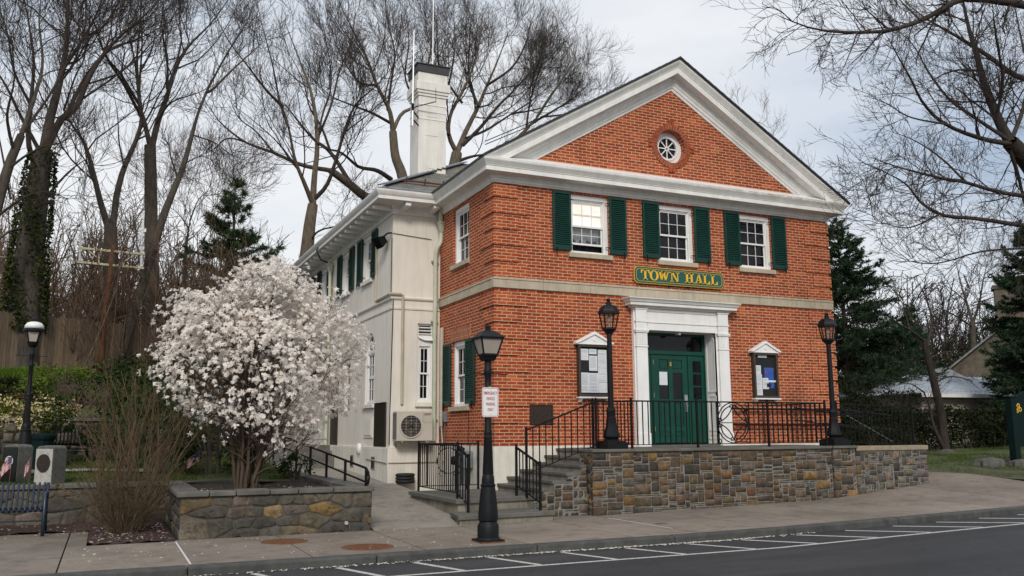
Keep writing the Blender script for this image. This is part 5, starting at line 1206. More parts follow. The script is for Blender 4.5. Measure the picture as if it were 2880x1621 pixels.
# jog round the lamp
railing(tr,(1.36,-1.86),(1.86,-1.86),RTP,RTP,.03,.03,posts=(True,False),foot0=TZ,spacing=.13); railing(tr,(1.86,-1.86),(1.98,Y_),RTP,RTP,.03,.03,posts=(False,False),spacing=.10)
sr_=empty('stair_railing',(.6,-2.05,-.7),'black iron handrail sloping up beside the stone steps','railing')
railing(sr_,(-.21,-2.02),(1.34,-2.02),.33,.90,-.50,.03,foot0=-.95,foot1=TZ,spacing=.145)
hr=empty('step_handrail',(-.2,-2.3,-1.13),'short black handrail stepping down to the pavement','railing')
railing(hr,(-.30,-1.75),(-.22,-2.62),.0,-.30,-.72,-1.0,foot0=LZ,foot1=-1.135,spacing=.12)
lr=empty('landing_railing',(-1.5,-.7,LZ),'black iron railing round the lower landing','railing')
railing(lr,(-1.52,.55),(-1.56,-1.85),.055,.055,LZ+.10,LZ+.10,foot0=LZ,foot1=LZ,spacing=.125); railing(lr,(-1.56,-1.85),(-1.57,-2.42),.055,-.16,LZ+.08,-1.0,posts=(False,True),foot1=-1.135,spacing=.13)
railing(lr,(-1.52,.55),(-.18,.50),.06,.06,LZ+.10,LZ+.10,posts=(False,True),foot1=LZ,spacing=.19)
m=M(); m.ring((-.85,-.30+.0),.27,.014,FX(.52),n=24,d=.012)
for sx in (-1,1): m.ring((-.85+sx*.16,-.05),lambda t:.08-.008*t,.012,FX(.52),0,5.,18,.012); m.ring((-.85+sx*.16,-.58),lambda t:.08-.008*t,.012,FX(.52),0,5.,18,.012)
m.build('scroll_panel',MT['iron'],lr)
wr=empty('walkway_handrail',(-3.58,0,-.58),'black pipe handrail climbing along the side walkway','railing')
m=M(); q=[(-3.58,-2.92),(-3.58,3.4),(-3.58,7.0)]; zt=lambda y:-.33+.078*(y+2.92)*1.0
m.tube([(-3.58,-2.98,-.36),(-3.58,-2.8,-.29),(-3.58,3.4,.12),(-3.58,7.,.36)],.022,8); m.build('top_rail',MT['iron'],wr,smooth=True)
m=M(); m.tube([(-3.58,-2.98,-.36),(-3.58,-3.04,-.44),(-3.58,-2.98,-.54),(-3.58,-2.8,-.52),(-3.58,3.4,-.13),(-3.58,7.,.1)],.018,8); m.build('lower_rail',MT['iron'],wr,smooth=True)
for y in (-2.85,-1.40,.12,1.66,3.2,4.75,6.3):
    m=M(); m.bar((-3.58,y,-1.25 if y<-2.5 else -.58),(-3.58,y,-.29+(y+2.8)*.0661),.042); m.build('post',MT['iron'],wr)
# right-hand ramp rails
rr=empty('ramp_railing',(9.,-1.9,-.06),'black iron railing of the ramp behind the right hand wall','railing')
railing(rr,(7.62,-2.1),(10.0,-2.1),.90,.84,.03,-.05,foot0=TZ,foot1=-.06,spacing=.13)
for q_ in ([(7.75,-.6,.85),(10.0,-.6,.62)],[(7.75,-.6,.55),(10.0,-.6,.32)],[(7.75,-1.9,.62),(10.0,-1.9,.84)]): m=M(); m.tube(q_,.016,8); m.build('handrail',MT['iron'],rr)
m=M(); m.tube([(8.4,-1.6,.66),(9.9,-1.6,-.0)],.013,8); m.build('handrail',MT['rail'],rr)
wh=empty('wall_handrail',(7.5,-.12,.4),'two black pipe rails fixed along the brick wall right of the entrance','railing')
for z in (.83,.45):
    m=M(); m.tube([(6.25,-.13,z),(9.7,-.13,z-.02),(11.5,-.13,z-.16)],.024,8); m.build('pipe',MT['iron'],wh,smooth=True)
for x in (6.7,9.0):
    m=M(); m.lathe([(.05,0),(.05,.02)],(x,-.03,.77),10); m.bar((x,-.005,.8),(x,-.13,.8),.025); m.bar((x,-.005,.42),(x,-.13,.42),.025); m.build('bracket',MT['iron'],wh)
m=M()
for z in (.0,): m.bar((7.05,Y_,.9),(7.05,-.15,.9),.04,.028)
for k in range(1,14): m.bar((7.05,Y_+k*.155,.03),(7.05,Y_+k*.155,.9),.014)
m.build('return_rail',MT['iron'],tr)
# ================================================================ bench, stones, flags, rock
def bench(name,x1,y,z,n,w,label,mat,group=None):
    t=empty(name,(x1-w/2,y,z),label,'bench',group)
    m=M(); k=int(w/.075)
    for i in range(k):
        x=x1-.05-i*.075; m.tube([(x,y-.38,z+.38),(x,y-.42,z+.42),(x,y-.36,z+.445),(x,y-.05,z+.43),(x,y+.02,z+.46),(x,y+.14,z+.78),(x,y+.17,z+.80),(x,y+.19,z+.77)],[.017]*8,6)
    m.build('slats',mat,t,smooth=True)
    for x in (x1,x1-w/2,x1-w):
        m=M(); m.tube([(x,y-.42,z),(x,y-.40,z+.3),(x,y-.38,z+.62),(x,y-.30,z+.66),(x,y-.02,z+.64),(x,y+.06,z+.55)],.028,8); m.tube([(x,y+.2,z),(x,y+.12,z+.2),(x,y+.0,z+.42),(x,y+.16,z+.80)],.028,8); m.bar((x,y-.40,z+.22),(x,y+.1,z+.22),.03); m.bar((x,y-.38,z+.38),(x,y+.02,z+.38),.04); m.build('leg',mat,t,smooth=True)
    m=M(); m.bar((x1,y-.36,z+.39),(x1-w,y-.36,z+.39),.03); m.bar((x1,y+.0,z+.40),(x1-w,y,z+.40),.03); m.bar((x1,y-.2,z+.22),(x1-w,y-.2,z+.22),.025); m.build('stretcher',mat,t)
bench('street_bench',-8.42,-.95,-1.295,20,1.9,'blue black slatted metal bench on the pavement at far left',MT['benchblue'])
bq=at(250,1235,5.3); 
bench('garden_bench',float(at(345,1250,5.4)[0]),5.4,zl(-8,5.4),20,1.5,'dark slatted bench against the wall behind the memorial lawn',MT['black'])
def memo(x0,x1,y,zb,h,dp,front,side,name,label):
    t=empty(name,((x0+x1)/2,y+dp/2,zb),label,'memorial stone'); m=M(); n=6
    m.box(x0,x1,y+.012,y+dp,zb,zb+h); m.prism([(x0,zb+h),(x1,zb+h),(x1-.03,zb+h+.04),((x0+x1)/2,zb+h+.055),(x0+.03,zb+h+.04)],FX(y+.01),0,dp-.02); b=m.build('block',side,t,bevel=.012)
    m=M(); m.box(x0+.004,x1-.004,y,y+.0115,zb+.0,zb+h-.003); m.build('face',front,t); return t
zz=zl(-8.5,1.2)-.03
t=memo(-8.66,-8.30,.65,zz,.66,.36,MT['granite'],MT['roughgrey'],'memorial_stone','pale granite marker with a round bronze disc on the lawn')
m=M(); c=(-8.48,zz+.40); m.prism([(c[0]+.14*math.cos(2*PI*i/28),c[1]+.19*math.sin(2*PI*i/28)*.85) for i in range(28)],FX(.64),-.008,.009); m.build('medallion',MT['bronze'],t); t.rotation_euler[2]=-R(38)
t=memo(-9.25,-8.90,1.35,zz,.68,.36,MT['blackstone'],MT['roughgrey'],'memorial_stone','polished black marker with a white oval emblem on the lawn')
m=M(); m.ring((-9.08,zz+.43),.085,.016,FX(1.345),n=24,d=.006); m.prism([(-9.10+.04*math.cos(a)-.008,zz+.43+.055*math.sin(a)) for a in np.linspace(0,2*PI,14)[:-1]],FX(1.343),0,.004); m.prism(rect(-9.13,-9.08,zz+.345,zz+.40),FX(1.343),0,.004); m.build('emblem',MT['flagwhite'],t); t.rotation_euler[2]=-R(42)
def flag(x,y,z,h,rx,label,droop=.7):
    t=empty('small_flag',(x,y,z),label,'flag','small flags on the lawn'); m=M(); m.tube([(x,y,z),(x+.01,y,z+h)],.006,6); m.build('stick',MT['pole'],t)
    W,Hh=.34,.22; nx,nz=12,13; fn=lambda i,j:(x+.012+rx*W*(i/nx)*droop, y+.02*math.sin(i*1.2)+.03*math.sin(j*.4)*(i/nx), z+h-.01-Hh*j/nz-.16*(i/nx)**1.3)
    ms={k:M() for k in ('flagred','flagwhite','flagblue')}
    for i in range(nx):
        for j in range(nz):
            k='flagblue' if (i<5 and j<7) else ('flagred' if j%2==0 else 'flagwhite')
            ms[k].poly([fn(i,j),fn(i+1,j),fn(i+1,j+1),fn(i,j+1)])
    st_=ms['flagwhite']; 
    ms['flagred'].build('red_stripes',MT['flagred'],t); ms['flagwhite'].build('white_stripes',MT['flagwhite'],t); c=ms['flagblue'].build('canton',MT['flagblue'],t)
    m=M()
    for i in range(4):
        for j in range(4):
            p=fn(.5+i*1.1,.6+j*1.6); m.lathe([(0,-.006),(.006,0),(0,.006)],(p[0],p[1]-.006,p[2]),5)
    m.build('stars',MT['flagwhite'],c)
p=at(28,1330,.9); flag(float(p[0]),.9,zl(-9,.9),.52,-.8,'small striped flag nearest the left edge beside the black marker',.55)
p=at(82,1340,.9); flag(float(p[0]),.9,zl(-9,.9),.50,-.55,'small striped flag just left of the pale granite marker',.5)
p=at(545,1310,2.2); flag(float(p[0])+.1,2.2,zl(-6,2.2),.50,-.9,'small striped flag on the grass left of the flowering tree',.8)
# right: green sign
gs=empty('park_sign',(15.2,-1.,-1.0),'dark green sign board on a square post at the right edge of the lawn','sign')
gz_=zr(14.8,-1.); x0=float(at(2846,1250,-1.)[0]); zt=float(at(2845,1118,-1.)[2])
m=M(); m.box(x0,x0+.2,-1.1,-.9,gz_-.3,zt); m.box(x0-.02,x0+.22,-1.12,-.88,zt,zt+.03); m.build('post',MT['signdark'],gs,bevel=.01)
m=M(); m.box(x0+1.9,x0+2.1,-1.1,-.9,gz_-.3,zt); m.build('post',MT['signdark'],gs,bevel=.01)
m=M(); fb=FX(-1.03); m.prism([(x0+.2,zt-1.35),(x0+1.9,zt-1.35),(x0+1.9,zt-.05),(x0+1.5,zt+.15),(x0+1.05,zt+.22),(x0+.6,zt+.15),(x0+.2,zt-.05)],fb,0,.06); m.build('board',MT['signdark'],gs)
m=M()
for a,b,r in ((.28,-.28,.05),(.36,-.22,.045),(.30,-.38,.035),(.42,-.33,.05)): m.ring((x0+a,zt+b),r,.03,FX(-1.035),n=12,d=.01)
m.build('gold_flower',MT['gold'],gs)
# boulders at the lawn edge
for (x,y,s_,lb) in ((14.0,-1.0,.50,'flat topped grey boulder at the lawn corner by the pavement'),(14.75,-1.35,.42,'smaller rough boulder to the right of the flat topped one'),(18.9,4.4,.34,'low pale stone edging the mulch under the young tree')):
    m=M(); n,k=14,8; vs=[];fs=[]; z0=zr(x,y)-.06
    for j in range(k+1):
        for i in range(n):
            a=2*PI*i/n; t=j/k*PI/2; rr_=s_*(1+.16*math.sin(3*a+x)+.08*math.sin(7*a+j)); vs.append((x+rr_*math.cos(a)*math.cos(t)**.6,y+.65*rr_*math.sin(a)*math.cos(t)**.6,z0+min(.62*s_*math.sin(t)**.8,.5*s_+.03*math.sin(a*2))))
    for j in range(k):
        for i in range(n): fs.append((j*n+i,j*n+(i+1)%n,(j+1)*n+(i+1)%n,(j+1)*n+i))
    m.add(vs,fs); m.build('boulder',MT['rock'],label=lb,cat='boulder',group='boulders on the lawn edge')
# ================================================================ vegetation
def unit(v): return v/(np.linalg.norm(v,axis=-1,keepdims=True)+1e-9)
def tubes(P,Rr,n=3):
    """N polylines (N,K,3) with radii -> verts, quads"""
    Nn,K,_=P.shape; T=np.gradient(P,axis=1); T=unit(T); ref=np.where(np.abs(T[:,:1,2:3])>.85,np.array([1.,0,0]),np.array([0,0,1.])); ref=np.repeat(ref,K,1)
    A=unit(np.cross(T,ref)); B=np.cross(T,A); a=np.arange(n)*2*PI/n
    V=P[:,:,None,:]+(A[:,:,None,:]*np.cos(a)[None,None,:,None]+B[:,:,None,:]*np.sin(a)[None,None,:,None])*Rr[:,:,None,None]
    idx=np.arange(Nn*K*n).reshape(Nn,K,n); i0=idx[:,:-1,:]; i1=idx[:,1:,:]
    F=np.stack([i0,np.roll(i0,-1,2),np.roll(i1,-1,2),i1],-1).reshape(-1,4)
    return V.reshape(-1,3),F
def join(parts):
    vs,fs,o=[],[],0
    for v,f in parts: vs.append(v); fs.append(f+o); o+=len(v)
    return np.concatenate(vs),np.concatenate(fs)
def spawn(P,Rr,dens,ang=(30,60),Lk=20.,Lp=.75,rk=(.4,.7),tmin=.15,tmax=1.,trop=.08,segs=4,wander=.16,rmin=.006,rtip=.45,cap=None,Lmax=9,horiz=0.):
    ln=np.linalg.norm(np.diff(P,axis=1),axis=2).sum(1); cnt=RNG.poisson(ln*(tmax-tmin)*dens); N_=int(cnt.sum())
    if N_==0: return None
    if cap and N_>cap: cnt=RNG.binomial(cnt,cap/N_); N_=int(cnt.sum())
    pid=np.repeat(np.arange(len(P)),cnt); K=P.shape[1]; t=RNG.uniform(tmin,tmax,N_)*(K-1); i=np.minimum(t.astype(int),K-2); f=(t-i)[:,None]
    p=P[pid,i]*(1-f)+P[pid,i+1]*f; T=unit(P[pid,i+1]-P[pid,i]); rr=Rr[pid,i]*(1-f[:,0])+Rr[pid,i+1]*f[:,0]
    U=RNG.normal(size=(N_,3)); U=unit(np.cross(T,U)); a=np.radians(RNG.uniform(ang[0],ang[1],N_))[:,None]; D=unit(np.cos(a)*T+np.sin(a)*U)
    D[:,2]*=(1-horiz); D=unit(D)
    r=np.maximum(rr*RNG.uniform(rk[0],rk[1],N_),rmin); Ln=np.minimum(Lk*r**Lp*RNG.uniform(.6,1.25,N_),Lmax)
    return growl(p,D,r,Ln,segs,trop,wander,rmin*.8,rtip)
def growl(p,D,r,Ln,segs,trop,wander,rmin,rtip):
    N_=len(p); out=[p]; d=D.copy(); q=p.copy()
    for k in range(segs):
        d=unit(d+RNG.normal(0,wander,(N_,3))+np.array([0,0,trop])); q=q+d*(Ln/segs)[:,None]; out.append(q)
    P=np.stack(out,1); s=np.linspace(1,rtip,segs+1)[None,:]; return P,np.maximum(r[:,None]*s,rmin)
def smoothline(pts,n):
    pts=np.array(pts,float); k=len(pts); t=np.linspace(0,k-1,n); o=[]
    for a in t:
        i=min(int(a),k-2); f=a-i; p0=pts[max(i-1,0)];p1=pts[i];p2=pts[i+1];p3=pts[min(i+2,k-1)]
        o.append(.5*((2*p1)+(-p0+p2)*f+(2*p0-5*p1+4*p2-p3)*f*f+(-p0+3*p1-3*p2+p3)*f**3))
    return np.array(o)
def limb3(px,r0,r1,y0,dy=(0,0),n=16,wob=.02):
    k=len(px); P=np.array([at(x,y,y0+dy[0]+(dy[1]-dy[0])*i/(k-1)) for i,(x,y) in enumerate(px)]); d=np.linalg.norm(P-CP,axis=1)
    S=smoothline(P,n); D=np.interp(np.linspace(0,1,n),np.linspace(0,1,k),d); L_=np.linalg.norm(S[-1]-S[0]); S[1:-1]+=RNG.normal(0,wob*.12,(n-2,3))
    rr=np.linspace(1,0,n)**1.0*(r0-r1*(.28 if r1<12.5 else 1))+r1*(.28 if r1<12.5 else 1); return S,rr/2*D/FPX
def bare_tree(name,label,limbs,y0,levels,bark='bark',twig='twigdark',group=None,extend=None,trunk_n=2,cat='bare tree',base=None,ws=1.):
    """limbs: (pixel path, width0, width1, (dy0,dy1)); the first trunk_n form the trunk part"""
    LS=[limb3(px,a*ws*(.84 if i==0 else .66),b*ws*(.80 if i==0 else .66),y0,dy,18) for i,(px,a,b,dy) in enumerate(limbs)]
    if base is not None:   # carry the trunk down to the ground out of sight
        S,rr=LS[0]; b=np.array([S[0][0]+base[0],S[0][1]+.2,base[1]]); n=6
        ext=np.array([b+(S[0]-b)*i/n for i in range(n)]); LS[0]=(np.concatenate([ext,S])[::1],np.concatenate([np.linspace(rr[0]*1.35,rr[0],n),rr]))
        S,rr=LS[0]; ii=np.linspace(0,len(S)-1,18); LS[0]=(np.stack([np.interp(ii,np.arange(len(S)),S[:,k]) for k in range(3)],1),np.interp(ii,np.arange(len(S)),rr))
    P=np.stack([s for s,_ in LS]); Rr=np.stack([r for _,r in LS]); b0=P[0][0]
    t=empty(name,tuple(map(float,b0)),label,cat,group)
    v,f=tubes(P[:trunk_n],Rr[:trunk_n],10); arrmesh('trunk',v,f,MT[bark],t,smooth=True)
    parts=[]
    if len(LS)>trunk_n: parts.append(tubes(P[trunk_n:],Rr[trunk_n:],7))
    cur=(P[1:],Rr[1:]); first=True; last=None
    for lv in levels:
        kw=dict(lv); g=spawn(*cur,**kw)
        if g is None: break
        parts.append(tubes(*g,n=4 if first else 3)); 
        if first: nxt=(g[0],g[1])
        cur=g; first=False; last=g
    v,f=join(parts); arrmesh('branches',v,f,MT[twig],t,smooth=True); return t,last
LV_BIG=[dict(dens=1.75,ang=(26,58),Lk=46,rk=(.28,.52),tmin=.25,segs=8,trop=.10,wander=.125,Lmax=5.0,rmin=.014),dict(dens=1.7,ang=(25,55),Lk=40,rk=(.35,.6),segs=6,trop=.10,wander=.125,Lmax=2.4,rmin=.010),dict(dens=3.2,ang=(22,52),Lk=40,rk=(.5,.75),segs=5,trop=.12,wander=.125,Lmax=1.3,rmin=.0085,cap=5200),dict(dens=4.4,ang=(20,50),Lk=34,rk=(.6,.85),segs=3,trop=.14,wander=.125,Lmax=.75,rmin=.0062,cap=6500)]
def lv(scale=1.,**kw):
    o=[]
    for i,l in enumerate(LV_BIG):
        d=dict(l); d['dens']=d['dens']*scale
        if 'cap' in d: d['cap']=int(d['cap']*kw.get('capk',1))
        if 'Ls' in kw: d['Lk']*=kw['Ls']; d['Lmax']*=kw['Ls']
        if 'trop' in kw: d['trop']=kw['trop']
        if 'rs' in kw and 'rmin' in d: d['rmin']*=kw['rs']
        o.append(d)
    return o
GB='bare trees behind the hall'
bare_tree('bare_tree','tall bare tree left of the stucco wing, its straight trunk forking low above the eaves',[
 ([(850,800),(862,720),(870,640),(880,575)],50,34,(0,0)),
 ([(880,575),(858,520),(830,450),(812,360),(795,300)],22,13,(0,-2)),
 ([(880,575),(884,500),(892,420),(888,330),(872,250),(835,150),(800,60)],28,7,(0,2)),
 ([(885,560),(920,520),(945,450),(975,350),(1005,290),(1060,240),(1110,180)],20,6,(0,-3)),
 ([(795,300),(750,255),(700,190),(640,110),(600,30)],13,5,(-2,-4)),
 ([(812,360),(790,300),(770,200),(745,100),(720,0)],10,5,(-2,1)),
 ([(888,400),(930,300),(955,200),(990,110),(1000,20)],12,5,(2,3)),
 ([(870,690),(890,655),(930,640),(985,632),(1020,615)],11,5,(0,-2)),
 ([(892,420),(905,330),(930,250),(925,160),(905,60)],11,5,(1,4)),
 ([(858,520),(840,480),(780,400),(700,330),(660,300)],9,4,(0,3))],25,lv(1.,Ls=1.1),'bark','twigdark',GB,base=(-.3,-.9),trunk_n=3)
bare_tree('bare_tree','leaning bare tree sending long level limbs out to the left above the wing roof',[
 ([(1075,560),(1030,555),(985,520),(930,480)],34,24,(2,0)),
 ([(930,480),(850,465),(770,430),(690,400),(620,345),(590,300)],20,6,(0,-3)),
 ([(985,515),(930,430),(880,390),(830,330),(800,290)],20,9,(1,3)),
 ([(1100,505),(1060,480),(1010,470),(960,430),(900,410),(850,340)],22,7,(1,-2)),
 ([(930,430),(905,360),(870,300),(850,220),(800,130)],12,5,(2,4)),
 ([(690,400),(640,390),(600,420),(560,440)],8,4,(-3,-4)),
 ([(770,430),(720,370),(670,330),(640,260)],9,4,(-2,0))],27,lv(.85),'bark','twigdark',GB,base=(1.5,-.9))
bare_tree('bare_tree','bare tree rising just left of the chimney with a wide fan of branches',[
 ([(1140,560),(1130,490),(1112,440),(1105,370)],38,26,(0,0)),
 ([(1105,370),(1095,310),(1060,240),(1030,160),(990,80),(950,0)],22,6,(0,-2)),
 ([(1105,370),(1130,320),(1175,290),(1200,200),(1215,110),(1220,20)],18,6,(0,2)),
 ([(1090,310),(1100,230),(1110,150),(1090,60),(1080,-20)],13,5,(0,3)),
 ([(1105,350),(1050,320),(1000,300),(930,270),(880,220)],14,5,(0,-3)),
 ([(1175,290),(1140,220),(1150,120),(1140,30)],11,5,(1,4)),
 ([(1060,240),(1010,230),(960,160),(930,80)],11,5,(-1,2))],32,lv(1.,Ls=1.1),'bark','twigdark',GB,base=(.5,-.9),trunk_n=3)
bare_tree('bare_tree','broad bare tree to the right of the chimney with a dense rounded crown',[
 ([(1270,520),(1278,470),(1285,430)],46,36,(0,0)),
 ([(1285,430),(1262,380),(1268,320),(1300,260),(1330,190),(1350,110),(1360,20)],22,6,(0,-2)),
 ([(1285,430),(1310,370),(1345,300),(1370,240),(1400,170),(1430,90)],26,6,(0,2)),
 ([(1300,410),(1350,360),(1400,300),(1450,250),(1500,190),(1540,130)],18,5,(0,-3)),
 ([(1310,390),(1370,365),(1440,320),(1500,280),(1560,230)],13,5,(1,4)),
 ([(1262,380),(1250,300),(1270,200),(1280,120),(1275,30)],14,5,(-1,3)),
 ([(1345,300),(1320,220),(1320,120),(1325,40)],13,5,(0,4)),
 ([(1370,240),(1440,190),(1480,120),(1490,70)],12,5,(1,-2)),
 ([(1285,455),(1330,440),(1380,432),(1430,410)],16,6,(0,-2)),
 ([(1300,290),(1240,200),(1230,120),(1225,60)],11,5,(0,3)),
 ([(1440,320),(1500,310),(1560,290),(1600,250)],9,4,(2,5))],34,lv(1.05,Ls=1.15,capk=.85),'bark','twigdark',GB,base=(.5,-.9),trunk_n=3)
bare_tree('bare_tree','low bare crown spreading just above the left slope of the gable roof',[
 ([(1420,460),(1450,400),(1480,365),(1510,330)],26,15,(0,0)),
 ([(1510,330),(1550,270),(1590,210),(1620,160)],12,4,(0,-2)),
 ([(1500,345),(1560,310),(1620,270),(1670,220)],12,4,(0,2)),
 ([(1480,365),(1490,290),(1510,220),(1530,150)],11,4,(0,3)),
 ([(1520,330),(1600,320),(1660,300),(1710,270)],9,4,(0,-3))],36,lv(1.3,Ls=1.2),'bark','twigdark',GB,base=(-.5,-.9))
bare_tree('bare_tree','faint bare twigs showing just over the right slope of the gable',[
 ([(2120,520),(2110,440),(2105,380)],14,9,(0,0)),([(2105,380),(2080,330),(2065,280)],7,3,(0,1)),([(2105,380),(2130,345),(2160,360)],7,3,(0,-1)),([(2110,400),(2180,400),(2210,370)],6,3,(0,1)),([(2120,440),(2230,480),(2290,470)],6,3,(0,1))],45,lv(.8,capk=.4,trop=.2),'bark','twig',GB,base=(0,-.9),ws=.6)
GL='bare trees on the rise at far left'
t,_=bare_tree('ivy_tree','thick ivy covered trunk at far left behind the board fence',[
 ([(62,930),(75,800),(92,640),(110,500),(125,420)],112,58,(0,0)),
 ([(120,450),(140,340),(165,240),(185,140),(190,20),(185,-80)],46,20,(0,1)),
 ([(125,430),(170,340),(215,300),(260,200),(320,120),(400,50),(470,-20)],36,10,(0,-1)),
 ([(110,500),(80,400),(88,280),(95,180),(80,60),(60,-40)],26,10,(0,2)),
 ([(185,330),(240,220),(310,140),(390,110),(480,60)],20,7,(0,2)),
 ([(105,590),(160,520),(210,470),(260,440)],16,6,(0,-1)),
 ([(120,440),(60,330),(10,230),(-40,160)],20,8,(0,-1)),
 ([(175,200),(240,100),(280,20),(300,-60)],16,7,(1,3)),
 ([(90,640),(30,650),(-20,690)],18,8,(0,-1)),
 ([(88,300),(40,200),(20,90),(-10,0)],14,6,(2,1))],13,lv(1.05,Ls=1.15,capk=.9,rs=.8),'barkdark','twigdark',GL,base=(-.1,2.2),trunk_n=2,ws=.86)
ivy_t=t
bare_tree('bare_tree','bare tree behind the antenna pole, forking low into two wide stems',[
 ([(312,760),(312,690),(310,630)],56,46,(0,0)),
 ([(305,640),(280,560),(258,470),(235,400),(195,340),(180,300)],34,12,(0,-1)),
 ([(318,630),(330,540),(350,470),(385,390),(398,330),(392,250),(400,120),(395,20)],34,9,(0,2)),
 ([(350,470),(335,400),(330,320),(315,240)],10,5,(0,3)),
 ([(398,330),(350,240),(310,180),(280,120),(240,40)],18,6,(2,0)),
 ([(392,300),(380,180),(360,80),(370,0)],13,5,(2,4)),
 ([(195,340),(150,330),(90,340),(30,370)],10,5,(-1,-2)),
 ([(180,310),(210,220),(240,150),(230,60)],11,5,(-1,1))],16,lv(1.0,Ls=1.15,capk=.8,rs=.8),'barkdark','twigdark',GL,base=(.2,2.3),trunk_n=3,ws=.82)
bare_tree('bare_tree','tall straight bare trunk right of the antenna pole, opening into a V',[
 ([(428,800),(425,650),(424,520),(422,410)],54,44,(0,0)),
 ([(422,410),(405,340),(395,300),(385,180),(395,60),(398,-30)],26,10,(0,-1)),
 ([(426,420),(445,340),(470,270),(490,200),(530,130),(590,70),(650,-10)],32,9,(0,2)),
 ([(470,250),(470,160),(455,80),(460,0)],14,6,(1,3)),
 ([(395,300),(340,210),(300,160),(270,80),(240,-10)],16,6,(0,-2)),
 ([(440,350),(480,290),(560,260),(640,220)],11,5,(0,-2)),
 ([(490,200),(510,110),(500,20)],12,5,(1,4)),
 ([(395,200),(430,130),(440,40)],11,5,(0,2))],17,lv(1.0,Ls=1.15,capk=.8,rs=.8),'barkdark','twigdark',GL,base=(.1,2.3),trunk_n=3,ws=.82)
bare_tree('bare_tree','slender bare tree leaning right out of the thicket with a kinked top',[
 ([(455,620),(478,560),(515,470),(540,380),(560,310),(582,260)],26,15,(0,0)),
 ([(582,260),(600,250),(650,200),(705,150),(760,100)],13,5,(0,-1)),
 ([(560,310),(590,240),(640,150),(690,70),(720,0)],12,5,(0,2)),
 ([(540,380),(600,400),(640,430),(690,470)],7,4,(0,-1)),
 ([(500,500),(480,440),(475,400)],10,5,(0,1)),
 ([(520,460),(570,440),(620,470)],6,3,(0,-2))],15,lv(1.1,rs=.8),'barkdark','twigdark',GL,base=(-1.2,2.1))
bare_tree('bare_tree','bare tree cut by the left edge of the view beside the ivy trunk',[
 ([(-60,760),(-20,620),(20,480),(60,380)],40,22,(0,0)),([(60,380),(95,280),(120,180),(110,60),(120,-40)],18,7,(0,2)),([(20,480),(70,440),(130,410),(190,400)],12,5,(0,-1)),([(40,430),(20,330),(40,220),(30,90)],14,6,(0,-2)),([(-20,620),(60,560),(130,540),(190,560)],12,5,(0,-2)),([(60,380),(150,250),(210,120),(230,20)],12,5,(0,3)),([(30,560),(0,400),(-20,300)],10,5,(0,1))],11,lv(1.2,rs=.8),'barkdark','twigdark',GL,base=(-.3,1.4))
bare_tree('bare_tree','distant bare tree between the antenna pole and the pine',[
 ([(520,760),(525,680),(535,620)],14,10,(0,0)),([(535,620),(560,560),(600,530)],7,3,(0,1)),([(530,640),(500,600),(470,580)],6,3,(0,-1)),([(525,680),(560,650),(590,600)],6,3,(0,1)),([(520,720),(480,690),(450,650)],6,3,(0,1))],24,lv(1.3,capk=.6,Ls=1.2),'barkdark','twig',GL,base=(0,2.5))
# right-hand street tree, trunk outside the frame
bare_tree('street_tree','bare budding tree at right whose limbs reach in from beyond the edge',[
 ([(3060,760),(2960,560),(2895,460),(2840,400)],70,46,(0,0)),
 ([(2840,400),(2805,330),(2770,240),(2745,150),(2720,60),(2700,-40)],40,18,(0,1)),
 ([(2950,30),(2860,10),(2720,-5),(2660,20),(2590,58),(2500,86),(2410,92),(2310,86),(2230,62),(2180,40)],32,6,(-1,-3)),
 ([(2960,240),(2860,215),(2790,165),(2720,120),(2660,85),(2600,50),(2540,0)],24,7,(0,2)),
 ([(2840,405),(2760,390),(2660,350),(2600,295),(2560,220),(2515,140),(2490,95)],20,6,(0,-1)),
 ([(2830,390),(2740,330),(2670,280),(2610,200),(2570,130),(2540,100)],15,6,(0,2)),
 ([(2960,560),(2830,545),(2720,515),(2640,500),(2560,480),(2500,462),(2440,440)],18,5,(-1,-2)),
 ([(2970,645),(2860,632),(2740,615),(2650,605),(2590,570),(2550,520),(2490,485),(2430,460)],20,5,(-1,-3)),
 ([(2970,690),(2860,700),(2760,708),(2640,740),(2560,735),(2480,700)],11,4,(-1,-2)),
 ([(2840,405),(2880,300),(2890,200),(2870,100),(2850,0)],18,8,(0,3)),
 ([(2800,330),(2820,230),(2800,100),(2790,0)],14,6,(0,-2)),
 ([(2640,605),(2560,640),(2500,632),(2440,612)],8,4,(-2,-3)),
 ([(2720,515),(2640,440),(2570,395),(2490,365)],10,4,(-1,1)),
 ([(2660,350),(2560,330),(2490,290),(2430,270)],8,4,(-1,0)),
 ([(2410,92),(2390,150),(2360,210),(2310,240)],6,3,(-3,-3)),
 ([(2230,62),(2170,20),(2110,55)],5,3,(-3,-3)),
 ([(2840,420),(2870,520),(2890,640),(2880,760)],16,6,(0,1)),
 ([(2500,86),(2450,40),(2400,0)],9,4,(-2,-2)),
 ([(2590,58),(2540,10),(2500,-30)],9,4,(-2,-1))],0.,[dict(dens=2.8,ang=(25,52),Lk=34,rk=(.22,.45),tmin=.10,tmax=.9,segs=8,trop=-.01,wander=.12,Lmax=1.75,rmin=.010),dict(dens=3.,ang=(25,55),Lk=32,rk=(.35,.6),segs=6,trop=.03,wander=.12,Lmax=1.3,rmin=.007),dict(dens=4.5,ang=(22,52),Lk=30,rk=(.45,.7),segs=4,trop=.06,wander=.12,Lmax=.65,rmin=.0055,cap=11000),dict(dens=5.5,ang=(20,50),Lk=26,rk=(.6,.8),segs=3,trop=.08,wander=.12,Lmax=.32,rmin=.005,cap=18000)],'barkblack','twigdark',None,base=(.4,-.9))
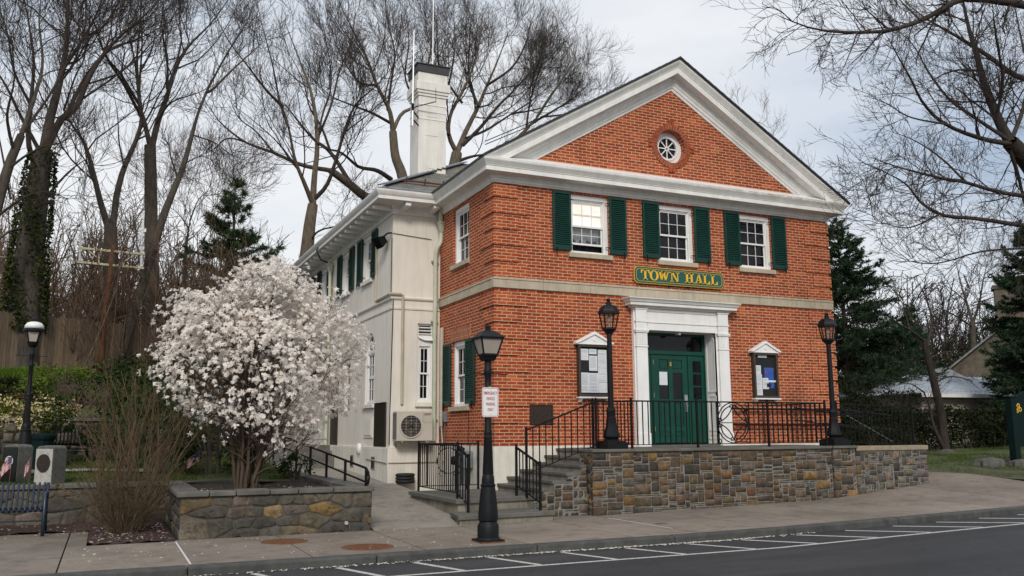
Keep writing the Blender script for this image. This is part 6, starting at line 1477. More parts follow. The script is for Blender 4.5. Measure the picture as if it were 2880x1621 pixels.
bare_tree('bare_tree','distant bare tree in front of the stone house chimney on the right',[
 ([(2742,1075),(2738,980),(2735,905)],20,16,(0,0)),([(2735,905),(2715,840),(2700,790),(2690,740)],12,4,(0,1)),([(2736,910),(2755,850),(2765,790),(2780,730)],11,4,(0,-1)),([(2735,920),(2690,890),(2650,870),(2600,850)],8,3,(0,-1)),([(2740,910),(2790,905),(2840,900)],7,3,(0,1)),([(2720,850),(2670,810),(2630,790)],6,3,(0,2)),([(2755,850),(2810,830),(2850,800)],6,3,(0,1))],24,lv(.75,capk=.5),'barkdark','twigdark',None,base=(0,-.5))
bare_tree('young_tree','small two stemmed bare tree on the right lawn with a leaning trunk',[
 ([(2664,1302),(2655,1240),(2648,1170),(2632,1095),(2608,1000),(2600,960)],30,18,(0,0)),
 ([(2600,960),(2560,930),(2510,900),(2460,850)],12,4,(0,-.5)),
 ([(2605,990),(2620,900),(2600,830),(2580,790)],12,4,(0,.6)),
 ([(2660,1270),(2630,1210),(2612,1140),(2600,1105)],18,11,(0,-.3)),
 ([(2600,1105),(2560,1080),(2520,1085)],7,3,(0,-.5)),([(2625,1080),(2670,1060),(2720,1068),(2760,1100)],8,3,(0,-.6)),([(2612,1010),(2660,990),(2700,1000)],6,3,(0,.5)),([(2560,930),(2540,870),(2500,830)],6,3,(0,1)),([(2600,840),(2640,800),(2660,770)],5,3,(0,1))],5.,[dict(dens=4,ang=(30,70),Lk=12,rk=(.3,.5),tmin=.3,segs=5,trop=.05,wander=.2,Lmax=1.),dict(dens=5,ang=(25,60),Lk=13,rk=(.5,.7),segs=4,trop=.03,wander=.22,Lmax=.6,rmin=.006),dict(dens=6,ang=(25,60),Lk=12,segs=3,wander=.2,Lmax=.3,rmin=.005,cap=2500)],'barkblack','twigdark',None)
# ---------------------------------------------------------------- leaf clouds
def leafmesh(pts,size,aspect=.45,up=.3,jit=.35,out=None):
    n=len(pts); d=unit(RNG.normal(size=(n,3))+(np.array([0,0,up]) if out is None else out)); s=unit(np.cross(d,RNG.normal(size=(n,3)))); L_=(size*RNG.uniform(1-jit,1+jit,n))[:,None]
    a=pts; b=pts+d*L_*.5+s*L_*aspect*.5; c=pts+d*L_; e=pts+d*L_*.5-s*L_*aspect*.5
    V=np.stack([a,b,c,e],1).reshape(-1,3); F=np.arange(n*4).reshape(n,4); return V,F
def ellip(n,c,r,shell=.55,low=-.9,lump=.18,seed=0):
    d=unit(RNG.normal(size=(n*2,3))); d=d[d[:,2]>low][:n]; k=RNG.uniform(shell,1,len(d))**.7
    q=1+lump*np.sin(d[:,0]*5+seed)*np.cos(d[:,1]*4+seed*2)+lump*.7*np.sin(d[:,2]*7+d[:,0]*3+seed)
    return np.array(c)+d*np.array(r)*(k*q)[:,None],d
def shrub(name,label,c,r,n,size,mat,cat='shrub',group=None,flowers=0,stems=7,clump=True,ground=None,fm='pieris',aspect=.4):
    t=empty(name,(c[0],c[1],ground if ground is not None else c[2]-r[2]),label,cat,group)
    P,d=ellip(n,c,r,.5,-.75,.2,c[0])
    if clump:
        cc,_=ellip(max(14,n//55),c,r,.75,-.6,.2,c[0]); P=cc[RNG.integers(0,len(cc),n)]+RNG.normal(0,.12,(n,3))*np.array(r)/np.mean(r)*1.1*min(1,np.mean(r)); d=unit(P-np.array(c))
    v,f=leafmesh(P,size,aspect,.2,out=d*.7+np.array([0,0,.15])); arrmesh('foliage',v,f,MT[mat],t,kind=None)
    m=M(); g=ground if ground is not None else c[2]-r[2]
    for i in range(stems):
        a=random.uniform(0,6.28); k=random.uniform(.1,.7); m.tube([(c[0]+.1*math.cos(a),c[1]+.1*math.sin(a),g-.05),(c[0]+k*.6*r[0]*math.cos(a),c[1]+k*.6*r[1]*math.sin(a),g+(c[2]-g)*.7),(c[0]+k*r[0]*math.cos(a),c[1]+k*r[1]*math.sin(a),c[2]+r[2]*.4)],[.03,.022,.008],6)
    m.build('stem',MT['barkdark'],t)
    if flowers:
        Pf,df=ellip(flowers,c,(r[0]*1.03,r[1]*1.03,r[2]*1.03),.9,-.4,.2,c[0]); Pf=np.repeat(Pf,9,0)+RNG.normal(0,.045,(len(Pf)*9,3)); v,f=leafmesh(Pf,.06,.6,-.8); arrmesh('blossom',v,f,MT[fm],t,kind='stuff')
    return t
def atg(x,y,Y): return at(x,y,Y)
# ivy on the thick trunk
P0,R0=limb3([(62,930),(75,800),(92,640),(110,500),(125,420)],97,50,13,(0,0),18)
k=RNG.integers(0,17,12000); ff=RNG.uniform(0,1,(12000,1)); ctr=P0[k]*(1-ff)+P0[k+1]*ff; a=RNG.uniform(0,2*PI,12000); keep=RNG.uniform(0,1,12000)<np.interp(k,[0,9,17],[1,.85,.15])*(.55+.45*np.sin(a*3+k*.7)); rr=R0[k]*RNG.uniform(.95,1.12,12000)
pts=ctr+np.stack([np.cos(a)*rr,np.sin(a)*rr,np.zeros_like(a)],1); pts=pts[keep]; v,f=leafmesh(pts,.10,.8,-.4,out=np.stack([np.cos(a),np.sin(a),-.5+0*a],1)[keep]); arrmesh('ivy',v,f,MT['ivy'],ivy_t,kind='stuff')
# ---------------------------------------------------------------- conifers
def conifer(name,label,base,top,rad,mat,n_wh=26,per=7,droop=-.15,tuft=.2,needles=16,bare=.08,lean=(0,0),sub=5,nw=.018,cat='conifer',power=1.,group=None,gap=0.):
    base=np.array(base,float); top=np.array(top,float); H=top[2]-base[2]; t=empty(name,tuple(base),label,cat,group)
    n=16; S=np.array([base+(top-base)*i/(n-1) for i in range(n)])[None]; v,f=tubes(S,np.linspace(max(.08,H*.02),.02,n)[None],8); arrmesh('trunk',v,f,MT['barkdark'],t,smooth=True)
    ps,ds,Ls=[],[],[]
    for w in range(n_wh):
        s=bare+(1-bare)*w/(n_wh-1)*.985; z=base+(top-base)*s; L_=rad*(1-s)**power*random.uniform(.8,1.12)+.12
        for k in range(per if s<.8 else max(3,per-2)):
            if random.random()<gap: continue
            a=random.uniform(0,2*PI); ps.append(z+np.array([0,0,random.uniform(-.5,.5)*H/n_wh])); ds.append((math.cos(a),math.sin(a),random.uniform(-.1,.25)+(.5*s if s>.6 else 0))); Ls.append(L_*random.uniform(.65,1.15))
    ps,ds,Ls=np.array(ps),unit(np.array(ds)),np.array(Ls); P,Rr=growl(ps,ds,np.maximum(.008,Ls*.014),Ls,6,droop*.25,.07,.006,.3)
    P[:,-1,2]+=Ls*.05; parts=[tubes(P,Rr,3)]
    ln=Ls; cnt=np.maximum(2,(ln*sub*1.6).astype(int)); pid=np.repeat(np.arange(len(P)),cnt); tt=RNG.uniform(.22,1,len(pid))*5.999; i=tt.astype(int); ff=(tt-i)[:,None]; q=P[pid,i]*(1-ff)+P[pid,np.minimum(i+1,6)]*ff; T=unit(P[pid,np.minimum(i+1,6)]-P[pid,i])
    side=unit(np.cross(T,np.array([0,0,1.])))*RNG.choice([-1,1],len(pid))[:,None]; D=unit(T*.75+side*RNG.uniform(.2,.9,(len(pid),1))+RNG.normal(0,.18,(len(pid),3))+np.array([0,0,-.05+.0])); Lt=np.minimum(.16+.28*ln[pid]*(1-tt/8),.75)*RNG.uniform(.6,1.2,len(pid))
    P2,R2=growl(q,D,np.full(len(q),.007),Lt,3,.02 if droop>-.1 else -.05,.08,.004,.5); parts.append(tubes(P2,R2,3)); v,f=join(parts); arrmesh('branches',v,f,MT['barkdark'],t)
    allP=np.concatenate([P2]); K=allP.shape[1]; N_=len(allP); u=RNG.uniform(.05,1.0,(N_,needles))*(K-1.001); i=u.astype(int); ff=(u-i)[...,None]; ar=np.arange(N_)[:,None]; c=allP[ar,i]*(1-ff)+allP[ar,i+1]*ff; T=unit(allP[ar,i+1]-allP[ar,i]); d=unit(T*.7+RNG.normal(0,.55,c.shape)); ln_=tuft*RNG.uniform(.6,1.2,c.shape[:2])[...,None]; s=unit(np.cross(d,RNG.normal(size=c.shape)))*nw
    V=np.stack([c-s,c+s,c+d*ln_],2).reshape(-1,3); F=np.arange(len(V)).reshape(-1,3); arrmesh('needles',V,F,MT[mat],t,kind='stuff'); return t
b=at(655,800,22); tp=at(662,520,22); conifer('pine_tree','dark green pine with layered boughs between the bare trees and the stucco wing',(b[0],22,.8),(tp[0],22,tp[2]),4.3,'needle',19,8,.0,.28,32,.12,sub=5.2,nw=.020,power=.8,gap=.15)
tp=at(2352,622,15); conifer('spruce_tree','tall dark spruce rising beside the right corner of the brick facade',(tp[0]+.2,15,-.8),(tp[0],15,tp[2]),5.3,'spruce',38,11,-.12,.17,22,.05,sub=6,nw=.022,power=.85)
tp=at(2558,862,20); conifer('spruce_tree','smaller pointed spruce standing to the right of the tall one',(tp[0],20,-.6),(tp[0],20,tp[2]),2.6,'spruce',24,9,-.1,.16,20,.05,sub=6,nw=.022,power=.9)
tp=at(2895,640,6.5); conifer('evergreen_tree','dark evergreen filling the right edge behind the green sign',(tp[0],6.5,-.7),(tp[0],6.5,tp[2]),2.7,'spruce',32,13,-.15,.18,24,.03,sub=7,nw=.022,power=.6)
# ---------------------------------------------------------------- the flowering tree
mg=empty('magnolia_tree',(-5.35,-1.55,-.66),'white star magnolia in full bloom above the planter wall','flowering tree')
c0=np.array([-5.06,-1.3,1.62]); rd=np.array([1.80,1.65,1.70])
stems=[]
for i in range(12):
    a=2*PI*i/12+random.uniform(-.25,.25); el=(.02,.9,.35,1.25,.15,.7)[i%6]+random.uniform(-.1,.1); d=np.array([math.cos(a)*math.cos(el),math.sin(a)*math.cos(el),math.sin(el)]); tgt=c0+rd*d*random.uniform(.74,.88); b=np.array([-5.35+.16*math.cos(a),-1.55+.14*math.sin(a),-.70]); mid=b*.55+tgt*.45+np.array([0,0,.30])-np.array([d[0]*.30,d[1]*.30,0])+RNG.normal(0,.08,3); S=smoothline([b,b*.82+mid*.18+np.array([0,0,.15]),mid,tgt],14); S[3:]+=np.cumsum(RNG.normal(0,.018,(11,3)),0); stems.append(S)
P=np.stack(stems); Rr=np.repeat((.027*np.linspace(1,0,14)**.8+.009)[None],len(P),0); v,f=tubes(P,Rr,8); arrmesh('trunk',v,f,MT['magbark'],mg,smooth=True)
g1=spawn(P,Rr,4.4,(30,68),Lk=30,rk=(.35,.6),tmin=.26,trop=.03,segs=6,wander=.17,rmin=.007,Lmax=1.2); g2=spawn(*g1,4.6,(28,62),Lk=30,rk=(.45,.7),trop=.06,segs=5,wander=.2,rmin=.005,Lmax=.6); g3=spawn(*g2,6.,(25,60),Lk=26,rk=(.6,.85),trop=.12,segs=3,wander=.15,rmin=.0035,Lmax=.26)
def inside(g,k=1.0): 
    q=(g[0][:,-1]-c0)/rd; ok=(np.linalg.norm(q,axis=1)<k)&(q[:,2]>-.95); return g[0][ok],g[1][ok]
g1,g2,g3=inside(g1,1.06),inside(g2,1.05),inside(g3,1.08)
v,f=join([tubes(*g1,n=4)]+[tubes(*g,n=3) for g in (g2,g3)]); arrmesh('branches',v,f,MT['magbark'],mg,smooth=True)
tips=np.concatenate([g2[0][:,-1],g3[0][:,-1],g1[0][:,-1]]); tdir=np.concatenate([unit(g[0][:,-1]-g[0][:,-2]) for g in (g2,g3,g1)])
def density(p):
    q=(p-c0)/rd; r_=np.linalg.norm(q,axis=1); h=q[:,2]; side=np.clip((p[:,0]+5.5)/.9,0,1)
    k=np.where(h>.15,1.5,np.where(h>.0,1.1,np.where(h>-.35,.55+.45*side,np.where(h>-.72,.34+.5*side,.10+.30*side)))); gap_=np.sin(p[:,0]*7.1+p[:,2]*3.3)+np.sin(p[:,2]*8.3-p[:,1]*4.1)+np.sin(p[:,1]*6.7+p[:,0]*5.3+p[:,2]*2); k=k*np.clip(1.0+.30*gap_,.12,1.4); return k*np.clip((r_-.42)/.30,0.05,1)
k_=density(tips); sel=RNG.uniform(0,1,len(tips))<k_*.9; tips,tdir=tips[sel],tdir[sel]
print('blossoms',len(tips))
if len(tips)>3200: s_=RNG.permutation(len(tips))[:3200]; tips,tdir=tips[s_],tdir[s_]
d_=unit(RNG.normal(size=(9500,3))); ex_=c0+d_*rd*(RNG.uniform(.72,1.0,(9500,1)))*(1+.09*np.sin(d_[:,:1]*6+1)+.07*np.sin(d_[:,1:2]*9)+.07*np.cos(d_[:,2:]*8+d_[:,:1]*5)+.04*np.sin(d_[:,:1]*17+d_[:,2:]*13)); ex_=ex_[RNG.uniform(0,1,9500)<density(ex_)*.62]; tips=np.concatenate([tips,ex_]); tdir=np.concatenate([tdir,unit((ex_-c0)+np.array([0,0,.6]))])
n=len(tips); NPt=12; ax=unit(tdir+np.array([0,0,.35])+RNG.normal(0,.3,(n,3))); e1=unit(np.cross(ax,RNG.normal(size=(n,3)))); e2=np.cross(ax,e1); an_=RNG.uniform(0,2*PI,(n,1))+np.arange(NPt)*2*PI/NPt; el=RNG.uniform(-.45,1.0,(n,NPt)); ln_=RNG.uniform(.042,.066,(n,NPt))*RNG.uniform(.55,1.25,(n,1))
rdx=np.cos(an_)[...,None]*e1[:,None]+np.sin(an_)[...,None]*e2[:,None]; tg=-np.sin(an_)[...,None]*e1[:,None]+np.cos(an_)[...,None]*e2[:,None]; d1=rdx*np.cos(el)[...,None]+ax[:,None]*np.sin(el)[...,None]; b=tips[:,None,:]; L3=ln_[...,None]
mid=b+d1*L3*.55; tip=b+unit(d1+np.array([0,0,-.3]))*L3; W=tg*.0125
V=np.stack([np.broadcast_to(b,mid.shape),mid+W,tip,mid-W],2).reshape(-1,3); F=np.arange(len(V)).reshape(-1,4); arrmesh('blossom',V,F,MT['blossom'],mg,kind='stuff')
# ---------------------------------------------------------------- bare shrubs in front of the low wall
def stemshrub(name,label,c,n,h,spread,mat,z0,rad=.012,trop=.12,lv2=3.5,leaf=0,group=None,r0=.16,Ls=.55):
    t=empty(name,(c[0],c[1],z0),label,'shrub',group); a=RNG.uniform(0,2*PI,n); b=np.stack([c[0]+r0*np.sqrt(RNG.uniform(0,1,n))*np.cos(a),c[1]+r0*np.sqrt(RNG.uniform(0,1,n))*np.sin(a),np.full(n,z0-.03)],1)
    k=RNG.uniform(.05,1,n)*spread; D=unit(np.stack([np.cos(a)*k,np.sin(a)*k,np.ones(n)],1)); L_=h*RNG.uniform(.55,1.08,n); g0=growl(b,D,RNG.uniform(.6,1.3,n)*rad,L_,8,trop,.11,.004,.35); v,f=tubes(*g0,n=5); arrmesh('stem',v,f,MT[mat],t,smooth=True,kind='stuff')
    g1=spawn(*g0,lv2,(18,48),Lk=Ls*26,rk=(.45,.7),tmin=.2,trop=trop*.8,segs=4,wander=.12,rmin=.004,Lmax=Ls); g2=spawn(*g1,5,(18,50),Lk=14,rk=(.6,.8),trop=.08,segs=3,wander=.15,rmin=.003,Lmax=Ls*.5); v,f=join([tubes(*g1,n=3),tubes(*g2,n=3)]); arrmesh('twigs',v,f,MT[mat],t,kind='stuff')
    if leaf: P=np.concatenate([g2[0][:,-1],g1[0][:,2]]); P=P[RNG.permutation(len(P))[:leaf]]; v,f=leafmesh(P,.035,.5,.3); arrmesh('foliage',v,f,MT['leaf'],t,kind='stuff')
    return t
stemshrub('bare_shrub','tall bare vase shaped shrub of many upright stems before the low wall',(-7.15,-.85),44,3.0,.62,'shrubtwig',-1.29,.010,.05,3.6,leaf=200,r0=.26,Ls=.7)
stemshrub('bare_shrub','lower brown twiggy shrub rising from the mulch bed',(-7.25,-1.55),95,1.4,.95,'shrubtwig',-1.29,.006,.02,8.,leaf=700,r0=.22,Ls=.42)
stemshrub('bare_shrub','bare shrub standing behind the low wall left of the flowering tree',(-6.95,1.2),30,2.6,.6,'shrubtwig',-.6,.012,.05,4.,leaf=200,r0=.3,Ls=.6)
# evergreen shrubs
shrub('rhododendron','dark rhododendron left of the flowering tree trunk',(-6.55,2.6,.25),(.95,.8,.95),2600,.11,'leaf',ground=-.55)
shrub('rhododendron','dark broad leaved shrub directly behind the flowering tree',(-5.5,2.0,.05),(.85,.7,.75),2200,.11,'leaf',ground=-.55)
shrub('rhododendron','taller dark evergreen shrub against the wall beyond the lawn',(-6.3,5.2,.9),(1.4,.9,1.3),3000,.12,'leaf',ground=-.3)
shrub('evergreen_shrub','tiny low green shrub at the foot of the walkway wall',(-4.05,.9,-.42),(.35,.4,.26),600,.08,'leaf',ground=-.66)
p=at(180,1060,6.6); shrub('rounded_shrub','bright yellow green rounded shrub below the board fence',(float(p[0])+.1,6.6,float(p[2])-.25),(.85,.75,.50),2600,.08,'leafy',ground=zl(-8.5,6.6))
p=at(20,1180,4.4); shrub('pieris_shrub','green shrub hung with cream flower clusters behind the park lamp',(float(p[0])-.05,4.4,float(p[2])-.05),(.78,.7,.46),2200,.075,'leafy',flowers=190,ground=zl(-9,4.4))
p=at(135,1160,4.7); shrub('pieris_shrub','smaller flowering shrub right of the park lamp post',(float(p[0]),4.7,float(p[2])-.05),(.5,.5,.45),1300,.08,'leaf',flowers=60,ground=zl(-9,4.7))
p=at(10,1130,8.); shrub('red_shrub','low rust coloured shrub at the left edge below the fence',(float(p[0])-.3,8.,float(p[2])-.1),(.7,.5,.5),900,.07,'rust',ground=zl(-10,8.))
for px_,py_,y_,r_,lb in ((330,1110,7.2,(1.0,.7,.75),'dark shrub below the fence to the right of the rounded one'),(420,1130,6.9,(.9,.6,.7),'dark evergreen shrub below the antenna pole'),(40,1100,9.,(.8,.6,.35),'low dark shrub among the rocks at the left edge'),(500,1090,7.6,(1.1,.7,.9),'dark bush left of the flowering tree beyond the garden wall')):
    p=at(px_,py_,y_); shrub('evergreen_shrub',lb,(float(p[0]),y_,float(p[2])-.1),r_,1900,.10,'hedge' if px_!=420 else 'leaf',ground=zl(float(p[0]),y_))
shrub('evergreen_shrub','large dark evergreen bush where the side walkway ends',(-4.6,14.5,.9),(1.8,1.,2.0),4200,.13,'hedge',ground=-.9)
shrub('evergreen_shrub','dark evergreen bush beyond the flowering tree at the foot of the rise',(-6.6,12.2,1.3),(1.6,1.,1.5),3600,.12,'hedge',ground=-.1)
# hedge and dark planting on the right
def hedge(name,label,x0,x1,y,z0,z1,n,mat='hedge',dep=.7):
    t=empty(name,((x0+x1)/2,y,z0),label,'hedge'); P=np.stack([RNG.uniform(x0,x1,n),y+dep*RNG.uniform(-1,1,n),z0+.12+(z1-z0-.12)*RNG.uniform(0,1,n)**.7],1); P[:,2]+=.10*np.sin(P[:,0]*2.1)+.06*np.sin(P[:,0]*5.3); v,f=leafmesh(P,.13,.6,.3); arrmesh('foliage',v,f,MT[mat],t)
    m=M()
    for k in range(int((x1-x0)/.6)): x=x0+.3+k*.6; m.tube([(x,y,z0-.1),(x+.05,y,z0+.5),(x-.05,y,z1-.2)],[.03,.025,.01],5)
    m.build('stem',MT['barkdark'],t)
p=at(2800,1165,6.6); hedge('hedge','dark clipped hedge in front of the garage',15.5,26.5,6.6,-.62,float(p[2])+.15,9500)
p=at(2470,1120,9.); shrub('yew_shrub','dull dark spreading shrub behind the ramp railing',(float(p[0])-2.6,9.,.9),(2.4,1.2,1.5),5200,.13,'hedge',ground=-.6); shrub('yew_shrub','dark brushy shrub between the spruce and the leaning young tree',(float(p[0])+1.6,9.8,.7),(2.2,1.1,1.3),4200,.13,'hedge',ground=-.6)
stemshrub('bare_shrub','tangled bare shrub beneath the tall spruce',(float(p[0])-.6,8.2),70,3.6,.9,'twigdark',-.6,.012,.0,4.,r0=.8,Ls=.8)
shrub('low_shrub','loose green shrub just right of the ramp railing end',(15.6,4.2,.1),(1.2,.8,.8),1800,.12,'hedge',ground=-.7)
# far wood: bare stems and twigs that read as one mass
def thicket(name,label,n,fx,h,mat,dens=1.8,cap=14000,rad=.03,spread=.35,rm=.011):
    b=np.array([fx() for _ in range(n)]); a=RNG.uniform(0,2*PI,n); D=unit(np.stack([np.cos(a)*spread,np.sin(a)*spread,np.ones(n)],1)); g0=growl(b,D,RNG.uniform(.5,1.4,n)*rad,h*RNG.uniform(.5,1.1,n),7,.05,.1,.01,.35); g1=spawn(*g0,dens,(25,60),Lk=22,rk=(.4,.65),tmin=.15,segs=4,trop=.06,rmin=rm,Lmax=1.8); g2=spawn(*g1,3.4,(25,60),Lk=20,rk=(.5,.8),segs=3,trop=.08,rmin=rm*.8,Lmax=.9,cap=cap); v,f=join([tubes(*g,n=3) for g in (g0,g1,g2)]); return arrmesh(name,v,f,MT[mat],kind='stuff',label=label)
def fxl():
    y=random.uniform(13.5,24); x=at(random.uniform(-40,720),900,y)[0]; return (x,y,zl(min(x,-8),y)-.1)
thicket('undergrowth','brown tangle of bare saplings on the rise behind the fence',330,fxl,5.2,'twig',2.0,20000)
def fxl2():
    y=random.uniform(24,36); x=at(random.uniform(-60,760),900,y)[0]; return (x,y,2.5)
thicket('undergrowth','distant bare scrub behind the tall left hand trees',260,fxl2,8.5,'twig',1.5,16000,.05,.3,.016)
def fxr():
    y=random.uniform(26,44); x=at(random.uniform(2380,2900),1000,y)[0]; return (x,y,-.5)
thicket('far_wood','far bare wood behind the garage and spruces',210,fxr,11.5,'twigdark',1.5,14000,.085,.3,.028)
def fxr2():
    y=random.uniform(24,34); x=at(random.uniform(2540,2790),1000,y)[0]; return np.array((x,y,1.2+5.*random.random()**1.3))
P=np.array([fxr2() for _ in range(4200)]); v,f=leafmesh(P,.24,.5,.3); arrmesh('far_foliage',v,f,MT['ivy'],kind='stuff',label='hazy olive foliage of far bushes above the garage roof')
# ---------------------------------------------------------------- grass
def grass(name,label,n,fx,h=.07,w=.006,mat='grass'):
    P=np.array([fx() for _ in range(n)]); d=unit(RNG.normal(0,.35,(n,3))+np.array([0,0,1.])); a=RNG.uniform(0,2*PI,n); s=np.stack([np.cos(a),np.sin(a),0*a],1)*w; hh=(h*RNG.uniform(.5,1.3,n))[:,None]
    V=np.stack([P-s,P+s,P+d*hh],1).reshape(-1,3); return arrmesh(name,V,np.arange(n*3).reshape(n,3),MT[mat],kind='stuff',label=label,loc=tuple(map(float,P[0])))
def g1_():
    while True:
        y=random.uniform(.9,6.2); x=random.uniform(-13,-4.1)
        if 2.6<y<3.3 and x<-6.5: continue
        return (x,y,zl(x,y)-.01)
grass('grass','short grass of the memorial lawn',42000,g1_,.06,.008,'grassd')
def g2_():
    y=random.choice((random.uniform(10.4,12.9),random.uniform(10.4,12.9),random.uniform(8.7,9.3))); x=random.uniform(-14,-9.1+.25*random.random()) if y>10 else random.uniform(-14,-8.4); return (x,y,zl(x,y)-.01)
grass('grass','bright green grass bank below the board fence',42000,g2_,.12,.014)
def g3_():
    x=random.uniform(12.1,24); y=random.uniform(-3.6,6.4); return (x,y,zr(x,y)-.01)
grass('grass','thin grass of the right hand lawn',42000,g3_,.05,.008,'grassd')
sheet('rock_bed',np.linspace(-18,-7.2,40),np.linspace(6.75,12.9,36),lambda x,y:zl(x,y)+.045-(.12 if (8.6<y<9.4 or (y>10.3 and x<-9.0)) else 0),MT['soil'],jit=.02)
sheet('garden_path',np.linspace(-20,-6.4,28),[2.65,3.25],lambda x,y:zl(x,y)+.045,MT['walk'])
# ================================================================ fence, pole, houses
fe=empty('board_fence',(-9,12.4,2.0),'tall weathered board fence on the rise at far left','fence')
m=M(); pA=np.array([-13.5,9.6]); pB=np.array([-4.6,17.5]); Lf=np.hypot(*(pB-pA)); d=(pB-pA)/Lf; nn=np.array([-d[1],d[0]]); k=0; s=0
while s<Lf:
    w=random.uniform(.10,.13); c=random.uniform(.75,1.2); m.col=(.18*c,.128*c,.083*c*random.uniform(.9,1.1)); a=pA+d*s; b=pA+d*(s+w-.012); off=nn*random.uniform(-.008,.008); z0=min(zl(a[0],a[1]),9)-.1; z0=2.02+.018*s+random.uniform(-.02,.02)-.12; h=1.98+random.uniform(-.03,.03)
    q=[(0,0),(w-.012,0),(w-.012,h-.06),((w-.012)*.5,h),(0,h-.06)]
    m.prism(q,lambda u,v,dd:(a[0]+off[0]+d[0]*u+nn[0]*dd,a[1]+off[1]+d[1]*u+nn[1]*dd,z0+v),-.012,.012); s+=w
m.build('boards',MT['fence'],fe,colors=True)
for k in range(0,5):
    s=k*Lf/4; a=pA+d*s; m=M(); m.col=(.12,.09,.06); m.box(a[0]-.05,a[0]+.05,a[1]+.06,a[1]+.16,1.8+.018*s,4.0+.018*s); m.build('post',MT['fence'],fe,colors=True)
for h in (.4,1.6):
    m=M(); m.col=(.12,.09,.06); m.bar((pA[0]+nn[0]*.05,pA[1]+nn[1]*.05,2.0+h),(pB[0]+nn[0]*.05,pB[1]+nn[1]*.05,2.0+h+.018*Lf),.04,.09); m.build('rail',MT['fence'],fe,colors=True)
# antenna pole
ypl=14.5; A_=lambda x,y:tuple(map(float,at(x,y,ypl)))
b=A_(286,985); ap=empty('antenna_pole',(b[0],b[1],b[2]-.6),'orange brown wooden pole carrying a pale antenna frame','antenna pole')
m=M(); t_=A_(318,690); m.tube([(b[0]-.05,b[1],b[2]-.7),b,tuple((np.array(b)+np.array(t_))/2),t_],[.105,.10,.085,.07],12); m.build('pole',MT['pole'],ap,smooth=True)
m=M()
for p,q in (((222,698),(408,716)),((215,737),(405,755))): m.bar(A_(*p),A_(*q),.095,.07)
m.build('crossarm',MT['antenna'],ap)
m=M(); m.bar(A_(245,701),A_(275,726),.03); m.bar(A_(380,716),A_(337,743),.03); m.bar(A_(278,712),A_(278,742),.03); m.build('brace',MT['antenna'],ap)
m=M(); m.tube([A_(224,735),A_(228,640),A_(243,463)],[.035,.035,.028],8); m.build('antenna_rod',MT['alu'],ap); m=M(); m.tube([A_(397,752),A_(400,660),A_(405,593)],[.04,.04,.03],8); x=A_(402,648); m.box(x[0]-.1,x[0]+.1,x[1]-.03,x[1]+.03,x[2]-.06,x[2]+.06); m.build('antenna_rod',MT['alu'],ap)
m=M(); m.tube([A_(-40,717),A_(50,728),A_(100,727)],.012,5); m.tube([A_(100,727),A_(215,737)],.012,5); m.build('cable',MT['conduit'],ap)
def house(name,label,cx,y,w,dp,z0,ze,zr_,wallm,roofm,over=.35,wins=(),cat='house',face='gable'):
    t=empty(name,(cx,y,z0),label,cat); m=M(); m.box(cx-w/2,cx+w/2,y,y+dp,z0,ze)
    if face=='gable': m.prism([(cx-w/2,ze),(cx+w/2,ze),(cx,zr_)],FX(y),0,dp)
    m.build('wall',wallm,t); m=M()
    if face=='gable':
        for s_ in (-1,1):
            x1=cx+s_*(w/2+over); z1=ze-(zr_-ze)*over/(w/2); q=[(cx,y-over,zr_+.02),(x1,y-over,z1+.02),(x1,y+dp+over,z1+.02),(cx,y+dp+over,zr_+.02)]; q2=[(a,b_,c+.14) for a,b_,c in q]; m.add(q+q2,[(0,1,2,3),(7,6,5,4),(0,4,5,1),(1,5,6,2),(2,6,7,3),(3,7,4,0)])
    r=m.build('roof',roofm,t)
    for (a,b_,c,d_) in wins:
        m=M(); m.box(a-.07,b_+.07,y-.04,y-.002,c-.07,d_+.07); f=m.build('window',MT['white'],t); m=M(); m.box(a,b_,y-.05,y-.041,c,d_); m.build('pane',MT['glass'],f)
    return t,r
p=at(440,905,34); q=at(440,985,34); house('gabled_house','small grey gabled house glimpsed between the trunks behind the fence',float(p[0]),34,5.2,7,1.8,float(q[2])+.2,float(p[2])+.2,MT['housewall'],MT['wool'],wins=[(float(p[0])-.5,float(p[0])+.4,float(q[2])-.9,float(q[2])+.1)])
p=at(20,862,24); house('gabled_house','grey roofed house at the left edge behind the ivy trunk',float(p[0])-2.2,24,7.,7,1.5,float(p[2])-.9,float(p[2])+1.0,MT['housewall'],MT['wool'])
# wall at the back of the memorial lawn
bw=empty('garden_wall',(-8,6.3,-.4),'brown stone wall at the back of the memorial lawn','stone wall')
m=M(); s_=M(); s_.box(-16,-4.9,6.36,6.7,-.6,.62); rubble(m,FX(6.34),-16,-5.0,-.45,.60,PAL_P,ws=(3,8),hs=(2,4),cell=.08,gap=.025,irr=.02); o=m.build('wall',MT['stonemoss'],bw,smooth=True,colors=True); s_.build('mortar',MT['mortard'],o); m=M(); m.box(-16,-4.9,6.28,6.75,.62,.70); m.build('coping',MT['cap'],bw,bevel=.01)
# dark bin behind the park lamp
p=at(118,1225,4.0); m=M(); t=empty('litter_bin',(float(p[0]),4.0,zl(-9,4.)),'dark green bin standing behind the memorial stones','bin'); z=zl(-9,4.)
m.lathe([(.19,0),(.22,.05),(.24,.62)],(float(p[0]),4.,z),14); m.build('body',MT['signdark'],t); m=M(); m.lathe([(.26,.62),(.27,.66),(.27,.71),(.2,.76)],(float(p[0]),4.,z),14); m.build('lid',MT['signdark'],t)
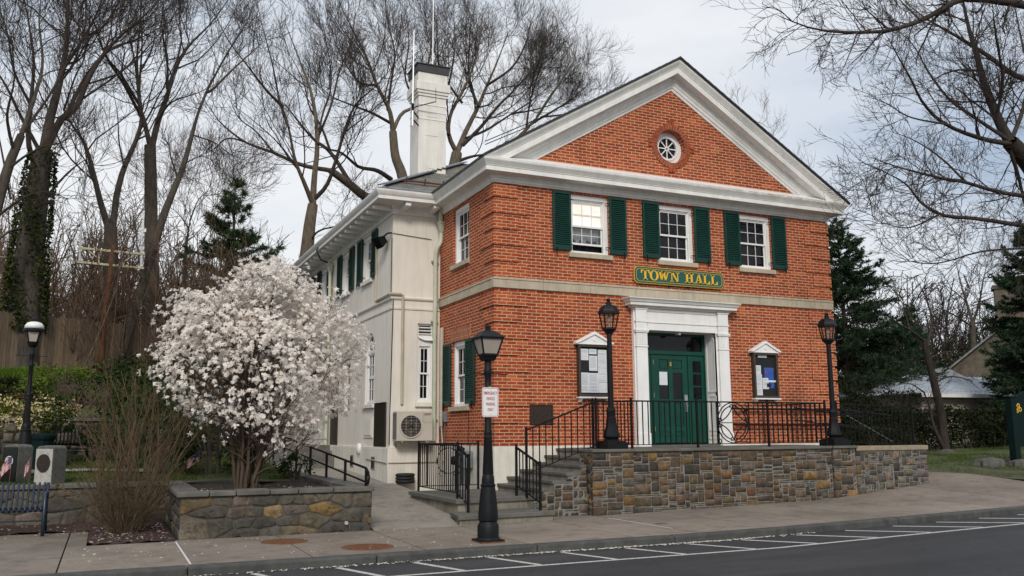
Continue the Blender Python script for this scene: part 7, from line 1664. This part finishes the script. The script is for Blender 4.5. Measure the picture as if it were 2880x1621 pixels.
# garage with a pale metal roof
yg=9.5; gx0=float(at(2590,1120,yg)[0]); ze=float(at(2700,1108,yg)[2]); zrg=float(at(2740,1062,yg+3.2)[2]); t=empty('garage',(gx0+4,yg,-.6),'beige sided garage with a pale ribbed metal roof behind the hedge','garage')
m=M(); gx1=gx0+9; m.box(gx0,gx1,yg,yg+6.4,-.7,ze); 
z=-.5
while z<ze-.1: m.add([(gx0-.02,yg-.03,z),(gx1,yg-.03,z),(gx1,yg-.005,z+.22),(gx0-.02,yg-.005,z+.22)],[(0,1,2,3)]); m.add([(gx0-.02,yg-.03,z),(gx1,yg-.03,z),(gx1,yg,z),(gx0-.02,yg,z)],[(3,2,1,0)]); z+=.225
m.build('wall',MT['siding'],t); m=M(); o=.4; zeo=ze-.02; H_=[(gx0-o,yg-o,zeo),(gx1+o,yg-o,zeo),(gx1+o,yg+6.4+o,zeo),(gx0-o,yg+6.4+o,zeo),(gx0+3.0,yg+3.2,zrg),(gx1,yg+3.2,zrg)]
m.add(H_,[(0,1,5,4),(0,4,3),(4,5,2,3),(1,2,5)])
for k in range(1,34):
    x=gx0-o+k*.3; 
    tt=min(1,max(0,(x-(gx0-o))/3.4)); m.bar((x,yg-o,zeo+.012),(gx0-o+(x-gx0+o) if x>gx0+3 else x,yg-o+(3.2+o)*tt,zeo+.012+(zrg-zeo)*tt),.035,.03)
for k in range(1,12):
    y=yg-o+k*.6; tt=1-abs(y-(yg+3.2))/3.6; m.bar((gx0-o,y,zeo+.012),(gx0-o+3.4*tt,y,zeo+.012+(zrg-zeo)*tt),.035,.03)
m.build('roof',MT['metalroof'],t); m=M(); m.box(gx0-o,gx1+o,yg-o-.03,yg-o,zeo-.16,zeo-.005); m.build('fascia',MT['white'],t)
# stone house with chimney
yh=21.; P_=lambda x,y:at(x,y,yh); pk=P_(2815,925); ev=P_(2712,1052); w=2*float(pk[0]-ev[0]); t,r=house('stone_house','old stone house with a tall chimney rising behind the right hand evergreen',float(pk[0]),yh,w,9,-.6,float(ev[2]),float(pk[2]),MT['fieldhouse'],MT['slateroof'],wins=[(float(P_(2785,1060)[0]),float(P_(2800,1060)[0]),2.2,3.6)])
t.rotation_euler[2]=-R(50)
a=P_(2803,830); b=P_(2862,830); m=M(); ctop_=float(P_(2830,798)[2]); x0,x1=float(a[0]),float(b[0]); m.box(x0,x1,yh+1.2,yh+2.4,float(pk[2])-2.2,ctop_); m.box(x0-.12,x1+.12,yh+1.1,yh+2.5,ctop_-.25,ctop_); m.build('chimney',MT['fieldhouse'],r)
ld=empty('slate_annexe',(float(P_(2640,1100)[0]),19.,-.6),'low stone annexe with a grey slate roof beside the stone house','house')
p0,p1=at(2590,1085,19.),at(2705,1085,19.); zt=float(at(2660,1035,21.5)[2]); zb=float(p0[2]); m=M(); m.box(float(p0[0]),float(p1[0])+2,19.3,23,-.7,zb+.1); m.build('wall',MT['fieldhouse'],ld); m=M(); m.add([(float(p0[0])-.3,19.,zb),(float(p1[0])+2,19.,zb),(float(p1[0])+2,21.5,zt),(float(p0[0])+1.2,21.5,zt)],[(0,1,2,3)]); m.add([(float(p0[0])-.3,19.,zb),(float(p0[0])+1.2,21.5,zt),(float(p0[0])-.3,23.2,zb)],[(0,1,2)]); m.build('roof',MT['slateroof'],ld)
# ================================================================ camera, light, sky
cam=bpy.data.cameras.new('camera'); co_=bpy.data.objects.new('camera',cam); COL.objects.link(co_); SC.camera=co_
from mathutils import Matrix
rm_=Matrix(((_r[0],_u[0],-_f[0],CP[0]),(_r[1],_u[1],-_f[1],CP[1]),(_r[2],_u[2],-_f[2],CP[2]),(0,0,0,1))); co_.matrix_world=rm_
cam.sensor_width=36; cam.sensor_fit='HORIZONTAL'; cam.lens=FPX/2880*36; cam.clip_end=3000; cam.clip_start=.1
EL,AZ=R(35),R(203)      # bright part of the overcast, behind the camera's right shoulder
sd=Vector((math.sin(AZ)*math.cos(EL),math.cos(AZ)*math.cos(EL),math.sin(EL)))
sun=bpy.data.lights.new('sun','SUN'); sun.energy=1.5; sun.angle=R(13); sun.color=(1,.95,.88); so=bpy.data.objects.new('sun',sun); COL.objects.link(so); so.rotation_euler=(-sd).to_track_quat('-Z','Y').to_euler()
w=bpy.data.worlds.new('World'); SC.world=w; w.use_nodes=True; t=w.node_tree; t.nodes.clear()
o=N(t,'ShaderNodeOutputWorld'); bg=N(t,'ShaderNodeBackground'); L(t,bg.outputs[0],o.inputs[0])
sk=N(t,'ShaderNodeTexSky',sky_type='NISHITA',sun_disc=False,sun_elevation=EL,sun_rotation=AZ,air_density=1.2,dust_density=2.5)
s1=mix(t,sk.outputs['Color'],C(.07,.07,.07),1.,'MULTIPLY')
tc=N(t,'ShaderNodeTexCoord').outputs['Generated']; mp=mapping(t,tc,(1,1,2.6))
n1=N(t,'ShaderNodeTexNoise',Scale=1.25,Detail=7.,Roughness=.52); L(t,mp,n1.inputs['Vector'])
n2=N(t,'ShaderNodeTexNoise',Scale=3.1,Detail=6.,Roughness=.55); L(t,mapping(t,tc,(1,1,3.4)),n2.inputs['Vector'])
ad=N(t,'ShaderNodeMath',operation='MULTIPLY_ADD'); L(t,n2.outputs['Fac'],ad.inputs[0]); ad.inputs[1].default_value=.35; L(t,n1.outputs['Fac'],ad.inputs[2])
cl=ramp(t,ad.outputs[0],[(.48,(.33,.40,.505)),(.63,(.53,.575,.64)),(.80,(.69,.70,.715))])
fin=mix(t,s1,cl,.90); L(t,fin,bg.inputs['Color']); bg.inputs['Strength'].default_value=1.
SC.view_settings.view_transform='Standard'; SC.view_settings.look='None'; SC.view_settings.exposure=.45; SC.view_settings.gamma=1
SC.cycles.max_bounces=6; SC.cycles.transparent_max_bounces=12
